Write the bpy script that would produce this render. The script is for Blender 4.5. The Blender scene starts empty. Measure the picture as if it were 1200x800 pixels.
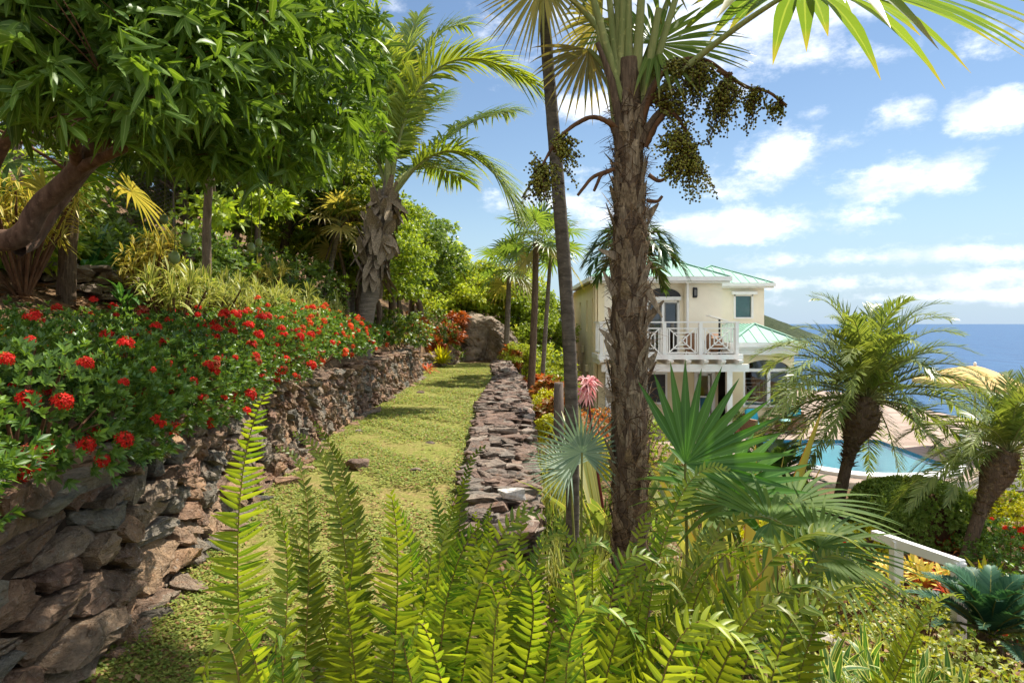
import bpy, bmesh, math, random
import numpy as np
from mathutils import Vector, Matrix, noise as mnoise

# ------------------------------------------------------------------ camera, sky, sun, exposure
scene = bpy.context.scene
COL = scene.collection
F, CX, HY, EYE = 780.0, 600.0, 379.0, 1.7          # focal length in photo pixels, centre column, horizon row, eye height
cam_data = bpy.data.cameras.new('camera')
cam_data.sensor_width = 36.0
cam_data.lens = 36.0 * F / 1200.0
cam_data.shift_y = -21.0 / 1200.0
cam_data.clip_start = 0.05
cam_data.clip_end = 200000.0
cam = bpy.data.objects.new('camera', cam_data)
COL.objects.link(cam)
cam.location = (0, 0, EYE)
cam.rotation_euler = (math.radians(90), 0, 0)
scene.camera = cam

SUN_DIR = Vector((0.42, 0.36, 0.90)).normalized()       # towards the sun
sun_el = math.asin(SUN_DIR.z)
sun_az = math.atan2(SUN_DIR.x, SUN_DIR.y)
sun_data = bpy.data.lights.new('sun', 'SUN')
sun_data.energy = 3.8
sun_data.angle = math.radians(0.5)
sun_data.color = (1.0, 0.94, 0.84)
sun = bpy.data.objects.new('sun', sun_data)
COL.objects.link(sun)
sun.rotation_euler = (-SUN_DIR).to_track_quat('-Z', 'Y').to_euler()

vs = scene.view_settings
vs.view_transform = 'Standard'
vs.look = 'None'
vs.exposure = 1.24
vs.gamma = 1.0
vs.use_curve_mapping = False
cy = scene.cycles
cy.max_bounces = 7
cy.diffuse_bounces = 4
cy.glossy_bounces = 2
cy.transmission_bounces = 4
cy.transparent_max_bounces = 8
cy.caustics_reflective = False
cy.caustics_refractive = False
cy.use_adaptive_sampling = True
cy.adaptive_threshold = 0.02
cy.use_denoising = True
cy.sample_clamp_indirect = 6.0


def pxdir(px, py):
    return Vector(((px - CX) / F, 1.0, (HY - py) / F)).normalized()


world = bpy.data.worlds.new('World')
scene.world = world
world.use_nodes = True
SKY_STRENGTH = 0.054
CLOUDS = [  # direction of a cloud (as photo row and column), half width, half height, weight
    (690, 122, 70, 22, 1.0), (655, 118, 40, 16, .7), (840, 30, 190, 62, 1.15), (700, 60, 60, 40, .6), (985, 55, 40, 40, .5),
    (910, 182, 80, 34, 1.0), (860, 215, 90, 28, .9), (870, 264, 120, 24, 1.15), (640, 230, 75, 30, .95), (705, 255, 80, 26, .9),
    (955, 133, 20, 11, .95), (1054, 140, 30, 20, 1.2), (1163, 132, 42, 24, 1.2), (1122, 156, 14, 8, .8),
    (1055, 205, 75, 26, 1.15), (1040, 300, 170, 13, .95), (1150, 278, 70, 10, .7), (960, 332, 260, 13, .8), (1090, 348, 240, 10, .75),
    (1170, 40, 55, 30, .6), (1010, 120, 20, 8, .3), (460, 8, 24, 14, .5), (585, 225, 30, 18, .7), (1120, 330, 170, 18, .6),
    (780, 290, 120, 14, .6), (300, 60, 90, 30, .7), (1400, 150, 90, 40, 1.), (1330, 260, 120, 20, .8), (-200, 120, 160, 50, 1.)]
FILL_CLOUDS = [  # unseen cloud banks added behind, beside and above the camera to lift the shadows: azimuth, height (degrees), half widths, weight
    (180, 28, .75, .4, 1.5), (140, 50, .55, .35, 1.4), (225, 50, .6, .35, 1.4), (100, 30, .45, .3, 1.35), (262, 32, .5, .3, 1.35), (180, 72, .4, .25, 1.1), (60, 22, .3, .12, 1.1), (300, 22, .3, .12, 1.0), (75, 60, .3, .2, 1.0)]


def build_world():
    nt = world.node_tree
    nt.nodes.clear()
    N = nt.nodes.new
    L = nt.links.new
    out = N('ShaderNodeOutputWorld')
    sky = N('ShaderNodeTexSky')
    sky.sky_type = 'NISHITA'
    sky.sun_disc = False
    sky.sun_elevation = sun_el
    sky.sun_rotation = sun_az
    sky.altitude = 60
    sky.air_density = 1.15
    sky.dust_density = 0.05
    sky.ozone_density = 2.5
    bg = N('ShaderNodeBackground')
    bg.inputs[1].default_value = SKY_STRENGTH
    L(sky.outputs[0], bg.inputs[0])
    tc = N('ShaderNodeTexCoord')
    sp = N('ShaderNodeSeparateXYZ'); L(tc.outputs['Generated'], sp.inputs[0])
    hz = N('ShaderNodeMapRange'); hz.interpolation_type = 'SMOOTHSTEP'; L(sp.outputs[2], hz.inputs[0])
    hz.inputs[1].default_value = -.02; hz.inputs[2].default_value = .2; hz.inputs[3].default_value = .85; hz.inputs[4].default_value = 0
    pale = N('ShaderNodeBackground'); pale.inputs[0].default_value = (.47, .70, .97, 1); pale.inputs[1].default_value = .40
    air = N('ShaderNodeMixShader'); L(hz.outputs[0], air.inputs[0]); L(bg.outputs[0], air.inputs[1]); L(pale.outputs[0], air.inputs[2])
    bg = air
    acc = None
    every = [(pxdir(px, py), F / rx, F / ry, w) for px, py, rx, ry, w in CLOUDS]
    for az, el, sx, sz, w in FILL_CLOUDS:
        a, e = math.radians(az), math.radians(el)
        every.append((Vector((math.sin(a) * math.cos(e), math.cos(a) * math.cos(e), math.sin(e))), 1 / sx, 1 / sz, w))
    for c, kx, kz, w in every:
        sub = N('ShaderNodeVectorMath'); sub.operation = 'SUBTRACT'
        L(tc.outputs['Generated'], sub.inputs[0]); sub.inputs[1].default_value = c
        mul = N('ShaderNodeVectorMath'); mul.operation = 'MULTIPLY'
        L(sub.outputs[0], mul.inputs[0]); mul.inputs[1].default_value = (kx, kx * .8, kz)
        ln = N('ShaderNodeVectorMath'); ln.operation = 'LENGTH'
        L(mul.outputs[0], ln.inputs[0])
        m = N('ShaderNodeMath'); m.operation = 'MULTIPLY_ADD'; m.use_clamp = True
        L(ln.outputs['Value'], m.inputs[0]); m.inputs[1].default_value = -.55 * w; m.inputs[2].default_value = w
        if acc is None:
            acc = m
        else:
            a = N('ShaderNodeMath'); a.operation = 'MAXIMUM'
            L(acc.outputs[0], a.inputs[0]); L(m.outputs[0], a.inputs[1])
            acc = a
    mp = N('ShaderNodeMapping')
    mp.inputs['Scale'].default_value = (1, 1, 1.9)
    L(tc.outputs['Generated'], mp.inputs[0])
    n1 = N('ShaderNodeTexNoise')
    n1.inputs['Scale'].default_value = 9.0; n1.inputs['Detail'].default_value = 9; n1.inputs['Roughness'].default_value = .66
    L(mp.outputs[0], n1.inputs['Vector'])
    s = N('ShaderNodeMath'); s.operation = 'MULTIPLY_ADD'
    L(n1.outputs['Fac'], s.inputs[0]); s.inputs[1].default_value = 2.2; s.inputs[2].default_value = -1.38
    t = N('ShaderNodeMath'); t.operation = 'ADD'
    L(s.outputs[0], t.inputs[0]); L(acc.outputs[0], t.inputs[1])
    r = N('ShaderNodeMapRange'); r.interpolation_type = 'SMOOTHSTEP'
    L(t.outputs[0], r.inputs[0])
    r.inputs[1].default_value = 0.16; r.inputs[2].default_value = 0.84
    r.inputs[3].default_value = 0.0; r.inputs[4].default_value = .96
    # the body of a cloud: brighter where it is thick, greyer underneath
    n2 = N('ShaderNodeTexNoise'); n2.inputs['Scale'].default_value = 16; n2.inputs['Detail'].default_value = 5
    mp2 = N('ShaderNodeMapping'); mp2.inputs['Location'].default_value = (0, 0, .03); mp2.inputs['Scale'].default_value = (1, 1, 2.2)
    L(tc.outputs['Generated'], mp2.inputs[0]); L(mp2.outputs[0], n2.inputs['Vector'])
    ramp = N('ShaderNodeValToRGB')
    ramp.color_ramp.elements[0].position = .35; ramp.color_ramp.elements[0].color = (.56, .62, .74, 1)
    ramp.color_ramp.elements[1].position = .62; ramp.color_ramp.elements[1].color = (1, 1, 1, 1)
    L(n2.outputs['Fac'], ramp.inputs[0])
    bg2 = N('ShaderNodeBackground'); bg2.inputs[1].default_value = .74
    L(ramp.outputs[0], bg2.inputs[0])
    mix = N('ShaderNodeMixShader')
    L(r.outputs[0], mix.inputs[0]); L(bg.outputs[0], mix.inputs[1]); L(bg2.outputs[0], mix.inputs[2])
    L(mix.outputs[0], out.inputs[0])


build_world()

# ------------------------------------------------------------------ helpers
R = np.random.default_rng(11)
PI = math.pi


def P(px, py, d):
    """the point seen at a photo pixel, d metres in front of the camera"""
    return np.array([(px - CX) / F * d, d, EYE + (HY - py) / F * d])


def rgb(r, g, b):
    f = lambda c: (c / 255 / 12.92) if c / 255 <= .04045 else ((c / 255 + .055) / 1.055) ** 2.4
    return (f(r), f(g), f(b), 1)


def nrm(a):
    a = np.asarray(a, float)
    return a / np.maximum(np.linalg.norm(a, axis=-1, keepdims=True), 1e-9)


WLOC = {}


class MB:
    """collects geometry; build() links it as ONE mesh object"""

    def __init__(s):
        s.V = []; s.UV = []; s.RN = []; s.FACES = []; s.n = 0

    def add(s, v, faces, uv=None, rn=None, mat=0, smooth=True):
        v = np.asarray(v, np.float32).reshape(-1, 3)
        n = len(v)
        s.V.append(v)
        s.UV.append(np.zeros((n, 2), np.float32) if uv is None else np.asarray(uv, np.float32).reshape(-1, 2))
        if rn is None:
            rn = R.random()
        s.RN.append(np.full(n, rn, np.float32) if np.isscalar(rn) else np.asarray(rn, np.float32).ravel())
        f = np.asarray(faces, np.int32)
        s.FACES.append((f + s.n, mat, smooth))
        s.n += n

    def more(s, faces, base, mat=0, smooth=True):
        s.FACES.append((np.asarray(faces, np.int32) + base, mat, smooth))

    def build(s, name, mats, parent=None, loc=None):
        me = bpy.data.meshes.new(name)
        V = np.concatenate(s.V) if s.V else np.zeros((0, 3), np.float32)
        off = np.zeros(3)
        if parent is not None:
            off = WLOC.get(parent.name, np.zeros(3))
        elif loc is not None:
            off = np.asarray(loc, float)
        V = (V - off).astype(np.float32)
        loops = np.concatenate([f.ravel() for f, _, _ in s.FACES])
        sizes = np.concatenate([np.full(len(f), f.shape[1], np.int32) for f, _, _ in s.FACES])
        mi = np.concatenate([np.full(len(f), m, np.int32) for f, m, _ in s.FACES])
        sm = np.concatenate([np.full(len(f), b, bool) for f, _, b in s.FACES])
        me.vertices.add(len(V)); me.vertices.foreach_set('co', V.ravel())
        me.loops.add(len(loops)); me.loops.foreach_set('vertex_index', loops)
        me.polygons.add(len(sizes))
        me.polygons.foreach_set('loop_start', np.concatenate([[0], np.cumsum(sizes)[:-1]]).astype(np.int32))
        me.polygons.foreach_set('material_index', mi)
        me.polygons.foreach_set('use_smooth', sm)
        uvl = me.uv_layers.new(name='UVMap')
        uvl.data.foreach_set('uv', np.concatenate(s.UV)[loops].ravel())
        at = me.attributes.new('rnd', 'FLOAT', 'POINT')
        at.data.foreach_set('value', np.concatenate(s.RN))
        if not isinstance(mats, (list, tuple)):
            mats = [mats]
        for m in mats:
            me.materials.append(m)
        me.update(calc_edges=True)
        o = bpy.data.objects.new(name, me)
        COL.objects.link(o)
        if parent is not None:
            o.parent = parent
            WLOC[o.name] = off
        elif loc is not None:
            o.location = loc
            WLOC[o.name] = off
        return o


def tag(o, label=None, cat=None, group=None, kind=None):
    if label: o['label'] = label
    if cat: o['category'] = cat
    if group: o['group'] = group
    if kind: o['kind'] = kind
    return o


def thing(name, label, cat, loc=(0, 0, 0), group=None, rz=0.0, scale=1.0):
    o = bpy.data.objects.new(name, None)
    COL.objects.link(o)
    o.empty_display_size = .2
    o.location = [float(c) for c in loc]
    o.rotation_euler = (0, 0, rz)
    o.scale = (scale, scale, scale) if np.isscalar(scale) else scale
    WLOC[o.name] = np.array(loc, float)
    return tag(o, label, cat, group)


def dup(root, loc, rz=0.0, scale=1.0, label=None, group=None, tilt=(0, 0)):
    r = root.copy(); COL.objects.link(r)
    r.location = [float(c) for c in loc]
    r.rotation_euler = (tilt[0], tilt[1], rz)
    r.scale = (scale, scale, scale) if np.isscalar(scale) else scale
    if label: r['label'] = label
    if group: r['group'] = group
    for ch in list(root.children):
        c = ch.copy(); COL.objects.link(c); c.parent = r
        for g in ch.children:
            d = g.copy(); COL.objects.link(d); d.parent = c
    return r


def place(root, used, loc, rz=0.0, scale=1.0, label=None, group=None):
    """the first call moves the prototype itself, later calls copy it"""
    if not used:
        used.append(1)
        root.location = [float(c) for c in loc]; root.rotation_euler = (0, 0, rz)
        root.scale = (scale, scale, scale) if np.isscalar(scale) else scale
        if label: root['label'] = label
        if group: root['group'] = group
        return root
    return dup(root, loc, rz, scale, label, group)


# ---- shapes
def box(mb, lo, hi, mat=0, rn=.5, rz=0, piv=None):
    x0, y0, z0 = lo; x1, y1, z1 = hi
    v = np.array([[x0, y0, z0], [x1, y0, z0], [x1, y1, z0], [x0, y1, z0], [x0, y0, z1], [x1, y0, z1], [x1, y1, z1], [x0, y1, z1]], float)
    if rz:
        c = v.mean(0) if piv is None else np.asarray(piv)
        d = v - c
        v = c + np.stack([d[:, 0] * math.cos(rz) - d[:, 1] * math.sin(rz), d[:, 0] * math.sin(rz) + d[:, 1] * math.cos(rz), d[:, 2]], 1)
    mb.add(v, [[0, 3, 2, 1], [4, 5, 6, 7], [0, 1, 5, 4], [1, 2, 6, 5], [2, 3, 7, 6], [3, 0, 4, 7]], rn=rn, mat=mat, smooth=False)


def bar(mb, a, b, w, h, up=(0, 0, 1), mat=0, rn=.5):
    a = np.asarray(a, float); b = np.asarray(b, float)
    d = nrm(b - a); s = nrm(np.cross(d, up)); u = np.cross(s, d)
    c = [(-w / 2, -h / 2), (w / 2, -h / 2), (w / 2, h / 2), (-w / 2, h / 2)]
    v = [a + s * i + u * j for i, j in c] + [b + s * i + u * j for i, j in c]
    mb.add(v, [[3, 2, 1, 0], [4, 5, 6, 7], [0, 1, 5, 4], [1, 2, 6, 5], [2, 3, 7, 6], [3, 0, 4, 7]], rn=rn, mat=mat, smooth=False)


def poly_prism(mb, pts, off, mat=0, rn=.5):
    """flat polygon pts (n,3) extruded by the vector off"""
    pts = np.asarray(pts, float); n = len(pts); off = np.asarray(off, float)
    mb.add(np.concatenate([pts, pts + off]), [list(range(n))], rn=rn, mat=mat, smooth=False)
    b = mb.n - 2 * n
    mb.more([list(range(2 * n - 1, n - 1, -1))], b, mat, False)
    mb.more([[i, i + n, (i + 1) % n + n, (i + 1) % n] for i in range(n)], b, mat, False)


def frames(pts):
    pts = np.asarray(pts, float)
    T = nrm(np.gradient(pts, axis=0))
    ref = np.array([1., 0, 0]) if abs(T[0][2]) > .8 else np.array([0, 0, 1.])
    S = []
    s = nrm(np.cross(T[0], ref))
    for t in T:
        s = nrm(s - t * np.dot(s, t)); S.append(s)
    S = np.array(S)
    return T, S, np.cross(T, S)


def tube(mb, pts, rad, k=6, mat=0, rn=None, bump=0.0, cap=False, smooth=True):
    pts = np.asarray(pts, float); m = len(pts)
    rad = np.broadcast_to(np.asarray(rad, float), (m,))
    T, S, B = frames(pts)
    a = np.linspace(0, 2 * PI, k, endpoint=False)
    rr = rad[:, None] * (1 + bump * R.standard_normal((m, k)))
    v = pts[:, None] + rr[..., None] * (np.cos(a)[None, :, None] * S[:, None] + np.sin(a)[None, :, None] * B[:, None])
    ln = np.concatenate([[0], np.cumsum(np.linalg.norm(np.diff(pts, axis=0), axis=1))])
    uv = np.stack(np.broadcast_arrays((np.arange(k) / k)[None], ln[:, None]), -1)
    i, j = np.meshgrid(np.arange(m - 1), np.arange(k), indexing='ij')
    q = np.stack([i * k + j, i * k + (j + 1) % k, (i + 1) * k + (j + 1) % k, (i + 1) * k + j], -1).reshape(-1, 4)
    mb.add(v.reshape(-1, 3), q, uv, rn, mat, smooth)
    if cap:
        mb.more([[(m - 1) * k + x for x in range(k)]], mb.n - m * k, mat, False)
        mb.more([[x for x in range(k - 1, -1, -1)]], mb.n - m * k, mat, False)


def bez(p0, p1, p2, n=12):
    t = np.linspace(0, 1, n)[:, None]
    return (1 - t) ** 2 * np.asarray(p0, float) + 2 * t * (1 - t) * np.asarray(p1, float) + t * t * np.asarray(p2, float)


def through(p0, m, p2, t=.55):
    """control point of the curve that passes m at t"""
    p0, m, p2 = (np.asarray(x, float) for x in (p0, m, p2))
    return (m - (1 - t) ** 2 * p0 - t * t * p2) / (2 * t * (1 - t))


def catmull(pts, n=8):
    pts = np.asarray(pts, float)
    q = np.concatenate([[2 * pts[0] - pts[1]], pts, [2 * pts[-1] - pts[-2]]])
    out = []
    for i in range(1, len(q) - 2):
        t = np.linspace(0, 1, n, endpoint=False)[:, None]
        a, b, c, d = q[i - 1], q[i], q[i + 1], q[i + 2]
        out.append(.5 * (2 * b + (c - a) * t + (2 * a - 5 * b + 4 * c - d) * t ** 2 + (3 * b - a - 3 * c + d) * t ** 3))
    return np.concatenate(out + [pts[-1:]])


LEAF = {2: [.12, 1, .06], 3: [.12, .95, .8, .05], 4: [.1, .8, 1, .7, .04], 5: [.1, .7, 1, .9, .55, .03]}


def blades(mb, base, d, up, L, W, prof=None, segs=3, droop=0.0, dexp=2.0, fold=.25, rn=None, mat=0, flat=False, curl=None):
    base = np.atleast_2d(np.asarray(base, float)); n = len(base)
    if n == 0: return
    d = nrm(np.broadcast_to(np.asarray(d, float), (n, 3))); up = np.broadcast_to(np.asarray(up, float), (n, 3))
    L = np.broadcast_to(np.asarray(L, float), (n,)); W = np.broadcast_to(np.asarray(W, float), (n,))
    droop = np.broadcast_to(np.asarray(droop, float), (n,))
    prof = np.asarray(LEAF[segs] if prof is None else prof, float); segs = len(prof) - 1
    t = np.linspace(0, 1, segs + 1)
    c = base[:, None] + d[:, None] * (L[:, None] * t)[..., None]
    c[..., 2] -= (droop * L)[:, None] * t[None] ** dexp
    if curl is not None:
        c += np.asarray(curl, float)[:, None] * (L[:, None] * t[None] ** 2)[..., None]
    T = nrm(np.gradient(c, axis=1))
    S = nrm(np.cross(T, np.broadcast_to(up[:, None], T.shape)))
    Nn = np.cross(S, T)
    w = (W[:, None] * .5 * prof[None])[..., None]
    l = c - S * w + Nn * w * fold
    r = c + S * w + Nn * w * fold
    if rn is None: rn = R.random(n)
    rn = np.broadcast_to(np.asarray(rn, float), (n,))
    if flat:
        v = np.stack([l, r], 2); k = 2; us = [0, 1.]
    else:
        v = np.stack([l, c, r], 2); k = 3; us = [0, .5, 1.]
    per = (segs + 1) * k
    uv = np.broadcast_to(np.stack(np.broadcast_arrays(np.array(us)[None, :], t[:, None]), -1)[None], (n, segs + 1, k, 2))
    i, j = np.meshgrid(np.arange(segs), np.arange(k - 1), indexing='ij')
    q = np.stack([i * k + j, i * k + j + 1, (i + 1) * k + j + 1, (i + 1) * k + j], -1).reshape(-1, 4)
    q = (q[None] + (np.arange(n) * per)[:, None, None]).reshape(-1, 4)
    mb.add(v.reshape(-1, 3), q, uv.reshape(-1, 2), np.repeat(rn, per), mat, True)


def rdirs(n, zlo=-1.0, zhi=1.0):
    z = R.uniform(zlo, zhi, n); a = R.uniform(0, 2 * PI, n); r = np.sqrt(np.maximum(0, 1 - z * z))
    return np.stack([r * np.cos(a), r * np.sin(a), z], 1)


def inst(mb, tv, tf, pos, rot, scale, rn=None, mat=0, smooth=False):
    """copies of a template inside one mesh: rot (n,3,3), scale (n,3)"""
    n = len(pos)
    v = np.einsum('nij,nkj->nki', rot, tv[None] * scale[:, None]) + pos[:, None]
    f = (np.asarray(tf)[None] + (np.arange(n) * len(tv))[:, None, None]).reshape(-1, np.asarray(tf).shape[1])
    if rn is None: rn = R.random(n)
    mb.add(v.reshape(-1, 3), f, None, np.repeat(np.asarray(rn), len(tv)), mat, smooth)


def rotz(a):
    a = np.asarray(a, float); z = np.zeros_like(a); o = np.ones_like(a)
    return np.stack([np.stack([np.cos(a), -np.sin(a), z], -1), np.stack([np.sin(a), np.cos(a), z], -1), np.stack([z, z, o], -1)], -2)


def rotv(ax, a):
    """rotation matrices about axes ax (n,3) by a (n)"""
    ax = nrm(ax); a = np.asarray(a, float)
    K = np.zeros((len(a), 3, 3))
    K[:, 0, 1] = -ax[:, 2]; K[:, 0, 2] = ax[:, 1]; K[:, 1, 0] = ax[:, 2]; K[:, 1, 2] = -ax[:, 0]; K[:, 2, 0] = -ax[:, 1]; K[:, 2, 1] = ax[:, 0]
    return np.eye(3)[None] + np.sin(a)[:, None, None] * K + (1 - np.cos(a))[:, None, None] * (K @ K)


def ico(sub=1):
    bm = bmesh.new(); bmesh.ops.create_icosphere(bm, subdivisions=sub, radius=1)
    v = np.array([x.co[:] for x in bm.verts]); f = np.array([[a.index for a in x.verts] for x in bm.faces]); bm.free()
    return v, f


def rock_template(npts=16, bevel=.06, seed=0, flat=False):
    rr = np.random.default_rng(seed)
    p = rr.uniform(-1, 1, (npts, 3))
    p = p / np.maximum(np.max(np.abs(p), axis=1, keepdims=True), .35) * rr.uniform(.75, 1, (npts, 1))
    bm = bmesh.new()
    for q in p: bm.verts.new(q)
    bmesh.ops.convex_hull(bm, input=bm.verts)
    bmesh.ops.delete(bm, geom=[v for v in bm.verts if not v.link_faces], context='VERTS')
    bmesh.ops.dissolve_limit(bm, angle_limit=.12, verts=bm.verts, edges=bm.edges)
    bmesh.ops.bevel(bm, geom=list(bm.edges), offset=bevel, segments=1, affect='EDGES', profile=.6)
    bmesh.ops.triangulate(bm, faces=bm.faces)
    bm.verts.index_update()
    v = np.array([x.co[:] for x in bm.verts]); f = np.array([[a.index for a in x.verts] for x in bm.faces]); bm.free()
    lo, hi = v.min(0), v.max(0)
    v = (v - (lo + hi) / 2) / ((hi - lo) / 2)
    return v, f


ROCKS = [rock_template(16 + i % 8, .05 + .02 * (i % 3), i) for i in range(16)]


def rocks(mb, pos, size, yaw, tilt=.15, rn=None, mat=0):
    """faceted stones: size = full extents (n,3)"""
    pos = np.atleast_2d(pos); n = len(pos)
    size = np.broadcast_to(size, (n, 3)); yaw = np.broadcast_to(yaw, (n,))
    rot = rotz(yaw) @ rotv(rdirs(n, -.2, .2), R.normal(0, tilt, n))
    if rn is None: rn = R.random(n)
    rn = np.broadcast_to(rn, (n,))
    kind = R.integers(0, len(ROCKS), n)
    for k in range(len(ROCKS)):
        m = kind == k
        if m.any():
            inst(mb, ROCKS[k][0], ROCKS[k][1], pos[m], rot[m], size[m] / 2, rn[m], mat, False)


def sstep(a, b, x):
    t = np.clip((np.asarray(x, float) - a) / (b - a), 0, 1)
    return t * t * (3 - 2 * t)


# ---- the shape of the ground
def wall_face_x(y):     # foot of the tall dry stone wall on the left of the lawn
    return np.interp(y, [-3, 0, 3, 4, 6, 10, 20, 26, 40], [-1.75, -1.85, -2.0, -2.12, -2.4, -2.68, -2.75, -3.1, -3.6])


def low_left(y):
    return np.interp(y, [-3, 3, 5.5, 8, 13, 20, 26], [-.3, -.3, -.33, -.44, -.6, -.42, -.75])


def low_right(y):
    return np.interp(y, [-3, 3, 5.5, 8, 13, 20, 26], [.1, .1, .1, .15, .27, .18, -.15])


def terr(x, y):
    x = np.asarray(x, float); y = np.asarray(y, float)
    wx = wall_face_x(y) - .22
    lim = np.interp(y, [20.5, 21.5, 28, 32], [0, 0, 0, 0])
    z = np.zeros(np.broadcast(x, y).shape)
    dl = np.maximum(0, wx - x)
    step = sstep(0, .25, dl)
    left = step * .92 + np.minimum(dl, 12) * .47 + np.maximum(dl - 12, 0) * .2
    z = z + left * np.interp(y, [-30, -5, 2, 60], [.4, .8, 1, 1])
    rise = np.maximum(0, y - 28) * .11 * sstep(4, -2, x)
    z = z + np.minimum(rise, 6)
    rx = low_right(y) - .1
    dr = np.maximum(0, x - rx)
    slope = np.interp(y, [-5, 3, 8, 30, 60], [.22, .26, .33, .42, .3])
    z = z - np.minimum(sstep(0, .3, dr) * .35 + dr * slope, 2.45)
    drop = .55 * np.maximum(0, x - 19) + .5 * np.maximum(0, y - 44) * sstep(-8, 4, x) + .5 * np.maximum(0, -y - 25)
    z = z - drop
    return np.maximum(z, -130)


def on(x, y, dz=0.0):
    return np.array([x, y, float(terr(x, y)) + dz])

# ------------------------------------------------------------------ materials
class NG:
    def __init__(s, name):
        s.m = bpy.data.materials.new(name); s.m.use_nodes = True
        s.t = s.m.node_tree; s.t.nodes.clear()
        s.out = s.t.nodes.new('ShaderNodeOutputMaterial')

    def n(s, kind, **kw):
        x = s.t.nodes.new('ShaderNode' + kind)
        for k, v in kw.items(): setattr(x, k, v)
        return x

    def l(s, a, b): s.t.links.new(a, b)

    def ramp(s, fac, stops):
        r = s.n('ValToRGB'); cr = r.color_ramp
        while len(cr.elements) < len(stops): cr.elements.new(.5)
        for e, (p, c) in zip(cr.elements, stops): e.position = p; e.color = c
        s.l(fac, r.inputs[0]); return r.outputs[0]

    def noise(s, scale, detail=4, rough=.55, vec=None, dist=0.0):
        x = s.n('TexNoise'); x.inputs['Scale'].default_value = scale; x.inputs['Detail'].default_value = detail
        x.inputs['Roughness'].default_value = rough; x.inputs['Distortion'].default_value = dist
        if vec is not None: s.l(vec, x.inputs['Vector'])
        return x.outputs['Fac']

    def mix(s, fac, a, b, mode='MIX'):
        x = s.n('Mix', data_type='RGBA', blend_type=mode)
        for sock, v in ((x.inputs[0], fac), (x.inputs[6], a), (x.inputs[7], b)):
            if isinstance(v, (int, float)): sock.default_value = v
            elif isinstance(v, tuple): sock.default_value = v
            else: s.l(v, sock)
        return x.outputs[2]

    def math(s, op, a, b=0.0, clamp=False):
        x = s.n('Math', operation=op, use_clamp=clamp)
        for sock, v in ((x.inputs[0], a), (x.inputs[1], b)):
            if isinstance(v, (int, float)): sock.default_value = v
            else: s.l(v, sock)
        return x.outputs[0]

    def bump(s, h, strength=.5, dist=.02):
        b = s.n('Bump'); b.inputs['Strength'].default_value = strength; b.inputs['Distance'].default_value = dist
        s.l(h, b.inputs['Height']); return b.outputs[0]

    def principled(s, col, rough=.6, spec=.3, normal=None, metallic=0.0):
        p = s.n('BsdfPrincipled')
        if isinstance(col, tuple): p.inputs['Base Color'].default_value = col
        else: s.l(col, p.inputs['Base Color'])
        if isinstance(rough, (int, float)): p.inputs['Roughness'].default_value = rough
        else: s.l(rough, p.inputs['Roughness'])
        p.inputs['Specular IOR Level'].default_value = spec; p.inputs['Metallic'].default_value = metallic
        if normal is not None: s.l(normal, p.inputs['Normal'])
        return p

    def done(s, shader):
        s.l(shader.outputs[0] if hasattr(shader, 'outputs') else shader, s.out.inputs[0]); return s.m


def leafmat(name, c1, c2, tr=.45, trgb=None, mid=None, margin=None, marg_w=.18, base_t=None, tip=None, rough=.42, spec=.35, hue_noise=.0, vary=(.82, 1.2), dry=0.0, dryc=(.25, .16, .06, 1)):
    g = NG(name)
    at = g.n('Attribute', attribute_name='rnd').outputs['Fac']
    col = g.ramp(at, [(.05, c1), (.95, c2)])
    uv = g.n('UVMap').outputs[0]
    sep = g.n('SeparateXYZ'); g.l(uv, sep.inputs[0])
    u, v = sep.outputs[0], sep.outputs[1]
    e = g.math('ABSOLUTE', g.math('SUBTRACT', u, .5))            # 0 at the midrib, .5 at the edge
    oi = g.n('ObjectInfo').outputs['Random']
    if hue_noise:
        pos = g.n('NewGeometry').outputs['Position']
        f = g.noise(hue_noise, 2, vec=pos)
        col = g.mix(g.math('MULTIPLY', f, .7), col, c2)
    if base_t is not None:
        k = g.n('MapRange'); g.l(v, k.inputs[0]); k.inputs[1].default_value = .55; k.inputs[2].default_value = 0.0
        col = g.mix(g.math('MULTIPLY', k.outputs[0], .8), col, base_t)
    if tip is not None:
        k = g.n('MapRange'); g.l(v, k.inputs[0]); k.inputs[1].default_value = .8; k.inputs[2].default_value = 1.0
        col = g.mix(k.outputs[0], col, tip)
    if margin is not None:
        k = g.n('MapRange'); g.l(e, k.inputs[0]); k.inputs[1].default_value = .5 - marg_w - .06; k.inputs[2].default_value = .5 - marg_w + .04
        col = g.mix(k.outputs[0], col, margin)
    if mid is not None:
        k = g.n('MapRange'); g.l(e, k.inputs[0]); k.inputs[1].default_value = .07; k.inputs[2].default_value = .03
        col = g.mix(g.math('MULTIPLY', k.outputs[0], .7), col, mid)
    if dry > 0:
        k = g.math('GREATER_THAN', at, 1 - dry)
        col = g.mix(k, col, dryc)
    # small change from plant to plant
    hsv = g.n('HueSaturation'); g.l(col, hsv.inputs['Color'])
    mr = g.n('MapRange'); g.l(oi, mr.inputs[0]); mr.inputs[3].default_value = vary[0]; mr.inputs[4].default_value = vary[1]
    g.l(mr.outputs[0], hsv.inputs['Value']); col = hsv.outputs[0]
    p = g.principled(col, rough, spec)
    tl = g.n('BsdfTranslucent')
    g.l(g.mix(1.0, col, trgb or (1.9, 1.75, .7, 1), 'MULTIPLY'), tl.inputs[0])
    m = g.n('MixShader'); m.inputs[0].default_value = tr
    g.l(p.outputs[0], m.inputs[1]); g.l(tl.outputs[0], m.inputs[2])
    return g.done(m.outputs[0])


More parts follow.
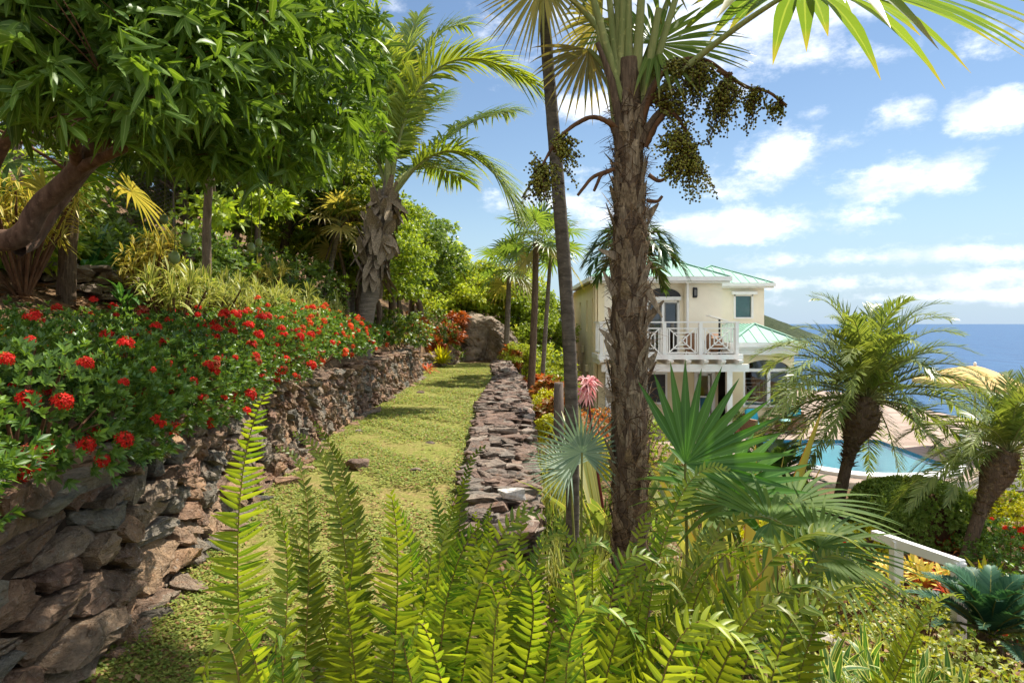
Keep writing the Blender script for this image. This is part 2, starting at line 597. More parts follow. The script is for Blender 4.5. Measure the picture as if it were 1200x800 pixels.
def barkmat(name, c1, c2, sx=3, sz=14, bump=.6, rings=0, dist=.02):
    g = NG(name)
    pos = g.n('TexCoord').outputs['Object']
    mp = g.n('Mapping'); mp.inputs['Scale'].default_value = (sx, sx, sz) if rings else (sz, sz, sx)
    g.l(pos, mp.inputs[0])
    f = g.noise(1.0, 6, .65, mp.outputs[0])
    col = g.ramp(f, [(.3, c1), (.7, c2)])
    f2 = g.noise(26, 3, vec=pos)
    spots = g.n('MapRange'); g.l(f2, spots.inputs[0]); spots.inputs[1].default_value = .6; spots.inputs[2].default_value = .7
    col = g.mix(g.math('MULTIPLY', spots.outputs[0], .5), col, (c2[0] * 1.5, c2[1] * 1.5, c2[2] * 1.45, 1))
    h = f
    if rings:
        w = g.n('TexWave', wave_type='BANDS', bands_direction='Z'); w.inputs['Scale'].default_value = rings; w.inputs['Distortion'].default_value = 2.0
        w.inputs['Detail'].default_value = 2; g.l(pos, w.inputs[0])
        h = g.math('ADD', f, g.math('MULTIPLY', w.outputs['Fac'], .7))
    return g.done(g.principled(col, .85, .15, g.bump(h, bump, dist)))


def rockmat(name, stops, scale=6.0, bump=.7, lichen=.5, tint=1.0):
    g = NG(name)
    pos = g.n('TexCoord').outputs['Object']
    at = g.n('Attribute', attribute_name='rnd').outputs['Fac']
    base = g.ramp(at, stops)
    n1 = g.noise(scale, 7, .68, pos, .6)
    dark = g.ramp(n1, [(.32, (.42, .40, .38, 1)), (.5, (1, 1, 1, 1)), (.68, (1.45, 1.4, 1.32, 1))])
    col = g.mix(1.0, base, dark, 'MULTIPLY')
    n2 = g.noise(scale * 1.7, 5, .6, pos)
    rust = g.n('MapRange'); g.l(n2, rust.inputs[0]); rust.inputs[1].default_value = .57; rust.inputs[2].default_value = .72
    col = g.mix(g.math('MULTIPLY', rust.outputs[0], .55), col, rgb(132, 84, 50))
    n3 = g.noise(scale * 5, 6, .75, pos)
    li = g.n('MapRange'); g.l(n3, li.inputs[0]); li.inputs[1].default_value = .56; li.inputs[2].default_value = .66
    col = g.mix(g.math('MULTIPLY', li.outputs[0], lichen), col, rgb(176, 170, 158))
    mp = g.n('Mapping'); mp.inputs['Scale'].default_value = (1, 1, 3.5); mp.inputs['Rotation'].default_value = (.25, .2, 0); g.l(pos, mp.inputs[0])
    strata = g.noise(scale * 2.2, 6, .7, mp.outputs[0])
    fine = g.noise(scale * 9, 4, .7, pos)
    h = g.math('ADD', g.math('ADD', g.math('MULTIPLY', strata, .9), n1), g.math('MULTIPLY', fine, .35))
    return g.done(g.principled(col, .78, .25, g.bump(h, bump, .05)))


def plain(name, col, rough=.55, spec=.3, var=.06, scale=3.0, bump=0.0, bscale=60):
    """a painted or plastered surface: slight stains and grain"""
    g = NG(name)
    pos = g.n('TexCoord').outputs['Object']
    f = g.noise(scale, 5, .6, pos)
    lo = tuple(c * (1 - 2.2 * var) for c in col[:3]) + (1,); hi = tuple(min(1, c * (1 + var)) for c in col[:3]) + (1,)
    c = g.ramp(f, [(.3, lo), (.62, hi)])
    nn = g.bump(g.noise(bscale, 4, .6, pos), bump, .004) if bump else None
    return g.done(g.principled(c, rough, spec, nn))


M = {}
M['mango'] = leafmat('mango_leaf', rgb(34, 64, 28), rgb(96, 124, 42), .34, mid=rgb(140, 160, 90), rough=.42, spec=.22)
M['coco'] = leafmat('coconut_leaflet', rgb(86, 116, 44), rgb(140, 156, 62), .42, mid=rgb(170, 170, 84), tip=rgb(150, 140, 70), rough=.36, spec=.45)
M['fern'] = leafmat('fern_pinna', rgb(74, 110, 32), rgb(156, 168, 52), .44, trgb=(1.75, 1.68, .5, 1), mid=rgb(160, 165, 70), rough=.4, spec=.35, vary=(.5, 1.2), dry=.006, dryc=rgb(128, 92, 46))
M['fern_dry'] = leafmat('dry_fern_pinna', rgb(120, 84, 48), rgb(166, 126, 76), .25, trgb=(1.2, 1, .7, 1), rough=.8, spec=.1)
M['fern_stalk'] = barkmat('fern_stalk', rgb(96, 92, 40), rgb(128, 104, 56), 6, 20, .2)
M['flower_faded'] = leafmat('faded_floret', rgb(150, 60, 36), rgb(190, 96, 60), .25, trgb=(1.2, .9, .8, 1), rough=.7)
M['ixora'] = leafmat('ixora_leaf', rgb(46, 82, 36), rgb(112, 140, 52), .3, mid=rgb(110, 140, 70), rough=.36, spec=.35, dry=.02)
M['fan'] = leafmat('fan_leaf', rgb(74, 98, 42), rgb(108, 126, 58), .46, trgb=(1.8, 1.8, .7, 1), mid=rgb(130, 140, 80), tip=rgb(140, 120, 60), rough=.38, spec=.4)
M['fan_deep'] = leafmat('deep_fan_leaf', rgb(58, 98, 36), rgb(82, 120, 46), .42, trgb=(1.6, 1.8, .5, 1), mid=rgb(100, 140, 70), rough=.36, spec=.4)
M['fan_dark'] = leafmat('dark_fan_leaf', rgb(64, 94, 34), rgb(96, 120, 44), .42, mid=rgb(100, 120, 60), rough=.6, spec=.15)
M['fan_silver'] = leafmat('silver_fan_leaf', rgb(104, 132, 108), rgb(140, 160, 130), .28, trgb=(1.3, 1.4, .9, 1), mid=rgb(170, 184, 150), rough=.5)
M['fan_old'] = leafmat('old_fan_leaf', rgb(130, 128, 66), rgb(168, 156, 88), .45, mid=rgb(180, 168, 110), tip=rgb(140, 108, 60))
M['date'] = leafmat('date_leaflet', rgb(86, 108, 50), rgb(136, 148, 78), .32, rough=.36, spec=.32)
M['hedge'] = leafmat('hedge_leaf', rgb(84, 112, 44), rgb(138, 156, 74), .38, rough=.45, spec=.25)
M['lime'] = leafmat('lime_leaf', rgb(150, 154, 22), rgb(198, 190, 36), .4, trgb=(1.4, 1.4, .5, 1))
M['yellow'] = leafmat('yellow_dracaena_leaf', rgb(110, 130, 50), rgb(150, 150, 60), .35, margin=rgb(214, 192, 96), marg_w=.28, trgb=(1.3, 1.25, .7, 1))
M['pale'] = leafmat('pale_striped_leaf', rgb(92, 118, 44), rgb(130, 140, 60), .35, margin=rgb(188, 182, 110), marg_w=.2, trgb=(1.3, 1.25, .7, 1))
M['ginger'] = leafmat('striped_strap_leaf', rgb(58, 96, 36), rgb(96, 124, 50), .36, margin=rgb(206, 200, 120), marg_w=.12, trgb=(1.4, 1.4, .7, 1), mid=rgb(110, 140, 70))
M['strap'] = leafmat('strap_leaf', rgb(48, 92, 44), rgb(80, 120, 60), .3, mid=rgb(120, 150, 90))
M['crinum'] = leafmat('broad_strap_leaf', rgb(96, 116, 60), rgb(150, 148, 90), .35, margin=rgb(176, 168, 104), marg_w=.06, dry=.08, dryc=rgb(124, 102, 58))
M['gold'] = leafmat('golden_dry_leaf', rgb(104, 104, 54), rgb(138, 126, 70), .28, margin=rgb(120, 84, 40), marg_w=.05)
M['cycad'] = leafmat('blue_green_cycad_leaf', rgb(44, 84, 62), rgb(70, 108, 78), .2, rough=.5, spec=.25)
M['sago'] = leafmat('dark_green_cycad_leaf', rgb(46, 74, 34), rgb(78, 100, 48), .25, rough=.3, spec=.5)
M['bark_tree'] = barkmat('smooth_bark', rgb(84, 70, 58), rgb(132, 112, 94), 4, 20, .4)
M['bark_mango'] = barkmat('mango_bark', rgb(84, 64, 52), rgb(146, 116, 96), 5, 18, .5)
M['bark_grey'] = barkmat('grey_palm_bark', rgb(84, 76, 68), rgb(140, 128, 114), 4, 40, .5, rings=9)
M['bark_slim'] = barkmat('slim_palm_bark', rgb(66, 60, 52), rgb(116, 106, 94), 9, 30, .25, rings=2)
M['fibre'] = barkmat('palm_fibre', rgb(66, 54, 44), rgb(124, 104, 84), 6, 60, .9)
M['boot'] = barkmat('old_leaf_base', rgb(76, 64, 52), rgb(168, 150, 124), 5, 75, .8, dist=.006)
M['boot_leaf'] = leafmat('old_leaf_base', rgb(84, 62, 44), rgb(150, 124, 92), .05, trgb=(1, .9, .7, 1), rough=.8, spec=.15)
M['fibre_strand'] = leafmat('fibre_strand', rgb(58, 44, 34), rgb(136, 110, 82), .1, trgb=(1, .9, .7, 1), rough=.85, spec=.1)
M['stem'] = barkmat('green_stem', rgb(84, 92, 44), rgb(134, 132, 70), 6, 20, .3)
M['stem_brown'] = barkmat('brown_stem', rgb(74, 52, 38), rgb(120, 88, 62), 6, 20, .4)
M['petiole'] = barkmat('petiole', rgb(112, 124, 72), rgb(150, 150, 96), 3, 30, .2)
M['berry'] = leafmat('green_berry', rgb(100, 106, 34), rgb(150, 144, 56), .15, rough=.4, spec=.4, dry=.16, dryc=rgb(52, 42, 22))
M['flower_red'] = leafmat('red_floret', rgb(196, 26, 22), rgb(226, 60, 40), .3, trgb=(1.2, .9, .8, 1), rough=.6, spec=.2)
M['flower_orange'] = leafmat('orange_red_floret', rgb(214, 70, 34), rgb(232, 112, 60), .3, trgb=(1.2, .9, .8, 1), rough=.6, spec=.2)
M['flower_gold'] = leafmat('golden_floret', rgb(214, 130, 24), rgb(236, 170, 48), .3, trgb=(1.2, .9, .8, 1), rough=.6)
M['flower_pink'] = leafmat('pink_floret', rgb(198, 120, 124), rgb(232, 190, 186), .3, trgb=(1.2, .9, .9, 1), rough=.6)
M['croton'] = leafmat('croton_leaf', rgb(150, 62, 28), rgb(214, 128, 44), .35, trgb=(1.3, .9, .6, 1), mid=rgb(220, 170, 60))
M['croton_green'] = leafmat('green_red_croton_leaf', rgb(96, 112, 40), rgb(196, 92, 44), .35, trgb=(1.3, .9, .6, 1), mid=rgb(206, 180, 70))
M['brom'] = leafmat('bromeliad_leaf', rgb(190, 174, 66), rgb(214, 192, 96), .25, trgb=(1.2, 1.1, .6, 1), tip=rgb(206, 70, 60), base_t=rgb(130, 150, 50))
M['brom_red'] = leafmat('red_bromeliad_leaf', rgb(186, 56, 50), rgb(226, 140, 80), .3, trgb=(1.3, .9, .6, 1), base_t=rgb(190, 160, 70))
M['brom_yellow'] = leafmat('yellow_bromeliad_leaf', rgb(168, 172, 30), rgb(206, 198, 44), .4, trgb=(1.3, 1.2, .5, 1))
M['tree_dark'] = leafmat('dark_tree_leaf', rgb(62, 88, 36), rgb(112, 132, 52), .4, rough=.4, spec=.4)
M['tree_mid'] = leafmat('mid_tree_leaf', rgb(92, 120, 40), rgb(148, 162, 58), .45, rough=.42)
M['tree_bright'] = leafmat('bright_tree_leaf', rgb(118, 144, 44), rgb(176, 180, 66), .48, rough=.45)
M['vine'] = leafmat('rambling_leaf', rgb(98, 122, 44), rgb(164, 160, 70), .35, rough=.45, dry=.12, dryc=rgb(130, 92, 60))
M['cover'] = leafmat('ground_cover_leaf', rgb(100, 122, 48), rgb(162, 164, 80), .3, rough=.6, dry=.12, dryc=rgb(150, 116, 80))
M['litter'] = leafmat('dry_leaf', rgb(104, 74, 50), rgb(176, 142, 106), .15, trgb=(1, .9, .7, 1), rough=.8, spec=.2)
M['mango_fruit'] = plain('mango_fruit_skin', rgb(128, 142, 76), .4, .4, .12, 20)
M['stone_left'] = rockmat('wall_stone', [(0, rgb(116, 94, 80)), (.25, rgb(152, 126, 102)), (.45, rgb(138, 126, 110)), (.6, rgb(124, 122, 112)), (.78, rgb(168, 136, 104)), (1, rgb(138, 108, 90))], 7, 1.0, .55)
M['stone_right'] = rockmat('low_wall_stone', [(0, rgb(94, 76, 66)), (.35, rgb(128, 106, 92)), (.6, rgb(122, 114, 104)), (.8, rgb(104, 90, 80)), (.97, rgb(150, 136, 122)), (1, rgb(206, 200, 192))], 8, .7, .25)
M['stone_grey'] = rockmat('boulder_stone', [(0, rgb(112, 98, 84)), (1, rgb(146, 130, 112))], 2.2, 1.0, .35)
M['stone_pale'] = rockmat('pale_step_stone', [(0, rgb(150, 142, 130)), (1, rgb(186, 176, 162))], 6, .5, .3)
M['earth'] = plain('dark_earth', rgb(58, 46, 36), .95, .1, .25, 12, .6, 30)
M['cream'] = plain('cream_stucco', rgb(235, 225, 202), .85, .15, .03, 1.2, .25, 90)
M['cream_deep'] = plain('yellow_stucco', rgb(232, 216, 176), .85, .15, .04, 1.2, .25, 90)
M['white'] = plain('white_paint', rgb(232, 230, 224), .45, .35, .03, 3)
M['whitewash'] = plain('white_render', rgb(224, 220, 210), .8, .2, .05, 1.5, .2, 60)
M['frame_grey'] = plain('grey_frame', rgb(112, 112, 108), .45, .4, .04, 4)
M['charcoal'] = plain('charcoal_panel', rgb(62, 62, 64), .6, .3, .05, 4)
M['black'] = plain('black_metal', rgb(30, 30, 30), .45, .4, .05, 5)
M['blue_panel'] = plain('teal_panel', rgb(34, 92, 112), .5, .3, .05, 4)
M['teal'] = plain('teal_cushion_fabric', rgb(64, 158, 176), .9, .1, .05, 12, .3, 200)
M['teal_pale'] = plain('pale_aqua_cushion_fabric', rgb(150, 202, 206), .9, .1, .04, 12, .3, 200)
M['umbrella'] = plain('tan_canvas', rgb(214, 178, 122), .85, .1, .04, 5, .2, 150)
M['pole'] = plain('pale_wood', rgb(176, 150, 108), .6, .3, .08, 8)
M['flower_stem'] = plain('dark_red_stalk', rgb(110, 36, 42), .5, .3, .08, 10)
M['post_wood'] = barkmat('weathered_wood', rgb(70, 60, 54), rgb(118, 104, 92), 4, 30, .5)
M['terracotta'] = plain('terracotta', rgb(178, 122, 98), .8, .2, .07, 9)
M['board'] = plain('blue_panel_board', rgb(196, 204, 206), .4, .4, .03, 4)


def roof_mat():
    g = NG('mint_metal_roof')
    pos = g.n('TexCoord').outputs['Object']
    f = g.noise(1.5, 5, .6, pos)
    col = g.ramp(f, [(.3, rgb(130, 170, 150)), (.7, rgb(142, 182, 162))])
    return g.done(g.principled(col, .6, .15))


def wicker_mat():
    g = NG('brown_wicker')
    pos = g.n('TexCoord').outputs['Object']
    w = g.n('TexWave', wave_type='BANDS', bands_direction='Z'); w.inputs['Scale'].default_value = 24; w.inputs['Distortion'].default_value = 1.5
    g.l(pos, w.inputs[0])
    col = g.ramp(w.outputs['Fac'], [(.2, rgb(96, 66, 46)), (.8, rgb(168, 128, 96))])
    return g.done(g.principled(col, .6, .3, g.bump(w.outputs['Fac'], .7, .01)))


def glass_mat(name, tint, refl=.2):
    """a window pane at dusk of the room behind: dark, mirror-like"""
    g = NG(name)
    t = g.n('BsdfTransparent'); t.inputs[0].default_value = tint
    gl = g.n('BsdfGlossy'); gl.inputs['Roughness'].default_value = .02
    fr = g.n('Fresnel'); fr.inputs[0].default_value = 1.5
    f = g.math('ADD', fr.outputs[0], refl * .25, True)
    m = g.n('MixShader'); g.l(f, m.inputs[0]); g.l(t.outputs[0], m.inputs[1]); g.l(gl.outputs[0], m.inputs[2])
    return g.done(m.outputs[0])


def water_mat():
    g = NG('pool_water')
    pos = g.n('NewGeometry').outputs['Position']
    bm = g.bump(g.noise(5, 3, .5, pos), .12, .03)
    t = g.n('BsdfTransparent'); t.inputs[0].default_value = rgb(220, 248, 250)
    gl = g.n('BsdfGlossy'); gl.inputs['Roughness'].default_value = .03; g.l(bm, gl.inputs['Normal'])
    fr = g.n('Fresnel'); fr.inputs[0].default_value = 1.33; g.l(bm, fr.inputs['Normal'])
    m = g.n('MixShader'); g.l(fr.outputs[0], m.inputs[0]); g.l(t.outputs[0], m.inputs[1]); g.l(gl.outputs[0], m.inputs[2])
    return g.done(m.outputs[0])


def sea_mat():
    g = NG('sea_water')
    pos = g.n('NewGeometry').outputs['Position']
    mp = g.n('Mapping'); mp.inputs['Scale'].default_value = (.02, .006, 1); g.l(pos, mp.inputs[0])
    big = g.noise(1.0, 5, .6, mp.outputs[0])
    col = g.ramp(big, [(.3, rgb(22, 66, 108)), (.7, rgb(46, 92, 130))])
    bm = g.bump(g.noise(.25, 6, .7, pos), 1.0, 1.6)
    return g.done(g.principled(col, .5, .14, bm))


def ground_mat():
    g = NG('garden_soil')
    pos = g.n('NewGeometry').outputs['Position']
    a = g.noise(1.2, 6, .65, pos)
    b = g.noise(22, 5, .7, pos)
    col = g.ramp(a, [(.3, rgb(74, 56, 42)), (.5, rgb(106, 84, 62)), (.7, rgb(136, 112, 84))])
    col = g.mix(.55, col, g.ramp(b, [(.35, rgb(62, 46, 34)), (.55, rgb(120, 96, 70)), (.72, rgb(176, 150, 120))]))
    return g.done(g.principled(col, .95, .1, g.bump(b, .8, .04)))


def hill_mat():
    g = NG('wooded_slope')
    pos = g.n('NewGeometry').outputs['Position']
    b = g.noise(.05, 6, .7, pos)
    col = g.ramp(b, [(.35, rgb(40, 52, 34)), (.6, rgb(62, 70, 46)), (.72, rgb(100, 94, 76))])
    return g.done(g.principled(col, .95, .1, g.bump(b, 1, 6)))


def lawn_mat():
    g = NG('mossy_lawn')
    pos = g.n('NewGeometry').outputs['Position']
    a = g.noise(.9, 6, .7, pos, .4)
    b = g.noise(26, 5, .75, pos)
    c = g.noise(5, 4, .6, pos)
    green = g.ramp(b, [(.3, rgb(98, 102, 44)), (.5, rgb(120, 124, 58)), (.7, rgb(154, 150, 86))])
    soil = g.ramp(b, [(.3, rgb(104, 78, 56)), (.55, rgb(160, 128, 94)), (.75, rgb(196, 168, 132))])
    k = g.n('MapRange'); g.l(g.math('ADD', g.math('MULTIPLY', a, .6), g.math('MULTIPLY', c, .4)), k.inputs[0])
    k.inputs[1].default_value = .44; k.inputs[2].default_value = .62
    sep = g.n('SeparateXYZ'); g.l(pos, sep.inputs[0])
    near = g.n('MapRange'); g.l(sep.outputs[1], near.inputs[0]); near.inputs[1].default_value = 11; near.inputs[2].default_value = 3
    near.inputs[3].default_value = .25; near.inputs[4].default_value = 1.0
    f = g.math('MULTIPLY', k.outputs[0], near.outputs[0])
    return g.done(g.principled(g.mix(f, green, soil), .95, .1, g.bump(b, .8, .03)))


def paving_mat():
    g = NG('terrace_paving')
    pos = g.n('NewGeometry').outputs['Position']
    br = g.n('TexBrick'); br.inputs['Scale'].default_value = 1.0
    br.inputs['Brick Width'].default_value = .6; br.inputs['Row Height'].default_value = .6; br.inputs['Mortar Size'].default_value = .008
    br.inputs['Color1'].default_value = rgb(166, 146, 132); br.inputs['Color2'].default_value = rgb(140, 122, 108); br.inputs['Mortar'].default_value = rgb(104, 92, 84)
    g.l(pos, br.inputs[0])
    return g.done(g.principled(br.outputs[0], .75, .2))


M['roof'] = roof_mat(); M['wicker'] = wicker_mat(); M['water'] = water_mat(); M['sea'] = sea_mat()
M['ground'] = ground_mat(); M['hill'] = hill_mat(); M['lawn'] = lawn_mat(); M['paving'] = paving_mat()
M['glass'] = glass_mat('dark_glass', (.5, .55, .58, 1), .35)
M['glass_mint'] = glass_mat('mint_glass', (.5, .7, .66, 1), .4)
M['plaster'] = plain('pool_plaster', rgb(192, 228, 230), .7, .2, .03, 2)
M['tile'] = plain('blue_pool_tile', rgb(44, 104, 138), .3, .5, .1, 30)
M['curtain'] = plain('mint_blind', rgb(112, 168, 156), .8, .2, .05, 6)
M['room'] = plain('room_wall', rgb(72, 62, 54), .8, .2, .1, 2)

# ------------------------------------------------------------------ the setting
POOL = np.array([(8.3, 23.3), (12.8, 23.3), (12.5, 18.9), (11.4, 17.8), (9.5, 17.7), (8.3, 18.7)])


def in_poly(x, y, poly):
    x = np.asarray(x); y = np.asarray(y); c = np.zeros(x.shape, bool)
    for (x1, y1), (x2, y2) in zip(poly, np.roll(poly, -1, 0)):
        k = ((y1 > y) != (y2 > y)) & (x < (x2 - x1) * (y - y1) / (y2 - y1 + 1e-12) + x1)
        c ^= k
    return c


def sheet(name, xs, ys, zf, m, kind='structure', mask=None, jitter=0):
    X, Y = np.meshgrid(xs, ys)
    Z = zf(X, Y)
    nx = len(xs)
    i, j = np.meshgrid(np.arange(len(ys) - 1), np.arange(nx - 1), indexing='ij')
    q = np.stack([i * nx + j, i * nx + j + 1, (i + 1) * nx + j + 1, (i + 1) * nx + j], -1).reshape(-1, 4)
    mb = MB()
    mb.add(np.stack([X, Y, Z], -1).reshape(-1, 3), q, np.stack([X, Y], -1).reshape(-1, 2), .5)
    return tag(mb.build(name, m), kind=kind)


def bumps(x, y, s, amp):
    return amp * (np.sin(x * 2.1 * s + np.sin(y * 1.3 * s)) + np.sin(y * 1.7 * s + 2 * np.sin(x * .9 * s)) + .6 * np.sin(x * 5.1 * s + y * 4.3 * s))


def ground_z(x, y):
    z = terr(x, y) + bumps(x, y, 1, .02) - .015
    big = POOL.mean(0) + (POOL - POOL.mean(0)) * 1.22
    z = np.where(in_poly(x, y, big), -4.4, z)
    z = z - .45 * sstep(8.5, 10.5, x) * sstep(11, 14.5, y) * sstep(30, 26, y)
    return z


def stretch(a, b, step, far, k=1.25):
    c = list(np.arange(a, b, step)); s = step
    lo, hi = [], []
    p = a
    while p > -far: s *= k; p -= s; lo.append(p)
    p = c[-1]; s = step
    while p < far: s *= k; p += s; hi.append(p)
    return np.array(lo[::-1] + c + hi)


sheet('ground', stretch(-13, 17, .22, 420), stretch(-3, 36, .25, 420), ground_z, M['ground'])


def lawn_sheet():
    ys = np.arange(-2, 29.2, .2); mb = MB(); nx = 14
    u = np.linspace(0, 1, nx)
    a = wall_face_x(ys) - .12; b = low_left(ys) + .15
    a = np.where(ys > 20.8, np.interp(ys, [20.8, 23.7, 28.6, 30], [-3.4, -3.3, -2.1, -2.0]), a)
    X = a[:, None] + (b - a)[:, None] * u; Y = np.broadcast_to(ys[:, None], X.shape)
    Z = .02 + bumps(X, Y, 1.0, .012) + bumps(X, Y, 4, .004)
    i, j = np.meshgrid(np.arange(len(ys) - 1), np.arange(nx - 1), indexing='ij')
    q = np.stack([i * nx + j, i * nx + j + 1, (i + 1) * nx + j + 1, (i + 1) * nx + j], -1).reshape(-1, 4)
    mb.add(np.stack([X, Y, Z], -1).reshape(-1, 3), q, np.stack([X, Y], -1).reshape(-1, 2), .5)
    tag(mb.build('lawn', M['lawn']), kind='structure')


lawn_sheet()


def lawn_cover():
    """creeping ground cover, small leaves, thick near the camera"""
    n = 95000
    y = 2.2 + 24 * R.random(n) ** 2.1
    a = wall_face_x(y); b = low_left(y)
    x = a + (b - a) * R.random(n)
    f = np.sin(x * 3.1 + np.sin(y * 2.3) * 2) + np.sin(y * 2.9 + x * 1.7) + .8 * np.sin(x * 9 + y * 7)
    edge = np.minimum(x - a, b - x)
    keep = (f + R.normal(0, .8, n) > -.1) | (edge < .25)
    x, y = x[keep], y[keep]; n = len(x)
    d = rdirs(n, .05, .7); sz = np.clip(.009 + .0012 * y, .009, .026) * R.uniform(.7, 1.5, n)
    p = np.stack([x, y, np.full(n, .022) + R.uniform(0, .03, n)], 1)
    mb = MB()
    for k in range(2):
        dd = d if k == 0 else nrm(d * np.array([-1, -1, 1]))
        blades(mb, p, dd, (0, 0, 1), sz * 1.5, sz, [.25, 1, .2], droop=.2, rn=R.random(n), flat=True)
    tag(mb.build('ground_cover', M['cover']), kind='stuff')
    # brown fallen leaves lying about
    n = 1500
    y = 2.3 + 24 * R.random(n) ** 1.7; a = wall_face_x(y); b = low_left(y); x = a + (b - a) * R.random(n)
    mb = MB()
    blades(mb, np.stack([x, y, np.full(n, .035) + R.uniform(0, .02, n)], 1), rdirs(n, -.1, .3), (0, 0, 1), R.uniform(.02, .07, n), R.uniform(.01, .03, n), segs=2, droop=.1, fold=.4)
    # and on the shaded bank behind the wall
    n = 11000
    x = R.uniform(-10, -3.2, n); y = R.uniform(4, 18, n)
    blades(mb, np.stack([x, y, terr(x, y) + .02 + R.uniform(0, .04, n)], 1), rdirs(n, -.1, .35), (0, 0, 1), R.uniform(.07, .2, n), R.uniform(.03, .06, n), segs=3, droop=.1, fold=.4)
    n = 4000
    x = R.uniform(.4, 9, n); y = R.uniform(2, 16, n)
    blades(mb, np.stack([x, y, terr(x, y) + .02 + R.uniform(0, .04, n)], 1), rdirs(n, -.1, .35), (0, 0, 1), R.uniform(.05, .14, n), R.uniform(.02, .05, n), segs=2, droop=.1, fold=.4)
    tag(mb.build('fallen_leaves', M['litter']), kind='stuff')


lawn_cover()

mb = MB()
xs = np.array([-90000, -20000, -4000, -800, 0, 800, 4000, 20000, 90000.]); ys = np.array([20, 200, 1000, 5000, 20000, 60000, 120000.])
X, Y = np.meshgrid(xs, ys)
i, j = np.meshgrid(np.arange(len(ys) - 1), np.arange(len(xs) - 1), indexing='ij')
nx = len(xs)
mb.add(np.stack([X, Y, np.full(X.shape, -105.)], -1).reshape(-1, 3), np.stack([i * nx + j, i * nx + j + 1, (i + 1) * nx + j + 1, (i + 1) * nx + j], -1).reshape(-1, 4), rn=.5)
tag(mb.build('sea', M['sea']), kind='structure')


def headland():
    xs = np.linspace(1000, 2700, 110); ys = np.linspace(4600, 6400, 30)

    def zf(x, y):
        ridge = np.interp(x * 5500 / y, [1000, 1200, 1500, 1900, 2080, 2150, 2256, 2340, 2433, 2500, 2545, 2700], [-60, 60, 150, 185, 178, 150, 107, 78, 36, 20, -5, -40])
        prof = 1 - np.abs((y - 5500) / 850)
        n = np.vectorize(lambda a, b: mnoise.fractal(Vector((a * .006, b * .006, 3)), 1, 2.2, 6))(x, y)
        return -106 + np.where(ridge > 0, ridge * sstep(0, .9, prof), ridge) + n * 9 * (ridge > 8) * (prof > .05)
    sheet('headland', xs, ys, zf, M['hill'])


headland()


def terrace():
    mb = MB()
    outer = [(3.0, 17.3), (7.4, 17.1), (9.5, 16.9), (11.8, 17.1), (13.1, 18.4), (19.5, 18.6), (19.5, 40), (3.0, 40)]
    z = -2.36
    # paving in quads round the pool
    pl = [tuple(p) for p in POOL]
    ring = [((3.0, 40), (3.0, 17.3), (8.3, 18.7), (8.3, 23.3)), ((3.0, 40), (8.3, 23.3), (12.8, 23.3), (19.5, 40)),
            ((19.5, 40), (12.8, 23.3), (12.5, 18.9), (13.1, 18.4)), ((19.5, 40), (13.1, 18.4), (19.5, 18.6)),
            ((13.1, 18.4), (12.5, 18.9), (11.4, 17.8), (11.8, 17.1)), ((11.8, 17.1), (11.4, 17.8), (9.5, 17.7), (9.5, 16.9)),
            ((9.5, 16.9), (9.5, 17.7), (8.3, 18.7), (7.4, 17.1)), ((7.4, 17.1), (8.3, 18.7), (3.0, 17.3))]
    for f in ring:
        v = np.array([(x, y, z) for x, y in f])
        if np.cross(v[1] - v[0], v[2] - v[0])[2] < 0: v = v[::-1]
        mb.add(v, [list(range(len(f)))], rn=.5, smooth=False)
    for a, b in zip(outer, outer[1:] + outer[:1]):
        mb.add([(a[0], a[1], z), (b[0], b[1], z), (b[0], b[1], -4.2), (a[0], a[1], -4.2)], [[3, 2, 1, 0]], rn=.5, mat=1, smooth=False)
    tag(mb.build('terrace', [M['paving'], M['whitewash']]), kind='structure')
    # the pool: basin, tile band, water, white coping
    root = thing('swimming_pool', 'turquoise swimming pool with a pale curved coping in front of the house', 'pool', (10.3, 20.5, -2.42))
    b = MB(); t = MB()
    n = len(POOL)
    for k in range(n):
        p, q = POOL[k], POOL[(k + 1) % n]
        b.add([(p[0], p[1], -2.56), (q[0], q[1], -2.56), (q[0], q[1], -3.75), (p[0], p[1], -3.75)], [[0, 1, 2, 3]], rn=.5, smooth=False)
        t.add([(p[0], p[1], -2.362), (q[0], q[1], -2.362), (q[0], q[1], -2.56), (p[0], p[1], -2.56)], [[0, 1, 2, 3]], rn=.5, smooth=False)
    b.add([(x, y, -3.75) for x, y in POOL[::-1]], [list(range(n))], rn=.5, smooth=False)
    b.build('basin', M['plaster'], root)
    t.build('tile_band', M['tile'], root)
    w = MB(); w.add([(x, y, -2.42) for x, y in POOL[::-1]], [list(range(n))], rn=.5, smooth=False)
    w.build('pool_water', M['water'], root)
    c = MB()
    cen = POOL.mean(0)
    q = catmull([(p[0], p[1], 0) for p in (POOL[2], POOL[3], POOL[4], POOL[5])], 8)[:, :2]
    tg = nrm(np.gradient(q, axis=0)); o = np.stack([-tg[:, 1], tg[:, 0]], 1)
    o = o * np.sign(np.sum(o * (q - cen), 1))[:, None]
    q = q - o * .12
    m = len(q); z0, z1 = -2.40, -2.27
    V = [np.c_[q, np.full(m, z0)], np.c_[q, np.full(m, z1)], np.c_[q + o * .5, np.full(m, z1)], np.c_[q + o * .5, np.full(m, z0 - .6)]]
    i = np.arange(m - 1)
    c.add(np.concatenate(V), np.concatenate([np.stack([k * m + i, k * m + i + 1, (k + 1) * m + i + 1, (k + 1) * m + i], 1) for k in range(3)]), rn=.5, smooth=False)
    c.build('coping', M['white'], root)


terrace()


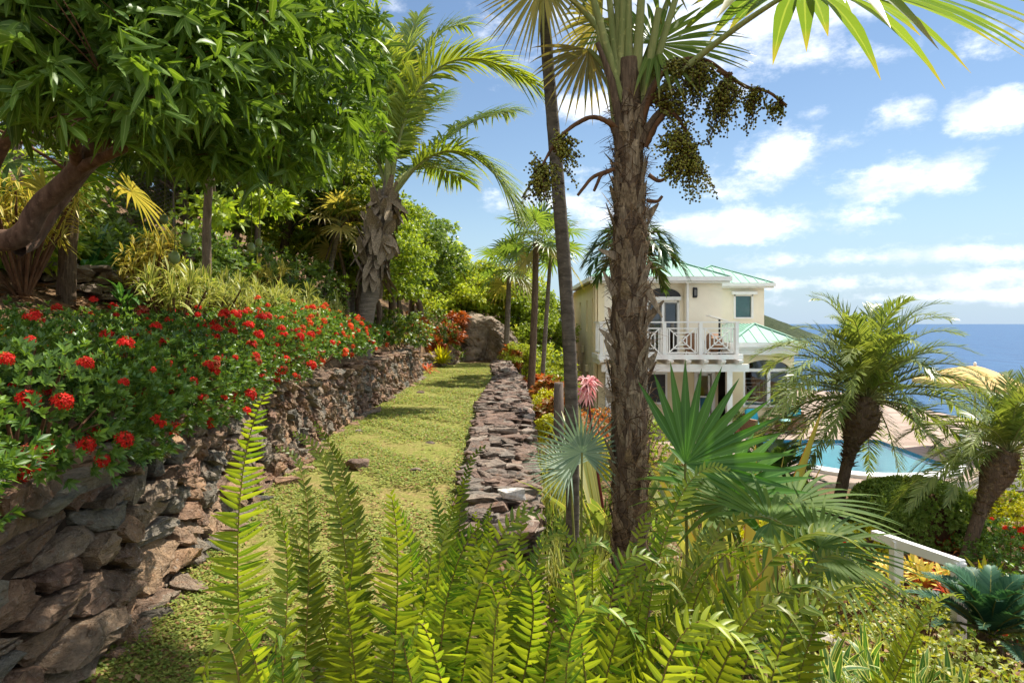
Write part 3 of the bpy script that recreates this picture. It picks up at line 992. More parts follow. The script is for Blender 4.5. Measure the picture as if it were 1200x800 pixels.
# ------------------------------------------------------------------ dry stone walls
def clip(poly, nx, ny, c):
    out = []
    for k in range(len(poly)):
        a, b = poly[k], poly[(k + 1) % len(poly)]
        da = a[0] * nx + a[1] * ny - c; db = b[0] * nx + b[1] * ny - c
        if da <= 0: out.append(a)
        if (da < 0 < db) or (db < 0 < da):
            t = da / (da - db); out.append((a[0] + (b[0] - a[0]) * t, a[1] + (b[1] - a[1]) * t))
    return out


def stone_face(mb, curve, s0, s1, hfun, cw, ch, lean=.12, rng=None, mat=0):
    """interlocking flat stones: cells of a stretched Voronoi pattern, each pushed out as a faceted block.
    curve(s) -> (x, y, nx, ny)"""
    rng = rng or np.random.default_rng(3)
    lo_s, hi_s = s0, s1
    pts = []
    hmax = max(hfun(s) for s in np.linspace(s0, s1, 20)) + .05
    z = -.12; row = 0
    while z < hmax + ch:
        s = s0 + rng.uniform(0, cw)
        while s < s1:
            w = cw * rng.choice([.55, .8, 1, 1.3, 1.9], p=[.2, .25, .25, .2, .1])
            pts.append((s + w / 2, z + rng.normal(0, ch * .2), rng.uniform(-.35, .35)))
            s += w
        z += ch * rng.uniform(.8, 1.2)
    pts = np.array(pts); asp = cw / ch * .62
    Q = np.stack([pts[:, 0], pts[:, 1] * asp + .25 * pts[:, 0] * 0], 1)
    order = np.argsort(Q[:, 0]); 
    for i in range(len(pts)):
        s, z, wgt = pts[i]
        if z > hfun(s) + ch * .25 or z < -.15: continue
        d = np.sum((Q - Q[i]) ** 2, 1)
        nb = np.argpartition(d, 16)[:16]
        poly = [(s - cw * 1.6, (z - ch * 1.6) * asp), (s + cw * 1.6, (z - ch * 1.6) * asp), (s + cw * 1.6, (z + ch * 1.6) * asp), (s - cw * 1.6, (z + ch * 1.6) * asp)]
        for j in nb:
            if j == i: continue
            nx, ny = Q[j] - Q[i]
            m = (Q[j] + Q[i]) / 2
            ww = (pts[i, 2] - pts[j, 2]) * .12 * cw * cw
            poly = clip(poly, nx, ny, m[0] * nx + m[1] * ny + ww)
            if len(poly) < 3: break
        if len(poly) >= 3: poly = clip(poly, -1, 0, -lo_s)
        if len(poly) >= 3: poly = clip(poly, 1, 0, hi_s)
        if len(poly) < 3: continue
        p = np.array(poly); p[:, 1] /= asp
        c = p.mean(0)
        e = p - c; r = np.linalg.norm(e, axis=1, keepdims=True)
        p = c + e * np.maximum(.3, (r - rng.uniform(.007, .02)) / np.maximum(r, 1e-6))
        # cut the corners, then roughen the outline
        q = np.stack([p * .8 + np.roll(p, -1, 0) * .2, p * .25 + np.roll(p, -1, 0) * .75], 1).reshape(-1, 2)
        q = q + rng.normal(0, .0045, q.shape)
        k = len(q)
        size = math.sqrt(max(1e-4, abs(np.sum(p[:, 0] * np.roll(p[:, 1], -1) - np.roll(p[:, 0], -1) * p[:, 1])) / 2))
        out = rng.normal(0, .028); ta, tb = rng.normal(0, .2 * min(1, .2 / cw)), rng.normal(-.08, .26)
        rings = []
        for f, dep in ((1.0, -.2), (1.0, -.028), (.93, -.006), (.62 if k > 6 else .55, .012)):
            qq = c + (q - c) * f + (rng.normal(0, .011, q.shape) if f < 1 else 0)
            dd = np.zeros(k) + out + dep + (0 if dep < -.1 else ((qq[:, 0] - c[0]) * ta + (qq[:, 1] - c[1]) * tb)) + (rng.normal(0, .013, k) if dep > -.1 else 0)
            rings.append((qq, dd))
        V = []
        for qq, dd in rings:
            for (a, b), g in zip(qq, dd):
                x, y, nx, ny = curve(a); g2 = g - lean * b
                V.append((x + nx * g2, y + ny * g2, b))
        x, y, nx, ny = curve(c[0]); g2 = out + .016 - lean * c[1]
        V.append((x + nx * g2, y + ny * g2, c[1]))
        faces = []
        for r in range(3):
            for a in range(k):
                faces.append([r * k + a, r * k + (a + 1) % k, (r + 1) * k + (a + 1) % k, (r + 1) * k + a])
        mb.add(V, faces, rn=rng.random(), mat=mat, smooth=False)
        mb.more([[3 * k + a, 3 * k + (a + 1) % k, 4 * k] for a in range(k)], mb.n - len(V), mat, False)


def roughen(o, lv):
    """broken, pitted faces: finer facets pushed in and out by noise"""
    sm = o.modifiers.new('facets', 'SUBSURF'); sm.subdivision_type = 'SIMPLE'; sm.levels = lv; sm.render_levels = lv
    for k, (sc, st) in enumerate(((.12, .026), (.035, .013))):
        t = bpy.data.textures.new('broken_stone', 'CLOUDS'); t.noise_scale = sc; t.noise_depth = 3; t.noise_type = 'HARD_NOISE' if k else 'SOFT_NOISE'
        d = o.modifiers.new('pits', 'DISPLACE'); d.texture = t; d.texture_coords = 'LOCAL'; d.strength = st; d.mid_level = .5


def left_wall():
    root = thing('dry_stone_wall', 'tall dry stone retaining wall of brown and grey slabs under the red flowering hedge', 'stone wall', (-2.6, 9, 0))
    ys = np.linspace(-1.5, 20.4, 240); xs = wall_face_x(ys)
    # the far end turns away from the lawn
    ex = np.linspace(0, 1, 30)[1:]
    xs = np.concatenate([xs, xs[-1] - .25 * (1 - np.cos(ex * PI / 2)) - .75 * np.maximum(0, ex - .25)])
    ys = np.concatenate([ys, 20.4 + .55 * np.sin(ex * PI / 2)])
    S = np.concatenate([[0], np.cumsum(np.hypot(np.diff(xs), np.diff(ys)))])
    tx = np.gradient(xs, S); ty = np.gradient(ys, S)

    def curve(s):
        x, y = np.interp(s, S, xs), np.interp(s, S, ys)
        a, b = np.interp(s, S, tx), np.interp(s, S, ty); n = math.hypot(a, b)
        return x, y, b / n, -a / n
    H = lambda s: np.interp(s, [0, 4, 9, 11.5, 14, 18, 30], [1.02, 1.0, .96, .9, .86, .9, .92]) + .035 * math.sin(s * 5.1) + .03 * math.sin(s * 2.3)
    mb = MB()
    rg = np.random.default_rng(5)
    stone_face(mb, curve, 0, 5.4, H, .58, .11, rng=rg)
    stone_face(mb, curve, 5.4, 8.5, H, .32, .12, rng=rg)
    stone_face(mb, curve, 8.5, S[-1], H, .2, .115, rng=rg)
    # cap stones
    s = np.arange(0, S[-1], .2); n = len(s)
    c = np.array([curve(a) for a in s])
    for row, (off, dz) in enumerate(((-.16, .0), (-.34, .015))):
        pos = np.stack([c[:, 0] + c[:, 2] * (off + R.normal(0, .03, n)), c[:, 1] + c[:, 3] * off, np.array([H(a) for a in s]) + dz + R.normal(0, .015, n)], 1)
        rocks(mb, pos, np.stack([R.uniform(.2, .34, n), R.uniform(.2, .5, n), R.uniform(.06, .13, n)], 1), np.arctan2(c[:, 3], c[:, 2]) + R.normal(0, .25, n), .12)
    # stones tumbled along the foot
    n = 90; a = R.uniform(0, S[-1], n); c = np.array([curve(q) for q in a])
    pos = np.stack([c[:, 0] + c[:, 2] * R.uniform(-.02, .1, n), c[:, 1] + c[:, 3] * .03, R.uniform(.0, .04, n)], 1)
    rocks(mb, pos, np.stack([R.uniform(.08, .3, n), R.uniform(.1, .4, n), R.uniform(.06, .18, n)], 1), R.uniform(0, 6, n), .25)
    roughen(mb.build('stonework', M['stone_left'], root), 2)
    core = MB()
    s = np.linspace(0, S[-1], 120); c = np.array([curve(a) for a in s]); h = np.array([H(a) for a in s]) - .03
    top = np.stack([c[:, 0] - c[:, 2] * (.1 + .12 * h), c[:, 1] - c[:, 3] * (.1 + .12 * h), h], 1)
    bot = np.stack([c[:, 0] - c[:, 2] * .08, c[:, 1] - c[:, 3] * .08, h * 0 - .2], 1)
    bk = np.stack([c[:, 0] - c[:, 2] * .5, c[:, 1] - c[:, 3] * .5, h], 1)
    v = np.concatenate([bot, top, bk]); m = len(s); i = np.arange(m - 1)
    core.add(v, np.concatenate([np.stack([i, i + 1, m + i + 1, m + i], 1), np.stack([m + i, m + i + 1, 2 * m + i + 1, 2 * m + i], 1)]), rn=.2, smooth=False)
    core.build('earth_core', M['earth'], root)


left_wall()


def small_walls():
    def line_wall(name, label, pts, h, cw, ch, loc, seed, thick=.4, mname='stone_left'):
        root = thing(name, label, 'stone wall', loc)
        p = catmull(pts, 12)[:, :3]
        S = np.concatenate([[0], np.cumsum(np.linalg.norm(np.diff(p[:, :2], axis=0), axis=1))])
        tx = np.gradient(p[:, 0], S); ty = np.gradient(p[:, 1], S)
        z0 = p[:, 2]

        def curve(s):
            a, b = np.interp(s, S, tx), np.interp(s, S, ty); n = math.hypot(a, b)
            return np.interp(s, S, p[:, 0]), np.interp(s, S, p[:, 1]), b / n, -a / n
        mb = MB()
        Hf = lambda s: h + .06 * math.sin(s * 4) + .04 * math.sin(s * 9)
        stone_face(mb, curve, 0, S[-1], Hf, cw, ch, rng=np.random.default_rng(seed))
        for k in range(len(mb.V)):
            mb.V[k][:, 2] += np.interp(mb.V[k][:, 1] * 0 + mb.V[k].mean(0)[1], p[:, 1], z0) if p[-1, 1] > p[0, 1] else z0.mean()
        s = np.arange(0, S[-1], .22); n = len(s); c = np.array([curve(a) for a in s]); zz = np.interp(s, S, z0)
        for off in (-.12, -.3):
            pos = np.stack([c[:, 0] + c[:, 2] * off, c[:, 1] + c[:, 3] * off, zz + np.array([Hf(a) for a in s])], 1)
            rocks(mb, pos, np.stack([R.uniform(.2, .35, n), R.uniform(.2, .4, n), R.uniform(.08, .15, n)], 1), np.arctan2(c[:, 3], c[:, 2]) + R.normal(0, .3, n), .15)
        mb.build('stonework', M[mname], root)
        core = MB(); s = np.linspace(0, S[-1], 40); c = np.array([curve(a) for a in s]); zz = np.interp(s, S, z0)
        m = len(s); i = np.arange(m - 1)
        hh = np.array([Hf(a) for a in s]) - .04
        v = np.concatenate([np.stack([c[:, 0] - c[:, 2] * .1, c[:, 1] - c[:, 3] * .1, zz - .3], 1), np.stack([c[:, 0] - c[:, 2] * .18, c[:, 1] - c[:, 3] * .18, zz + hh], 1), np.stack([c[:, 0] - c[:, 2] * .5, c[:, 1] - c[:, 3] * .5, zz + hh], 1)])
        core.add(v, np.concatenate([np.stack([i, i + 1, m + i + 1, m + i], 1), np.stack([m + i, m + i + 1, 2 * m + i + 1, 2 * m + i], 1)]), rn=.2, smooth=False)
        core.build('earth_core', M['earth'], root)
    line_wall('dry_stone_wall', 'short low stone wall at the far end of the lawn beside the boulder', [(-3.3, 22.6, 0), (-3.0, 24.8, 0), (-2.5, 27, 0), (-2.05, 28.8, 0)], .5, .24, .13, (-2.6, 26, 0), 8)
    line_wall('dry_stone_wall', 'shaded terrace wall of flat stones on the bank behind the hedge at far left', [(-6.6, 6.6, 1.98), (-5.6, 7.3, 1.92), (-5.0, 7.7, 1.84), (-4.6, 8.4, 1.8)], .46, .3, .1, (-5.4, 7.4, 1.7), 9, mname='stone_grey')


small_walls()


def right_wall():
    root = thing('dry_stone_wall', 'low broad wall of flat reddish stones along the right edge of the lawn', 'stone wall', (-.1, 12, 0))
    mb = MB()
    n = 1450
    y = R.uniform(4.9, 27.5, n); u = R.random(n)
    a, b = low_left(y), low_right(y)
    x = a + (b - a) * u
    lvl = R.integers(0, 3, n)
    z = .07 + .06 * lvl + R.normal(0, .012, n) - .05 * np.abs(u - .5) * 2
    long = R.uniform(.2, .42, n)
    sz = np.stack([long, long * R.uniform(.5, .85, n), R.uniform(.05, .1, n)], 1)
    rocks(mb, np.stack([x, y, z], 1), sz, R.uniform(0, PI, n), .16, rn=np.clip(R.random(n) * .97, 0, .97))
    # the faces on the lawn side and on the slope side
    n = 800
    y = R.uniform(4.9, 27.5, n); side = R.random(n) < .35
    x = np.where(side, low_left(y) - .0, low_right(y) + .03)
    z = np.where(side, R.uniform(-.03, .17, n), R.uniform(-.6, .17, n))
    rocks(mb, np.stack([x, y, z], 1), np.stack([R.uniform(.15, .3, n), R.uniform(.2, .4, n), R.uniform(.06, .11, n)], 1), R.normal(0, .3, n), .12, rn=np.clip(R.random(n) * .97, 0, .97))
    # the white stone at the near end
    rocks(mb, [P(600, 552, 5.6) * [1, 1, 0] + [0, 0, .26]], [[.2, .16, .12]], [.4], .1, rn=[1.0])
    roughen(mb.build('stonework', M['stone_right'], root), 1)
    core = MB(); ys = np.linspace(5.0, 27.6, 60); a, b = low_left(ys) + .05, low_right(ys) - .02; m = len(ys); i = np.arange(m - 1)
    v = np.concatenate([np.stack([a, ys, ys * 0 - .1], 1), np.stack([a, ys, ys * 0 + .12], 1), np.stack([b, ys, ys * 0 + .12], 1), np.stack([b, ys, ys * 0 - .8], 1)])
    core.add(v, np.concatenate([np.stack([k * m + i, k * m + i + 1, (k + 1) * m + i + 1, (k + 1) * m + i], 1) for k in range(3)]), rn=.2, smooth=False)
    core.build('earth_core', M['earth'], root)


right_wall()


def lump(name, label, c, size, seed, m, cat='rock', sub=4, amp=.35, sharp=1.0):
    """a weathered boulder: a displaced ball with flat breaks"""
    v, f = ico(sub)
    rg = np.random.default_rng(seed)
    planes = nrm(rg.normal(size=(9, 3))); dist = rg.uniform(.55, .85, 9)
    p = v.copy()
    for q, dd in zip(planes, dist):
        h = p @ q - dd
        p = p - np.maximum(h, 0)[:, None] * q * .92
    d = np.array([mnoise.fractal(Vector(a * 1.8 + seed), .9, 2.1, 6) for a in p]) * amp * .35
    p = p * (1 + d[:, None])
    mb = MB(); mb.add(p * np.asarray(size) / 2 + np.asarray(c), f, rn=rg.random(), smooth=False)
    o = mb.build(name, m, loc=np.asarray(c) - [0, 0, size[2] * .45])
    return tag(o, label, cat)


def boulder():
    # the big outcrop at the end of the lawn: two slabs leaning together, one thing
    v, f = ico(5)
    mb = MB()

    def slab(c, size, rot, seed):
        rg = np.random.default_rng(seed)
        planes = nrm(rg.normal(size=(10, 3))); dist = rg.uniform(.5, .85, 10); p = v.copy()
        for q, dd in zip(planes, dist):
            p = p - np.maximum(p @ q - dd, 0)[:, None] * q * .95
        d = np.array([mnoise.fractal(Vector(a * 2.2 + seed), .8, 2.2, 7) for a in p]) * .12
        crack = np.array([abs(mnoise.noise(Vector((a[0] * 2 + seed, a[1] * 2, a[2] * 4)))) for a in p])
        p = p * (1 + d[:, None] - .1 * np.maximum(0, .1 - crack)[:, None] * 6)
        p = p * np.asarray(size) / 2
        p = p @ np.array(Matrix.Rotation(rot, 3, 'Y')).T + np.asarray(c)
        mb.add(p, f, rn=rg.random(), smooth=False)
    slab((-1.5, 29.9, .95), (3.2, 2.4, 3.1), .42, 4)
    slab((-.55, 29.5, .45), (3.0, 2.0, 2.0), .66, 12)
    slab((.45, 29.7, .05), (2.2, 1.8, 1.4), .5, 23)
    slab((-2.75, 29.9, .6), (1.8, 1.6, 1.5), -.2, 31)
    slab((-1.9, 29.0, .2), (1.6, 1.0, 1.1), .1, 42)
    tag(mb.build('boulder', M['stone_grey'], loc=(-1, 29.5, 0)), 'big grey weathered boulder at the far end of the lawn', 'boulder')


boulder()
lump('rock', 'rounded reddish rock half sunk in the lawn near the tall wall', P(420, 543, 7.75) * [1, 1, 0] + [0, 0, .045], (.34, .28, .22), 3, M['stone_right'], sub=3)
lump('rock', 'small flat stone in the middle of the lawn', P(503, 522, 9.25) * [1, 1, 0] + [0, 0, .03], (.16, .12, .07), 5, M['stone_right'], sub=3)
lump('rock', 'grey pebble on the lawn just beyond the ferns', P(487, 556, 7.5) * [1, 1, 0] + [0, 0, .04], (.15, .11, .08), 7, M['stone_left'], sub=3)
lump('rock', 'flat slab lying at the foot of the tall wall by the fern tips', P(421, 507, 10.3) * [1, 1, 0] + [0, 0, .03], (.28, .2, .08), 8, M['stone_left'], sub=3)
lump('rock', 'tiny brown stone lying in the far part of the lawn', np.array([-2.2, 16.0, .04]), (.2, .16, .1), 9, M['stone_right'], sub=3)
lump('rock', 'reddish rock beside the end of the short far wall', (-3.5, 22.4, .3), (.8, .7, .8), 14, M['stone_right'], sub=4)
lump('rock', 'mossy grey rock on the bank above the far wall', (-4.2, 24.2, .95), (1.1, .9, .8), 15, M['stone_grey'], sub=4)

# ------------------------------------------------------------------ the villa
def hip_roof(mb, x0, x1, y0, y1, z, pitch, left=True, right=True, thick=.1, ribs=.42):
    W, D = x1 - x0, y1 - y0
    faces = []
    if W <= D:
        h = W / 2 * pitch; xm = (x0 + x1) / 2
        a, b = (xm, y0 + W / 2, z + h), (xm, y1 - W / 2, z + h)
        faces = [[(x0, y0, z), (x1, y0, z), a], [(x1, y0, z), (x1, y1, z), b, a], [(x1, y1, z), (x0, y1, z), b], [(x0, y1, z), (x0, y0, z), a, b]]
    else:
        h = D / 2 * pitch; ym = (y0 + y1) / 2
        a = (x0 + (D / 2 if left else 0), ym, z + h); b = (x1 - (D / 2 if right else 0), ym, z + h)
        faces = [[(x0, y0, z), (x1, y0, z), b, a], [(x1, y0, z), (x1, y1, z), b], [(x1, y1, z), (x0, y1, z), a, b], [(x0, y1, z), (x0, y0, z), a]]
    for f in faces:
        mb.add(f, [list(range(len(f)))], rn=.5, smooth=False)
        e0, e1 = np.array(f[0]), np.array(f[1]); d = e1 - e0; ln = np.linalg.norm(d); d = d / ln
        top = np.array(f[2:]); nrmv = nrm(np.cross(d, top[0] - e0))
        inw = nrm(np.cross(nrmv, d))
        poly = [(np.dot(np.array(p) - e0, d), np.dot(np.array(p) - e0, inw)) for p in f]
        s = ribs / 2
        while s < ln:
            best = 0
            for k in range(len(poly)):
                (s1, t1), (s2, t2) = poly[k], poly[(k + 1) % len(poly)]
                if (s1 - s) * (s2 - s) < 0:
                    best = max(best, t1 + (t2 - t1) * (s - s1) / (s2 - s1))
            if best > .15:
                p = e0 + d * s + nrmv * .012
                bar(mb, p, p + inw * best, .03, .02, up=nrmv)
            s += ribs
    # hip caps
    for f in faces:
        bar(mb, np.array(f[1]) + [0, 0, .02], np.array(f[2]) + [0, 0, .02], .12, .035)
    mb.add([(x0, y0, z - .03), (x1, y0, z - .03), (x1, y1, z - .03), (x0, y1, z - .03)], [[3, 2, 1, 0]], rn=.5, mat=1, smooth=False)


def portal(mb, x0, x1, z0, z1, y, thick, ox0, ox1, oz, arch=0.0, mat=0):
    """a wall with an opening down to its foot, flat or arched"""
    pts = [(x0, z0), (x0, z1), (x1, z1), (x1, z0), (ox1, z0), (ox1, oz)]
    if arch > 0:
        c = (ox0 + ox1) / 2; a = (ox1 - ox0) / 2
        for k in range(1, 16):
            t = PI * k / 16; pts.append((c + a * math.cos(t), oz + arch * math.sin(t)))
    pts += [(ox0, oz), (ox0, z0)]
    n = len(pts)
    # split in simple strips so that the face stays clean
    front = np.array([(x, y, z) for x, z in pts])
    poly_prism(mb, front[::-1], (0, thick, 0), mat)


def villa():
    root = thing('villa', 'two storey cream villa with mint metal roofs and a white balcony', 'house', (5.8, 26.3, -2.36))
    G = -2.36
    w = MB()
    yF = 26.3                                           # front of the main block
    # main block: left side wall with slit windows, front, right
    holes = [(28.0, 1.35, 2.72), (30.2, 1.35, 2.72), (33.2, 1.35, 2.6), (29.0, -1.6, -.1), (31.4, -1.6, -.1), (34.0, -1.6, -.1)]
    ys = [26.3, 27.75, 28.25, 29.95, 30.45, 32.95, 33.45, 37]
    X0 = 3.4
    zt = 3.42
    box(w, (X0, 26.3, 2.75), (X0 + .25, 37, zt), 1)
    box(w, (X0, 26.3, .0), (X0 + .25, 37, 1.35), 1)
    for a, b in ((26.3, 27.75), (28.25, 29.95), (30.45, 32.95), (33.45, 37)): box(w, (X0, a, 1.35), (X0 + .25, b, 2.75), 1)
    box(w, (X0, 26.3, -3.2), (X0 + .25, 37, -1.6), 1)
    for a, b in ((26.3, 28.75), (29.25, 31.15), (31.65, 33.75), (34.25, 37)): box(w, (X0, a, -1.6), (X0 + .25, b, 0), 1)
    # upper front: left bay, door recess, right bay
    box(w, (3.652, yF, .45), (4.95, yF + .25, zt), 0)
    box(w, (6.85, yF, .45), (8.3, yF + .25, zt), 0)
    portal(w, 4.95, 6.85, .45, zt, yF + .35, .2, 5.38, 6.72, 2.62, 0)
    box(w, (4.70, yF + .25, .45), (4.948, yF + .55, zt), 0); box(w, (6.852, yF + .25, .45), (7.1, yF + .55, zt), 0)
    # lower front behind the balcony posts
    portal(w, 3.652, 8.3, -3.2, .2, yF + .5, .22, 7.42, 8.08, -.3, 0, 1)
    box(w, (8.05, yF + .25, .42), (8.3, 37, zt), 0)          # right side, above
    box(w, (8.05, yF + .722, -3.2), (8.3, 37, .2), 0)
    box(w, (3.652, 36.75, -3.2), (8.048, 37, zt), 0)
    box(w, (3.66, yF + .5, .2), (8.3, 36.74, .42), 0)          # storey slab
    w.build('wall', [M['cream'], M['cream_deep']], root)
    # mint-lit right wing
    w2 = MB()
    yW = 33.0
    box(w2, (8.302, yW, .3), (11.0, yW + .25, 3.55)); box(w2, (11.94, yW, .3), (12.5, yW + .25, 3.55))
    box(w2, (11.0, yW, .3), (11.94, yW + .25, 1.95)); box(w2, (11.0, yW, 3.12), (11.94, yW + .25, 3.55))
    box(w2, (12.25, yW + .252, .3), (12.5, 40, 3.55)); box(w2, (8.302, 39.75, .3), (12.25, 40, 3.55))
    box(w2, (8.302, yW, -3.2), (12.5, 40, .298))
    w2.build('wall', M['cream'], root)
    # pavilion with the arched opening
    w3 = MB()
    yP = 25.95
    portal(w3, 8.45, 11.0, G, .55, yP, .25, 9.02, 10.85, -.1, .38, 1)
    box(w3, (10.75, yP + .252, G), (11.0, 31, .55), 1); box(w3, (8.302, 30.75, G), (10.748, 31, .55), 1)
    box(w3, (9.03, yP + .05, G), (10.84, yP + .2, -1.55), 1)
    w3.build('wall', [M['cream'], M['cream_deep']], root)
    # roofs
    def roof(x0, x1, y0, y1, z, pitch, left=True, right=True, fascia=.16):
        r = MB(); hip_roof(r, x0, x1, y0, y1, z, pitch, left, right)
        o = r.build('roof', [M['roof'], M['white']], root)
        g = MB()
        bar(g, (x0 - .05, y0 - .05, z - .09), (x1 + .05, y0 - .05, z - .09), .1, fascia)
        bar(g, (x1 + .05, y0, z - .09), (x1 + .05, y1, z - .09), .1, fascia)
        bar(g, (x0 - .05, y0, z - .09), (x0 - .05, y1, z - .09), .1, fascia)
        bar(g, (x0 - .02, y0 + .14, z - .2), (x1 + .02, y0 + .14, z - .2), .2, .1)
        g.build('gutter', M['white'], o)
        return o
    roof(3.1, 8.5, 25.95, 37.3, 3.54, .44)
    roof(8.1, 12.85, 32.65, 40.4, 3.7, .44)
    roof(8.302, 11.15, 25.3, 31.4, .98, .5, left=False)
    # beam under the pavilion eave
    b = MB(); box(b, (8.7, 25.55, .5), (11.0, 25.75, .82)); box(b, (8.45, 25.9, .551), (11.0, 26.1, .9)); b.build('eave_beam', M['white'], root)
    # pavilion opening: frame, posts, glass, railing seen inside
    f = MB()
    bar(f, (9.02, yP + .1, -.12), (10.85, yP + .1, -.12), .12, .12)
    bar(f, (9.06, yP + .1, -1.55), (9.06, yP + .1, -.18), .1, .1, up=(0, 1, 0)); bar(f, (10.03, yP + .1, -1.55), (10.03, yP + .1, -.18), .12, .12, up=(0, 1, 0)); bar(f, (10.8, yP + .1, -1.55), (10.8, yP + .1, -.18), .1, .1, up=(0, 1, 0))
    bar(f, (9.0, yP + .06, -1.52), (10.87, yP + .06, -1.52), .24, .07)
    fo = f.build('window', M['white'], root)
    gl = MB(); gl.add([(9.03, yP + .14, -1.5), (10.84, yP + .14, -1.5), (10.84, yP + .14, .25), (9.03, yP + .14, .25)], [[0, 1, 2, 3]], smooth=False)
    gl.build('pane', M['glass'], fo)
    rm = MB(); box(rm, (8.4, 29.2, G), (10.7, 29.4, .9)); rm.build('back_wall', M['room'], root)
    # lattice rail inside
    def lattice(mb, x0, x1, y, z0, z1, t=.045):
        bar(mb, (x0, y, z1), (x1, y, z1), t, t); bar(mb, (x0, y, z0), (x1, y, z0), t, t)
        bar(mb, (x0 + t, y, z0), (x0 + t, y, z1), t, t, up=(0, 1, 0)); bar(mb, (x1 - t, y, z0), (x1 - t, y, z1), t, t, up=(0, 1, 0))
        cx, cz = (x0 + x1) / 2, (z0 + z1) / 2; hx, hz = (x1 - x0) / 2 - .12, (z1 - z0) / 2 - .02
        for sx in (-1, 1):
            for sz in (-1, 1):
                bar(mb, (cx, y + .006, cz), (cx + sx * hx, y + .006, cz + sz * hz), t * .8, t * .8, up=(0, 1, 0))
        for k in (.34, .67, 1.0):
            for sx in (-1, 1): bar(mb, (cx + sx * hx * k, y, cz - hz * k), (cx + sx * hx * k, y, cz + hz * k), t * .8, t * .8, up=(0, 1, 0))
            if k < 1:
                for sz in (-1, 1): bar(mb, (cx - hx * k, y, cz + sz * hz * k), (cx + hx * k, y, cz + sz * hz * k), t * .8, t * .8)
    li = MB(); lattice(li, 9.1, 10.4, 27.2, -1.5, -.55); li.build('inner_railing', M['white'], root)
    # upper sliding door under a charcoal fanlight
    d = MB(); y = yF + .42
    bar(d, (5.36, y - .12, 2.70), (6.74, y - .12, 2.70), .18, .14)
    for x in (5.42, 6.06, 6.68): bar(d, (x, y, .45), (x, y, 2.62), .1, .08, up=(0, 1, 0))
    bar(d, (5.42, y, 2.58), (6.68, y, 2.58), .08, .09); bar(d, (5.42, y, .5), (6.68, y, .5), .08, .1)
    do = d.build('door', M['white'], root)
    fr = MB()
    for x0, x1 in ((5.5, 5.98), (6.14, 6.6)):
        for x in (x0, x1): bar(fr, (x, y - .02, .55), (x, y - .02, 2.53), .05, .05, up=(0, 1, 0))
        bar(fr, (x0, y - .021, 2.51), (x1, y - .021, 2.51), .05, .05)
    fr.build('frame', M['frame_grey'], do)
    p = MB()
    for x0, x1 in ((5.45, 6.04), (6.08, 6.66)): p.add([(x0, y + .02, .5), (x1, y + .02, .5), (x1, y + .02, 2.56), (x0, y + .02, 2.56)], [[0, 1, 2, 3]], smooth=False)
    p.build('pane', M['glass'], do)
    fan = MB(); c = 6.05
    pts = [(c + .70 * math.cos(PI * k / 16), y - .1, 2.775 + .34 * math.sin(PI * k / 16)) for k in range(17)]
    poly_prism(fan, np.array(pts), (0, .06, 0)); fan.build('fanlight', M['charcoal'], root)
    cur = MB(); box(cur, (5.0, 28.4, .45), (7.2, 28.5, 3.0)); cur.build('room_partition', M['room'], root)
    # downpipes
    for x, yy, z0, z1 in ((6.92, yF - .05, .45, 3.3), (3.34, 26.42, -2.4, 3.3), (3.34, 27.0, -2.4, 3.3)):
        q = MB(); tube(q, [(x, yy, z0), (x, yy, z1)], .05, 8); q.build('downpipe', M['white'] if x > 5 else M['cream_deep'], root)
    # slit window shutters and meter boxes on the side wall
    for yy, z0, z1 in holes:
        s = MB(); box(s, (X0 + .12, yy - .249, z0), (X0 + .16, yy + .249, z1)); s.build('window', M['cream_deep'] if z0 > 0 else M['frame_grey'], root)
    for yy, zz in ((27.4, 1.05), (31.6, .5), (29.9, -.3), (33, -.4)):
        s = MB(); box(s, (X0 - .12, yy - .2, zz - .14), (X0 - .002, yy + .2, zz + .14)); s.build('meter_box', M['cream_deep'], root)
    # lower door
    d = MB(); y = yF + .52
    for x in (7.40, 8.10): bar(d, (x, y - .02, -2.3), (x, y - .02, -.25), .14, .1, up=(0, 1, 0))
    bar(d, (7.33, y - .021, -.25), (8.17, y - .021, -.25), .1, .12); bar(d, (7.46, y + .05, -2.2), (8.04, y + .05, -2.2), .06, .2)
    bar(d, (7.46, y + .05, -1.25), (8.04, y + .05, -1.25), .06, .06)
    for x in (7.55, 7.95): bar(d, (x, y + .05, -2.3), (x, y + .05, -.32), .07, .06, up=(0, 1, 0))
    bar(d, (7.5, y + .05, -.35), (8.0, y + .05, -.35), .06, .1)
    do = d.build('door', M['white'], root)
    p = MB(); p.add([(7.5, y + .06, -1.22), (8.0, y + .06, -1.22), (8.0, y + .06, -.35), (7.5, y + .06, -.35)], [[0, 1, 2, 3]], smooth=False); p.build('pane', M['glass'], do)
    p = MB(); p.add([(7.5, y + .06, -2.2), (8.0, y + .06, -2.2), (8.0, y + .06, -1.28), (7.5, y + .06, -1.28)], [[0, 1, 2, 3]], smooth=False); p.build('lower_panel', M['blue_panel'], do)
    h = MB(); tube(h, [(7.55, y - .01, -1.3), (7.63, y - .01, -1.3)], .02, 8, cap=True); h.build('handle', M['black'], do)
    # lower window left of the door
    s = MB()
    for x in (5.4, 6.2): bar(s, (x, yF + .46, -1.5), (x, yF + .46, -.3), .08, .07, up=(0, 1, 0))
    for z in (-1.5, -.3): bar(s, (5.36, yF + .459, z), (6.24, yF + .459, z), .08, .08)
    so = s.build('window', M['white'], root)
    p = MB(); box(p, (5.43, yF + .47, -1.46), (6.17, yF + .497, -.34)); p.build('pane', M['charcoal'], so)
    # wing window with hood
    s = MB(); y = yW
    for x in (11.03, 11.91): bar(s, (x, y + .02, 1.95), (x, y + .02, 3.12), .1, .12, up=(0, 1, 0))
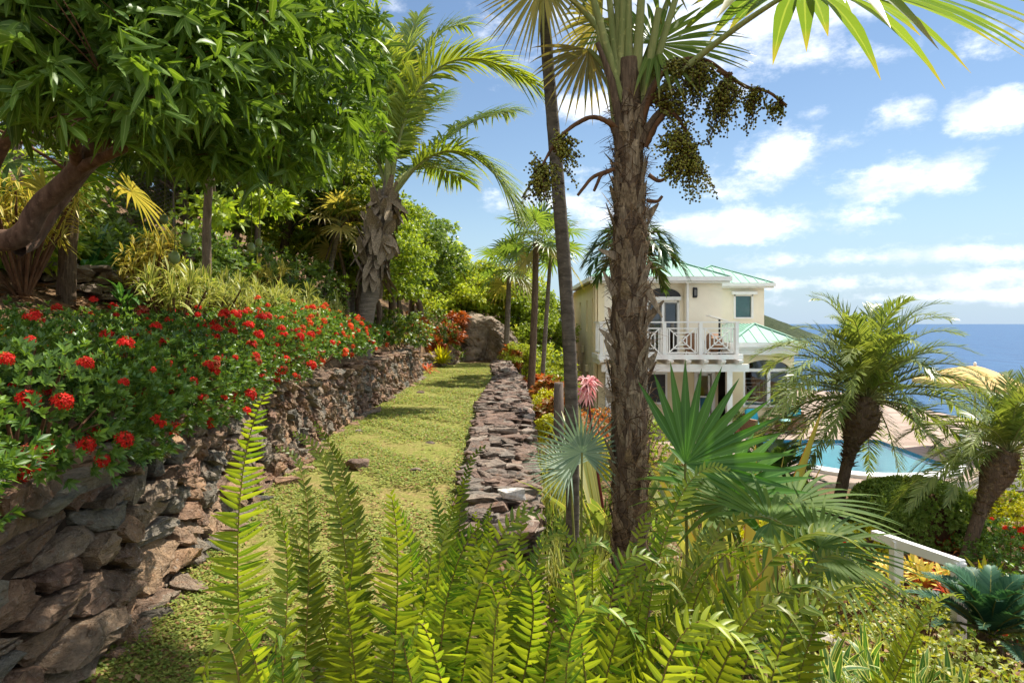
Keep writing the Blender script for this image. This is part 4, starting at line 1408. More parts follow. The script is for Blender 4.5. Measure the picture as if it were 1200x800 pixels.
    bar(s, (11.0, y + .021, 1.97), (11.94, y + .021, 1.97), .16, .08); bar(s, (11.0, y + .02, 3.1), (11.94, y + .02, 3.1), .12, .08)
    bar(s, (10.85, y - .1, 3.2), (12.09, y - .1, 3.2), .28, .14)
    so = s.build('window', M['white'], root)
    p = MB(); p.add([(11.05, y + .08, 2.0), (11.9, y + .08, 2.0), (11.9, y + .08, 3.08), (11.05, y + .08, 3.08)], [[0, 1, 2, 3]], smooth=False); p.build('pane', M['glass_mint'], so)
    p = MB(); box(p, (11.05, y + .16, 2.0), (11.9, y + .2, 3.08)); p.build('blind', M['curtain'], so)
    # wall lantern
    l = MB(); x, z = 7.22, 2.92; y = yF
    box(l, (x - .07, y - .14, z - .17), (x + .07, y - .02, z - .13)); box(l, (x - .07, y - .14, z + .12), (x + .07, y - .02, z + .17))
    for a in (-.06, .06):
        for b2 in (-.13, -.03): bar(l, (x + a, y + b2, z - .13), (x + a, y + b2, z + .12), .02, .02, up=(0, 1, 0))
    box(l, (x - .085, y - .02, z - .2), (x + .085, y - .002, z + .2))
    lo = l.build('wall_lamp', M['black'], root)
    l = MB(); box(l, (x - .045, y - .12, z - .128), (x + .045, y - .04, z + .118)); l.build('lamp_glass', M['frame_grey'], lo)
    # balcony: deck, joists, beam, post, railing
    yB = 24.5
    dk = MB(); box(dk, (3.2, yB, .42), (8.45, yF - .002, .5)); box(dk, (3.2, yB - .05, .38), (8.5, yB - .002, .56)); box(dk, (8.452, yB, .38), (8.5, yF - .002, .56)); box(dk, (3.15, yB, .38), (3.198, yF - .002, .56))
    dk.build('balcony_floor', M['white'], root)
    for k in range(9):
        j = MB(); x = 8.3 - k * .63
        pts = np.array([(x - .08, yB - .42, .3), (x - .08, yB - .42, .375), (x - .08, yF - .01, .375), (x - .08, yF - .01, .2), (x - .08, yB - .2, .2)])
        poly_prism(j, pts, (.16, 0, 0)); j.build('joist', M['whitewash'], root)
    bm = MB(); box(bm, (3.3, yB + .05, -.08), (8.75, yB + .25, .198)); bm.build('beam', M['white'], root)
    for x in (8.03, 3.55):
        pc = MB(); box(pc, (x - .1, yB + .04, G), (x + .1, yB + .24, -.082)); box(pc, (x - .14, yB, G), (x + .14, yB + .28, G + .2)); pc.build('post', M['white'], root)
    rl = MB()
    px = [3.3, 4.33, 5.62, 6.96, 8.3]
    for x in px: box(rl, (x - .065, yB + .02, .502), (x + .065, yB + .15, 1.72))
    bar(rl, (3.2, yB + .085, 1.75), (8.4, yB + .085, 1.75), .14, .05)
    for x0, x1 in zip(px[:-1], px[1:]): lattice(rl, x0 + .07, x1 - .07, yB + .085, .62, 1.52)
    for x0, x1 in zip(px[:-1], px[1:]):
        for e in (x0 + .12, x1 - .12): pass
    for xs in (3.3, 8.3):
        bar(rl, (xs, yB + .15, 1.75), (xs, yF, 1.75), .14, .05); bar(rl, (xs, yB + .15, .62), (xs, yF, .62), .05, .05)
        for k in range(9): bar(rl, (xs, yB + .3 + k * .17, .64), (xs, yB + .3 + k * .17, 1.73), .03, .03, up=(1, 0, 0))
    rl.build('balcony_railing', M['white'], root)


villa()


def armchair(name, label, loc, rz):
    r = thing(name, label, 'armchair', loc, rz=rz)
    WLOC[r.name] = np.zeros(3)
    b = MB()
    box(b, (-.4, -.38, .12), (.4, .4, .34)); box(b, (-.4, -.38, .342), (-.29, .4, .62)); box(b, (.29, -.38, .342), (.4, .4, .62)); box(b, (-.288, .28, .342), (.288, .4, .78))
    b.build('wicker_frame', M['wicker'], r)
    for sx in (-.34, .34):
        for sy in (-.32, .34):
            l = MB(); box(l, (sx - .03, sy - .03, 0), (sx + .03, sy + .03, .118)); l.build('leg', M['wicker'], r)

    def cushion(nm, c, s, m, rx=0):
        v, f = ico(3); v = np.sign(v) * np.abs(v) ** .45
        v = v / np.abs(v).max(0) * np.array(s) / 2
        v = v @ np.array(Matrix.Rotation(rx, 3, 'X')).T + np.array(c)
        q = MB(); q.add(v, f, rn=.5); q.build(nm, m, r)
    cushion('seat_cushion', (0, -.08, .41), (.56, .66, .15), M['teal_pale'])
    cushion('back_cushion', (0, .22, .7), (.54, .15, .5), M['teal'], -.25)
    return r


armchair('armchair', 'wicker armchair with teal cushions beside the white balcony post', P(886, 510, 24.2) * [1, 1, 0] + [0, 0, -2.36], math.radians(25))
armchair('armchair', 'wicker armchair with teal cushion half hidden behind the leaning date palm', P(926, 500, 24.9) * [1, 1, 0] + [0, 0, -2.36], math.radians(-60))


def patio_umbrella():
    c = np.array([14.75, 21.2, -2.36])
    r = thing('patio_umbrella', 'open tan canvas patio umbrella above the terrace by the sea view', 'umbrella', c)
    p = MB(); tube(p, [c, c + [0, 0, 2.72]], .03, 8); p.build('pole', M['pole'], r)
    b = MB(); tube(b, [c, c + [0, 0, .08]], [.3, .26], 16, cap=True); b.build('base', M['black'], r)
    f = MB(); v, q = ico(2); f.add(v * [.05, .05, .06] + c + [0, 0, 2.78], q); f.build('finial', M['white'], r)
    n = 8; rings = 7; V = []; T = Matrix.Rotation(.13, 3, 'Y')
    for k in range(rings + 1):
        u = k / rings
        for a in range(n * 4):
            t = 2 * PI * a / (n * 4); seg = abs(((a / 4) % 1) - .5) * 2        # 1 on a rib, 0 between ribs
            rr = 1.75 * u * (math.cos(PI / n) / math.cos((t % (2 * PI / n)) - PI / n))
            z = 2.72 - .62 * u ** 1.35 - .05 * (1 - seg) * u
            V.append(np.array(T @ Vector((rr * math.cos(t), rr * math.sin(t), z - 2.4))) + [0, 0, 2.4] + c)
    m = n * 4
    for a in range(m):
        V.append(V[rings * m + a] + np.array([0, 0, -.16]))
    can = MB(); can.add(V, [[k * m + a, k * m + (a + 1) % m, (k + 1) * m + (a + 1) % m, (k + 1) * m + a] for k in range(rings + 1) for a in range(m)], smooth=False)
    can.build('canopy', M['umbrella'], r)
    for a in range(n):
        t = 2 * PI * a / n; e = V[rings * m + a * 4]
        s = MB(); tube(s, [c + [0, 0, 2.68], e - np.array([0, 0, .02])], .012, 5); s.build('rib', M['pole'], r)


patio_umbrella()


def white_railing():
    r = thing('terrace_railing', 'white railing at the terrace edge beyond the right hand palms', 'railing', (14, 19.2, -2.36))
    m = MB()
    bar(m, (13.0, 19.2, -1.42), (19.4, 19.2, -1.42), .12, .07); bar(m, (13.0, 19.2, -2.2), (19.4, 19.2, -2.2), .06, .06)
    m.build('rail', M['white'], r)
    for k in range(6):
        p = MB(); box(p, (13 + k * 1.26 - .06, 19.14, -2.36), (13 + k * 1.26 + .06, 19.26, -1.456)); p.build('post', M['white'], r)
    m = MB()
    for k in range(44): bar(m, (13.15 + k * .14, 19.2, -2.17), (13.15 + k * .14, 19.2, -1.455), .03, .03, up=(0, 1, 0))
    m.build('balusters', M['white'], r)
    # white stair handrail in the garden on the right
    a, b = P(1024, 626, 8.3), P(1128, 662, 7.2)
    r = thing('handrail', 'white wooden handrail sloping down through the bromeliads', 'handrail', (a[0], a[1], terr(a[0], a[1])))
    m = MB(); bar(m, a, b, .09, .105); m.build('rail', M['white'], r)
    for t in (.28, .96):
        p = a + (b - a) * t; g = float(terr(p[0], p[1]))
        q = MB(); box(q, (p[0] - .055, p[1] - .055, g - .1), (p[0] + .055, p[1] + .055, p[2] + .02)); 
        q.build('post', M['white'], r)


white_railing()


def pots():
    c = np.array([P(866, 500, 24.6)[0], 24.6, -2.36])
    r = thing('potted_plant', 'leafy plant in a terracotta pot at the foot of the white balcony post', 'potted plant', c)
    p = MB(); t = np.linspace(0, 1, 8); tube(p, [c + [0, 0, .45 * a] for a in t], .16 + .1 * t, 16); p.build('pot', M['terracotta'], r)
    l = MB(); n = 120; d = rdirs(n, .1, .95); blades(l, np.repeat([c + [0, 0, .45]], n, 0) + d * R.uniform(.05, .3, (n, 1)), d, (0, 0, 1), R.uniform(.15, .3, n), .1, segs=3, droop=.3); l.build('foliage', M['strap'], r)
    for k, (px, lab) in enumerate(((838, 'round wicker chair at the right on the balcony'), (812, 'round wicker chair in the middle of the balcony'))):
        c = np.array([P(px, 400, 25.3)[0], 25.4, .5])
        r = thing('wicker_chair', lab, 'chair', c)
        m = MB(); v, f = ico(3); keep = v.copy(); keep[:, 2] = np.minimum(keep[:, 2], .35 + .45 * (keep[:, 1] > 0))
        m.add(keep * [.36, .34, .42] + c + [0, 0, .5], f); m.build('shell', M['wicker'], r)
        for a in (-.2, .2):
            for b in (-.2, .2):
                q = MB(); tube(q, [c + [a, b, .2], c + [a * 1.2, b * 1.2, 0]], .02, 6); q.build('leg', M['wicker'], r)
    c = np.array([P(846, 378, 24.9)[0], 25.2, .5])
    r = thing('tilted_panel', 'tilted white board on a black stand at the right end of the balcony', 'panel', c)
    m = MB(); bar(m, c + [-.45, 0, 1.5], c + [.25, 0, 1.3], .5, .03); m.build('board', M['white'], r)
    m = MB(); bar(m, c, c + [0, 0, 1.38], .06, .06, up=(0, 1, 0)); box(m, c + [-.2, -.2, 0], c + [.2, .2, .03]); m.build('stand', M['black'], r)
    c = on(P(655, 470, 9.5)[0], 9.5)
    h = P(655, 448, 9.5)[2] - c[2]
    m = MB(); tube(m, [c, c + [0, 0, h * .5], c + [0, 0, h]], [.085, .075, .07], 9, bump=.05, cap=True)
    tag(m.build('wooden_post', M['post_wood'], loc=c), 'weathered grey wooden post between the lime bushes', 'post')


pots()

# ------------------------------------------------------------------ palms
def pinnate(mb, pts, n, Lf, W, a0=60, a1=30, t0=.1, droop=.2, lift=.1, up=(0, 0, 1), r0=.012, r1=.002, segs=3, prof=None, mats=(0, 1), dexp=2.0, jit=.06, fold=.2, skew=0.0, miss=0.0, hook=0.0, rk=5, flat=False, roll=0.0):
    """a feather leaf: leaflets on both sides of a curved rib"""
    pts = np.asarray(pts, float)
    ln = np.concatenate([[0], np.cumsum(np.linalg.norm(np.diff(pts, axis=0), axis=1))]); ln /= ln[-1]
    t = np.linspace(t0, .995, n)
    p = np.stack([np.interp(t, ln, pts[:, k]) for k in range(3)], 1)
    T = nrm(np.gradient(pts, axis=0)); T = nrm(np.stack([np.interp(t, ln, T[:, k]) for k in range(3)], 1))
    upv = np.broadcast_to(np.asarray(up, float), T.shape)
    S = nrm(np.cross(T, upv)); Nn = np.cross(S, T)
    u = (t - t0) / (1 - t0); rshift = R.normal(0, .18)
    ang = np.radians(a0 + (a1 - a0) * u)
    Lr = np.array([Lf(x) for x in u])
    for sgn in (-1, 1):
        rl = roll * sgn
        S2 = S * sgn * math.cos(lift) + Nn * math.sin(lift)
        a = ang + R.normal(0, jit, n)
        d = S2 * np.sin(a)[:, None] + T * np.cos(a)[:, None] + Nn * R.normal(0, jit, n)[:, None]
        ph = (R.random() - .5) * skew
        q = p + T * ((.5 / n) * (sgn > 0) * np.linalg.norm(pts[-1] - pts[0]))
        kp = R.random(n) >= miss
        blades(mb, q[kp], d[kp], Nn[kp], (Lr * R.uniform(.86, 1.08, n))[kp], (W * (Lr / Lr.max()) ** .4)[kp], prof, segs, (droop * R.uniform(.6, 1.4, n))[kp], dexp, fold, mat=mats[0], flat=flat, curl=(T * hook)[kp], rn=np.clip(R.normal(.5, .25, n) + rshift, 0, .985 + .02 * (R.random(n) < .006))[kp])
    tube(mb, pts, np.linspace(r0, r1, len(pts)), rk, mats[1], .5)


def fan_leaf(mb, hub, axis, normal, R0, nseg=36, span=300, cut=.45, droop=.12, cone=.12, mat=0, wmul=1.0, jit=.03, dexp=3.0, fold=.28, tear=0.0):
    axis = nrm(axis); normal = nrm(np.asarray(normal, float) - axis * np.dot(axis, normal)); side = np.cross(axis, normal)
    th = np.radians(np.linspace(-span / 2, span / 2, nseg)); dth = abs(th[1] - th[0])
    th = th + R.normal(0, jit * .4, nseg)
    d = np.cos(th)[:, None] * axis + np.sin(th)[:, None] * side + normal * (cone + R.normal(0, jit, nseg))[:, None]
    L = R0 * (.78 + .22 * np.cos(th / 2)) * R.uniform(.93, 1.05, nseg)
    wmax = R0 * cut * 2 * math.tan(dth / 2) * 1.08 * wmul
    tt = np.linspace(0, 1, 9)
    prof = np.where(tt < cut, tt / cut, ((1 - tt) / (1 - cut)) ** .8); prof[0] = .04; prof[-1] = .02
    blades(mb, np.repeat([hub], nseg, 0), d, np.repeat([normal], nseg, 0), L, wmax, prof, 8, droop * R.uniform(.5, 1.5, nseg), dexp, fold, mat=mat)


def petiole(mb, a, m, b, r0, r1, mat=0, k=6):
    tube(mb, bez(a, m, b, 14), np.linspace(r0, r1, 14), k, mat, .5)


# -- the two palms in front: the shaggy one and the slim one
def shaggy_palm():
    D = 4.25
    base = P(737, 640, D); base[2] = terr(base[0], base[1])
    crown = P(736, 150, D)
    r = thing('fan_palm', 'shaggy fan palm with a thick fibrous trunk and hanging green berries in the foreground', 'palm tree', base)
    path = np.array([base - [0, 0, .1], P(738, 560, D), P(737, 420, D), P(738, 300, D), P(737, 190, D), crown, P(738, 70, D)])
    pts = catmull(path, 14); m = len(pts)
    H = (pts[:, 2] - base[2]) / (crown[2] - base[2])
    rad = np.interp(H, [0, .3, .65, .9, 1.0, 1.2], [.114, .104, .112, .094, .082, .05])
    mb = MB()
    tube(mb, pts, rad, 26, 0, .5, bump=.05)
    # old leaf bases, shingled up the stem
    n = 230
    h = np.sort(R.random(n)) * 1.04; a = np.arange(n) * 2.39996 + R.normal(0, .2, n)
    c = np.stack([np.interp(h, H, pts[:, k]) for k in range(3)], 1); rr = np.interp(h, H, rad)
    o = np.stack([np.cos(a), np.sin(a), 0 * a], 1)
    flare = np.where(R.random(n) < .25, R.uniform(.35, .8, n), R.uniform(.1, .3, n))
    L = R.uniform(.1, .22, n); W = R.uniform(.035, .085, n)
    blades(mb, c + o * (rr * .96)[:, None], np.array([0, 0, 1]) + o * flare[:, None], o, L, W, [1, .95, .85, .62, .3], 4, -.0, 2, -.25, mat=1)
    # a second layer of split tan husks
    n = 150
    h = R.random(n) * 1.0; a = R.uniform(0, 2 * PI, n); c = np.stack([np.interp(h, H, pts[:, k]) for k in range(3)], 1); rr = np.interp(h, H, rad); o = np.stack([np.cos(a), np.sin(a), 0 * a], 1)
    blades(mb, c + o * (rr * 1.03)[:, None], np.array([0, 0, 1]) + o * R.uniform(0, .15, (n, 1)) + R.normal(0, .12, (n, 3)), o, R.uniform(.09, .2, n), R.uniform(.025, .07, n), [.8, 1, .9, .5], 3, 0, 2, -.2, rn=R.uniform(.5, 1, n), mat=1)
    # coarse fibre
    n = 3800
    h = R.random(n) * 1.05; a = R.uniform(0, 2 * PI, n); c = np.stack([np.interp(h, H, pts[:, k]) for k in range(3)], 1); rr = np.interp(h, H, rad)
    o = np.stack([np.cos(a), np.sin(a), 0 * a], 1); tn = np.stack([-np.sin(a), np.cos(a), 0 * a], 1)
    d = tn * R.normal(0, .8, (n, 1)) + np.array([0, 0, 1]) * R.normal(.1, .8, (n, 1)) + o * R.uniform(0, .35, (n, 1))
    blades(mb, c + o * (rr * 1.04)[:, None], d, o, R.uniform(.05, .16, n), R.uniform(.002, .0065, n), [.6, 1, .3], 2, .15, 2, 0, mat=2, flat=True)
    mb.build('trunk', [M['fibre'], M['boot'], M['fibre_strand']], r)
    # stubs of cut leaf stalks that stand out
    for px0, py0, px1, py1, dy in ((724, 300, 701, 292, 0), (722, 420, 708, 398, -.05), (757, 375, 778, 352, -.05), (757, 255, 772, 238, 0), (722, 345, 707, 318, 0), (758, 430, 770, 412, 0), (718, 470, 708, 452, 0), (755, 330, 776, 372, -.08), (721, 400, 702, 385, .05)):
        s = MB(); a, b = P(px0, py0, D - .06), P(px1, py1, D - .06 + dy)
        blades(s, [a], [b - a], [(0, -1, .3)], np.linalg.norm(b - a), .06, [1, .9, .7, .45, .15], 4, 0, 2, -.3, mat=0, rn=.4)
        s.build('dry_leaf_base', M['boot'], r)
    # leaves
    def leaf(hub, axis, normal, R0, m='fan', pm=None, span=290, nseg=38, droop=.12, cut=.42, cone=.1, pr=(.03, .013), sag=.15, start=None, **k):
        o = MB(); st = P(737 + R.uniform(-14, 14), R.uniform(105, 150), D + R.uniform(-.04, .04)) if start is None else start
        mid = (st + hub) / 2 + np.array([0, 0, sag])
        petiole(o, st, mid, hub, *pr, mat=1)
        fan_leaf(o, hub, axis, normal, R0, nseg, span, cut, droop, cone, 0, **k)
        o.build('leaf', [M[m], M['petiole']], r)
    leaf(P(768, 52, D + .1), (.75, .35, .45), (-.35, -.85, .3), .66, 'fan', span=300, droop=.12, sag=.0)
    leaf(P(940, -16, D - .45), (.9, -.05, -.12), (.12, -.35, .95), 1.25, 'fan', span=255, nseg=30, droop=.3, cut=.55, sag=.12, pr=(.026, .012), dexp=2.2, wmul=1.15, fold=.2)
    leaf(P(636, -22, D + .25), (-.35, .2, -.9), (-.3, -.8, .3), .5, 'fan_old', span=230, droop=.1, sag=.25, dexp=2)
    leaf(P(706, 22, D + .5), (-.5, .5, -.5), (-.2, -.8, .4), .5, 'fan_old', span=250, droop=.2, sag=.1)
    leaf(P(800, -45, D + .5), (.5, .6, .4), (-.4, -.6, .6), .8, 'fan', span=300, sag=.0)
    leaf(P(735, -110, D - .1), (0, -.4, .8), (.1, .8, .5), .85, 'fan', span=310, sag=.0)
    leaf(P(655, -130, D - .2), (-.8, -.3, .3), (.3, .1, .9), .85, 'fan', span=310, sag=.1)
    leaf(P(700, -150, D + .7), (-.3, .8, .5), (.1, -.5, .8), .85, 'fan', span=310, sag=.0)
    leaf(P(835, -130, D + .1), (.9, .2, .4), (-.3, .1, .9), .85, 'fan', span=310, sag=.1)
    leaf(P(690, 58, D + .35), (-.4, .3, -.85), (-.3, -.8, -.2), .42, 'gold', span=150, nseg=18, droop=.2, sag=.05)
    # thick green stalks rising out of the crown
    o = MB()
    for x0, x1, y1, w in ((731, 724, 0, .036), (741, 752, -10, .038), (738, 736, -20, .034), (726, 700, 30, .03), (748, 772, 10, .032), (734, 712, -20, .03)):
        tube(o, catmull([P(x0, 165, D + R.uniform(-.05, .05)), P((x0 * .6 + x1 * .4), 95, D), P(x1, y1, D + R.uniform(-.1, .1))], 6), np.linspace(w * 1.3, w * .62, 13), 8, 0, .4)
    o.build('leaf_stalks', M['petiole'], r)
    ob = MB()
    for x0, y0, x1, y1 in ((728, 160, 700, 50), (746, 158, 773, 88), (752, 168, 786, 120), (727, 176, 712, 140)):
        a = P(x0, y0, D - .05); b = P(x1, y1, D - .1)
        tube(ob, bez(a, (a + b) / 2 + [(b - a)[0] * -.25, 0, .03], b, 8), np.linspace(.034, .015, 8), 7, 0, .4, bump=.1)
    ob.build('dry_leaf_base', M['fibre'], r)
    # flower stalks heavy with berries
    IV, IF = ico(1)

    def spray(name, stalk, clusters, nb, seed, r0=.02):
        g = np.random.default_rng(seed); st = MB()
        sp = catmull(stalk, 8); tube(st, sp, np.linspace(r0, .008, len(sp)), 7, 0, .5, bump=.08)
        bp = []
        for c, rad, cnt in clusters:
            near = sp[np.argmin(np.linalg.norm(sp - c, axis=1))]
            for _ in range(int(cnt * 1.7)):
                e = c + g.normal(size=3) * np.array(rad) * .62 + [0, 0, 0]
                mid = (near + e) / 2 + [0, 0, abs(g.normal()) * .04]
                tw = bez(near + g.normal(0, .01, 3), mid, e, 7)
                tube(st, tw, np.linspace(.0035, .0012, 7), 3, 0, .4)
                for s in np.linspace(.35, 1, nb):
                    k = min(5, int(s * 6)); q = tw[k] + (tw[k + 1] - tw[k]) * (s * 6 - k)
                    bp.append(q + g.normal(0, .011, 3) + [0, 0, -.006])
        so = st.build('fruit_stalk', M['stem_brown'], r)
        bp = np.array(bp); n = len(bp); b = MB()
        inst(b, IV, IF, bp, np.repeat(np.eye(3)[None], n, 0), np.repeat(g.uniform(.006, .0088, n)[:, None], 3, 1), rn=g.random(n), smooth=True)
        bo = b.build('berries', M['berry'], so); bo['kind'] = 'stuff'
    d1 = D - .12; IVS = 1
    spray('a', [P(750, 150, D - .05), P(768, 100, d1), P(790, 74, d1), P(825, 70, d1), P(855, 88, d1)],
          [(P(795, 85, d1), (.12, .12, .07), 24), (P(815, 105, d1), (.14, .13, .1), 46), (P(845, 125, d1), (.12, .12, .1), 36), (P(800, 128, d1), (.1, .1, .1), 30), (P(838, 150, d1), (.1, .1, .08), 12)], 17, 1)
    spray('b', [P(756, 172, D - .05), P(772, 142, d1), P(786, 132, d1), P(802, 150, d1), P(812, 178, d1)],
          [(P(785, 170, d1), (.09, .1, .1), 28), (P(802, 195, d1), (.11, .1, .12), 36), (P(815, 220, d1), (.08, .08, .08), 14), (P(788, 205, d1), (.06, .08, .08), 12)], 16, 2)
    spray('c', [P(729, 158, D), P(714, 144, d1), P(690, 138, d1), P(657, 160, d1), P(634, 196, d1)],
          [(P(660, 175, d1), (.07, .07, .09), 16), (P(640, 210, d1), (.1, .09, .1), 30), (P(633, 230, d1), (.09, .08, .07), 16), (P(672, 190, d1), (.05, .05, .1), 8)], 14, 3)
    spray('d', [P(840, 82, d1), P(875, 102, d1), P(900, 108, d1 - .03), P(922, 124, d1 - .05)],
          [(P(885, 125, d1), (.07, .07, .06), 12), (P(905, 132, d1), (.07, .06, .06), 12), (P(875, 140, d1), (.05, .05, .09), 8)], 11, 4, .013)
    for q in ([(720, 198), (696, 207), (684, 220), (677, 229)], [(716, 200), (705, 205), (700, 215), (696, 224)], [(760, 205), (772, 212), (782, 208)], [(758, 235), (770, 236), (776, 230)]):
        o = MB(); tube(o, catmull([P(x, y, D - .1) for x, y in q], 5), np.linspace(.014, .01, (len(q) - 1) * 5 + 1), 6, 0, .4)
        o.build('dry_stalk', M['stem_brown'], r)


shaggy_palm()


def slim_palm():
    D = 4.9
    base = P(670, 606, D); base[2] = terr(base[0], base[1])
    r = thing('slim_palm', 'slim smooth grey trunked palm close beside the shaggy fan palm', 'palm tree', base)
    path = [base - [0, 0, .1], P(671, 560, D), P(667, 400, D), P(655, 230, D), P(645, 110, D), P(638, 20, D), P(632, -90, D)]
    pts = catmull(path, 12); m = MB()
    H = np.linspace(0, 1, len(pts))
    tube(m, pts, np.interp(H, [0, .1, .5, 1], [.054, .05, .05, .036]) * (1 + .015 * np.sin(np.arange(len(pts)) * 2.2)), 16, 0, .5, bump=.01)
    m.build('trunk', M['bark_slim'], r)
    top = path[-1]
    for k in range(11):
        a = k * 2.4; e = R.uniform(-.1, .9)
        d = np.array([math.cos(a), math.sin(a), e]); d = nrm(d); hub = top + d * .5
        o = MB(); petiole(o, top, top + d * .25 + [0, 0, .08], hub, .014, .008, 1)
        fan_leaf(o, hub, d + [0, 0, -.2], np.cross(d, np.cross([0, 0, 1], d)), .5, 30, 300, .4, .2, .1, 0)
        o.build('leaf', [M['fan'], M['petiole']], r)


slim_palm()


# -- young fan palms under them
def low_fan(name, label, hub, axis, normal, R0, mname, base, nseg=30, span=260, cut=.42, droop=.06, extra=(), fold=.3, stem='stem', cone=.1):
    r = thing(name, label, 'fan palm', base)
    def one(hub, axis, normal, R0, mname, span):
        o = MB(); petiole(o, base, (base + hub) / 2 + [0, 0, .12], hub, .012, .007, 1)
        fan_leaf(o, hub, axis, normal, R0, nseg, span, cut, droop, cone, 0, fold=fold); o.build('leaf', [M[mname], M[stem]], r)
    one(hub, axis, normal, R0, mname, span)
    for e in extra: one(*e)
    return r


b1 = on(.95, 3.55)
low_fan('fan_palm_sapling', 'young fan palm with one large upright deep green leaf right of the shaggy trunk', P(803, 543, 3.35), (.74, .05, .68), (-.1, -.95, .2), .53, 'fan_deep', b1, nseg=16, span=150, cut=.5, droop=.02,
        extra=((P(845, 575, 3.6), (.6, .2, .3), (-.2, -.3, .8), .5, 'fan_deep', 240),))
b2 = on(1.4, 3.2)
low_fan('fan_palm_sapling', 'dark green fan palm with flat spreading narrow leaflets low at right of the trunk', P(903, 612, 2.9), (.5, .35, -.05), (.05, -.45, .85), .5, 'fan_dark', b2, nseg=34, span=320, cut=.36, droop=.16,
        extra=((P(960, 640, 2.7), (.9, -.1, -.2), (.1, -.4, .9), .45, 'fan_dark', 220), (P(850, 590, 3.3), (-.4, .5, .3), (.1, -.4, .9), .5, 'fan_dark', 280), (P(930, 590, 3.5), (.7, .5, .1), (0, -.3, .9), .55, 'fan_dark', 280)))
b3 = on(.42, 4.1)
low_fan('fan_palm_sapling', 'young silvery blue fan palm leaf in front of the slim trunk', P(682, 530, 4.2), (-.1, .05, .85), (.1, -.95, .35), .37, 'fan_silver', b3, nseg=34, span=290, cut=.3, droop=.1,
        extra=((P(668, 548, 4.5), (-.7, .3, .3), (.1, -.6, .7), .34, 'fan_silver', 240),))


# -- feather palms
def coconut():
    D = 15.0
    base = P(425, 396, D); base[2] = terr(base[0], base[1])
    r = thing('coconut_palm', 'coconut palm with a ragged husk covered trunk and long arching fronds behind the hedge', 'palm tree', base)
    path = [base - [0, 0, .2], P(429, 370, D), P(436, 335, D), P(441, 300, D), P(445, 270, D), P(452, 235, D), P(456, 205, D)]
    pts = catmull(path, 10); m = MB(); q = np.linspace(0, 1, len(pts))
    tube(m, pts, np.interp(q, [0, .15, .4, .55, .7, .85, 1], [.2, .18, .2, .28, .24, .14, .08]), 18, 0, .5, bump=.03)
    m.build('trunk', M['bark_grey'], r)
    s = MB(); n = 120; h = R.uniform(.36, .86, n); c = np.stack([np.interp(h, q, pts[:, k]) for k in range(3)], 1)
    a = R.uniform(0, 2 * PI, n); o = np.stack([np.cos(a), np.sin(a), 0 * a], 1); rr = np.interp(h, q, np.interp(q, [0, .15, .4, .55, .7, .85, 1], [.2, .18, .2, .28, .24, .14, .08]))
    dn = R.random(n) < .55
    d = np.where(dn[:, None], np.array([0, 0, -1]) + o * .45, np.array([0, 0, 1]) + o * .5) + R.normal(0, .25, (n, 3))
    blades(s, c + o * rr[:, None], d, o, R.uniform(.25, .6, n), R.uniform(.1, .28, n), [.7, 1, .9, .7, .3], 4, R.uniform(-.1, .3, n), 2, .4, mat=0)
    s.build('husk', M['boot'], r)
    C = P(455, 232, D)
    fr = [  # mid and tip in photo pixels, with depth
        ((524, 74), (624, 98), 14.4, 14.6), ((452, 60), (445, 60), 15.5, 16.5), ((500, 60), (545, 30), 15.4, 16.0), ((545, 180), (607, 245), 14.6, 14.2),
        ((470, 90), (490, 20), 14.8, 15.2), ((425, 130), (400, 60), 15.6, 16.2), ((470, 150), (520, 110), 16.0, 17.5), 
        ((540, 150), (600, 130), 15.8, 17.0), ((462, 120), (470, 45), 16, 17.2), ((500, 195), (540, 210), 16.2, 17.5), ((445, 100), (425, 15), 14.4, 14.0)]
    for (mx, my), (tx, ty), md, td in fr:
        mid, tip = P(mx, my, md), P(tx, ty, td)
        p = bez(C + R.normal(0, .05, 3), through(C, mid, tip, .58), tip, 22)
        o = MB(); ln = np.linalg.norm(mid - C) + np.linalg.norm(tip - mid)
        pinnate(o, p, int(50 + ln * 13), lambda u: 1.4 * (.55 + .45 * math.sin(min(1, u * 1.6) * PI / 2)) * (1 - .55 * max(0, u - .5) * 2), .066, 62, 30, .2, .34, .3, r0=.05, r1=.006, segs=4, prof=[.5, 1, .9, .6, .05], jit=.09, fold=.25)
        o.build('frond', [M['coco'], M['petiole']], r)


coconut()


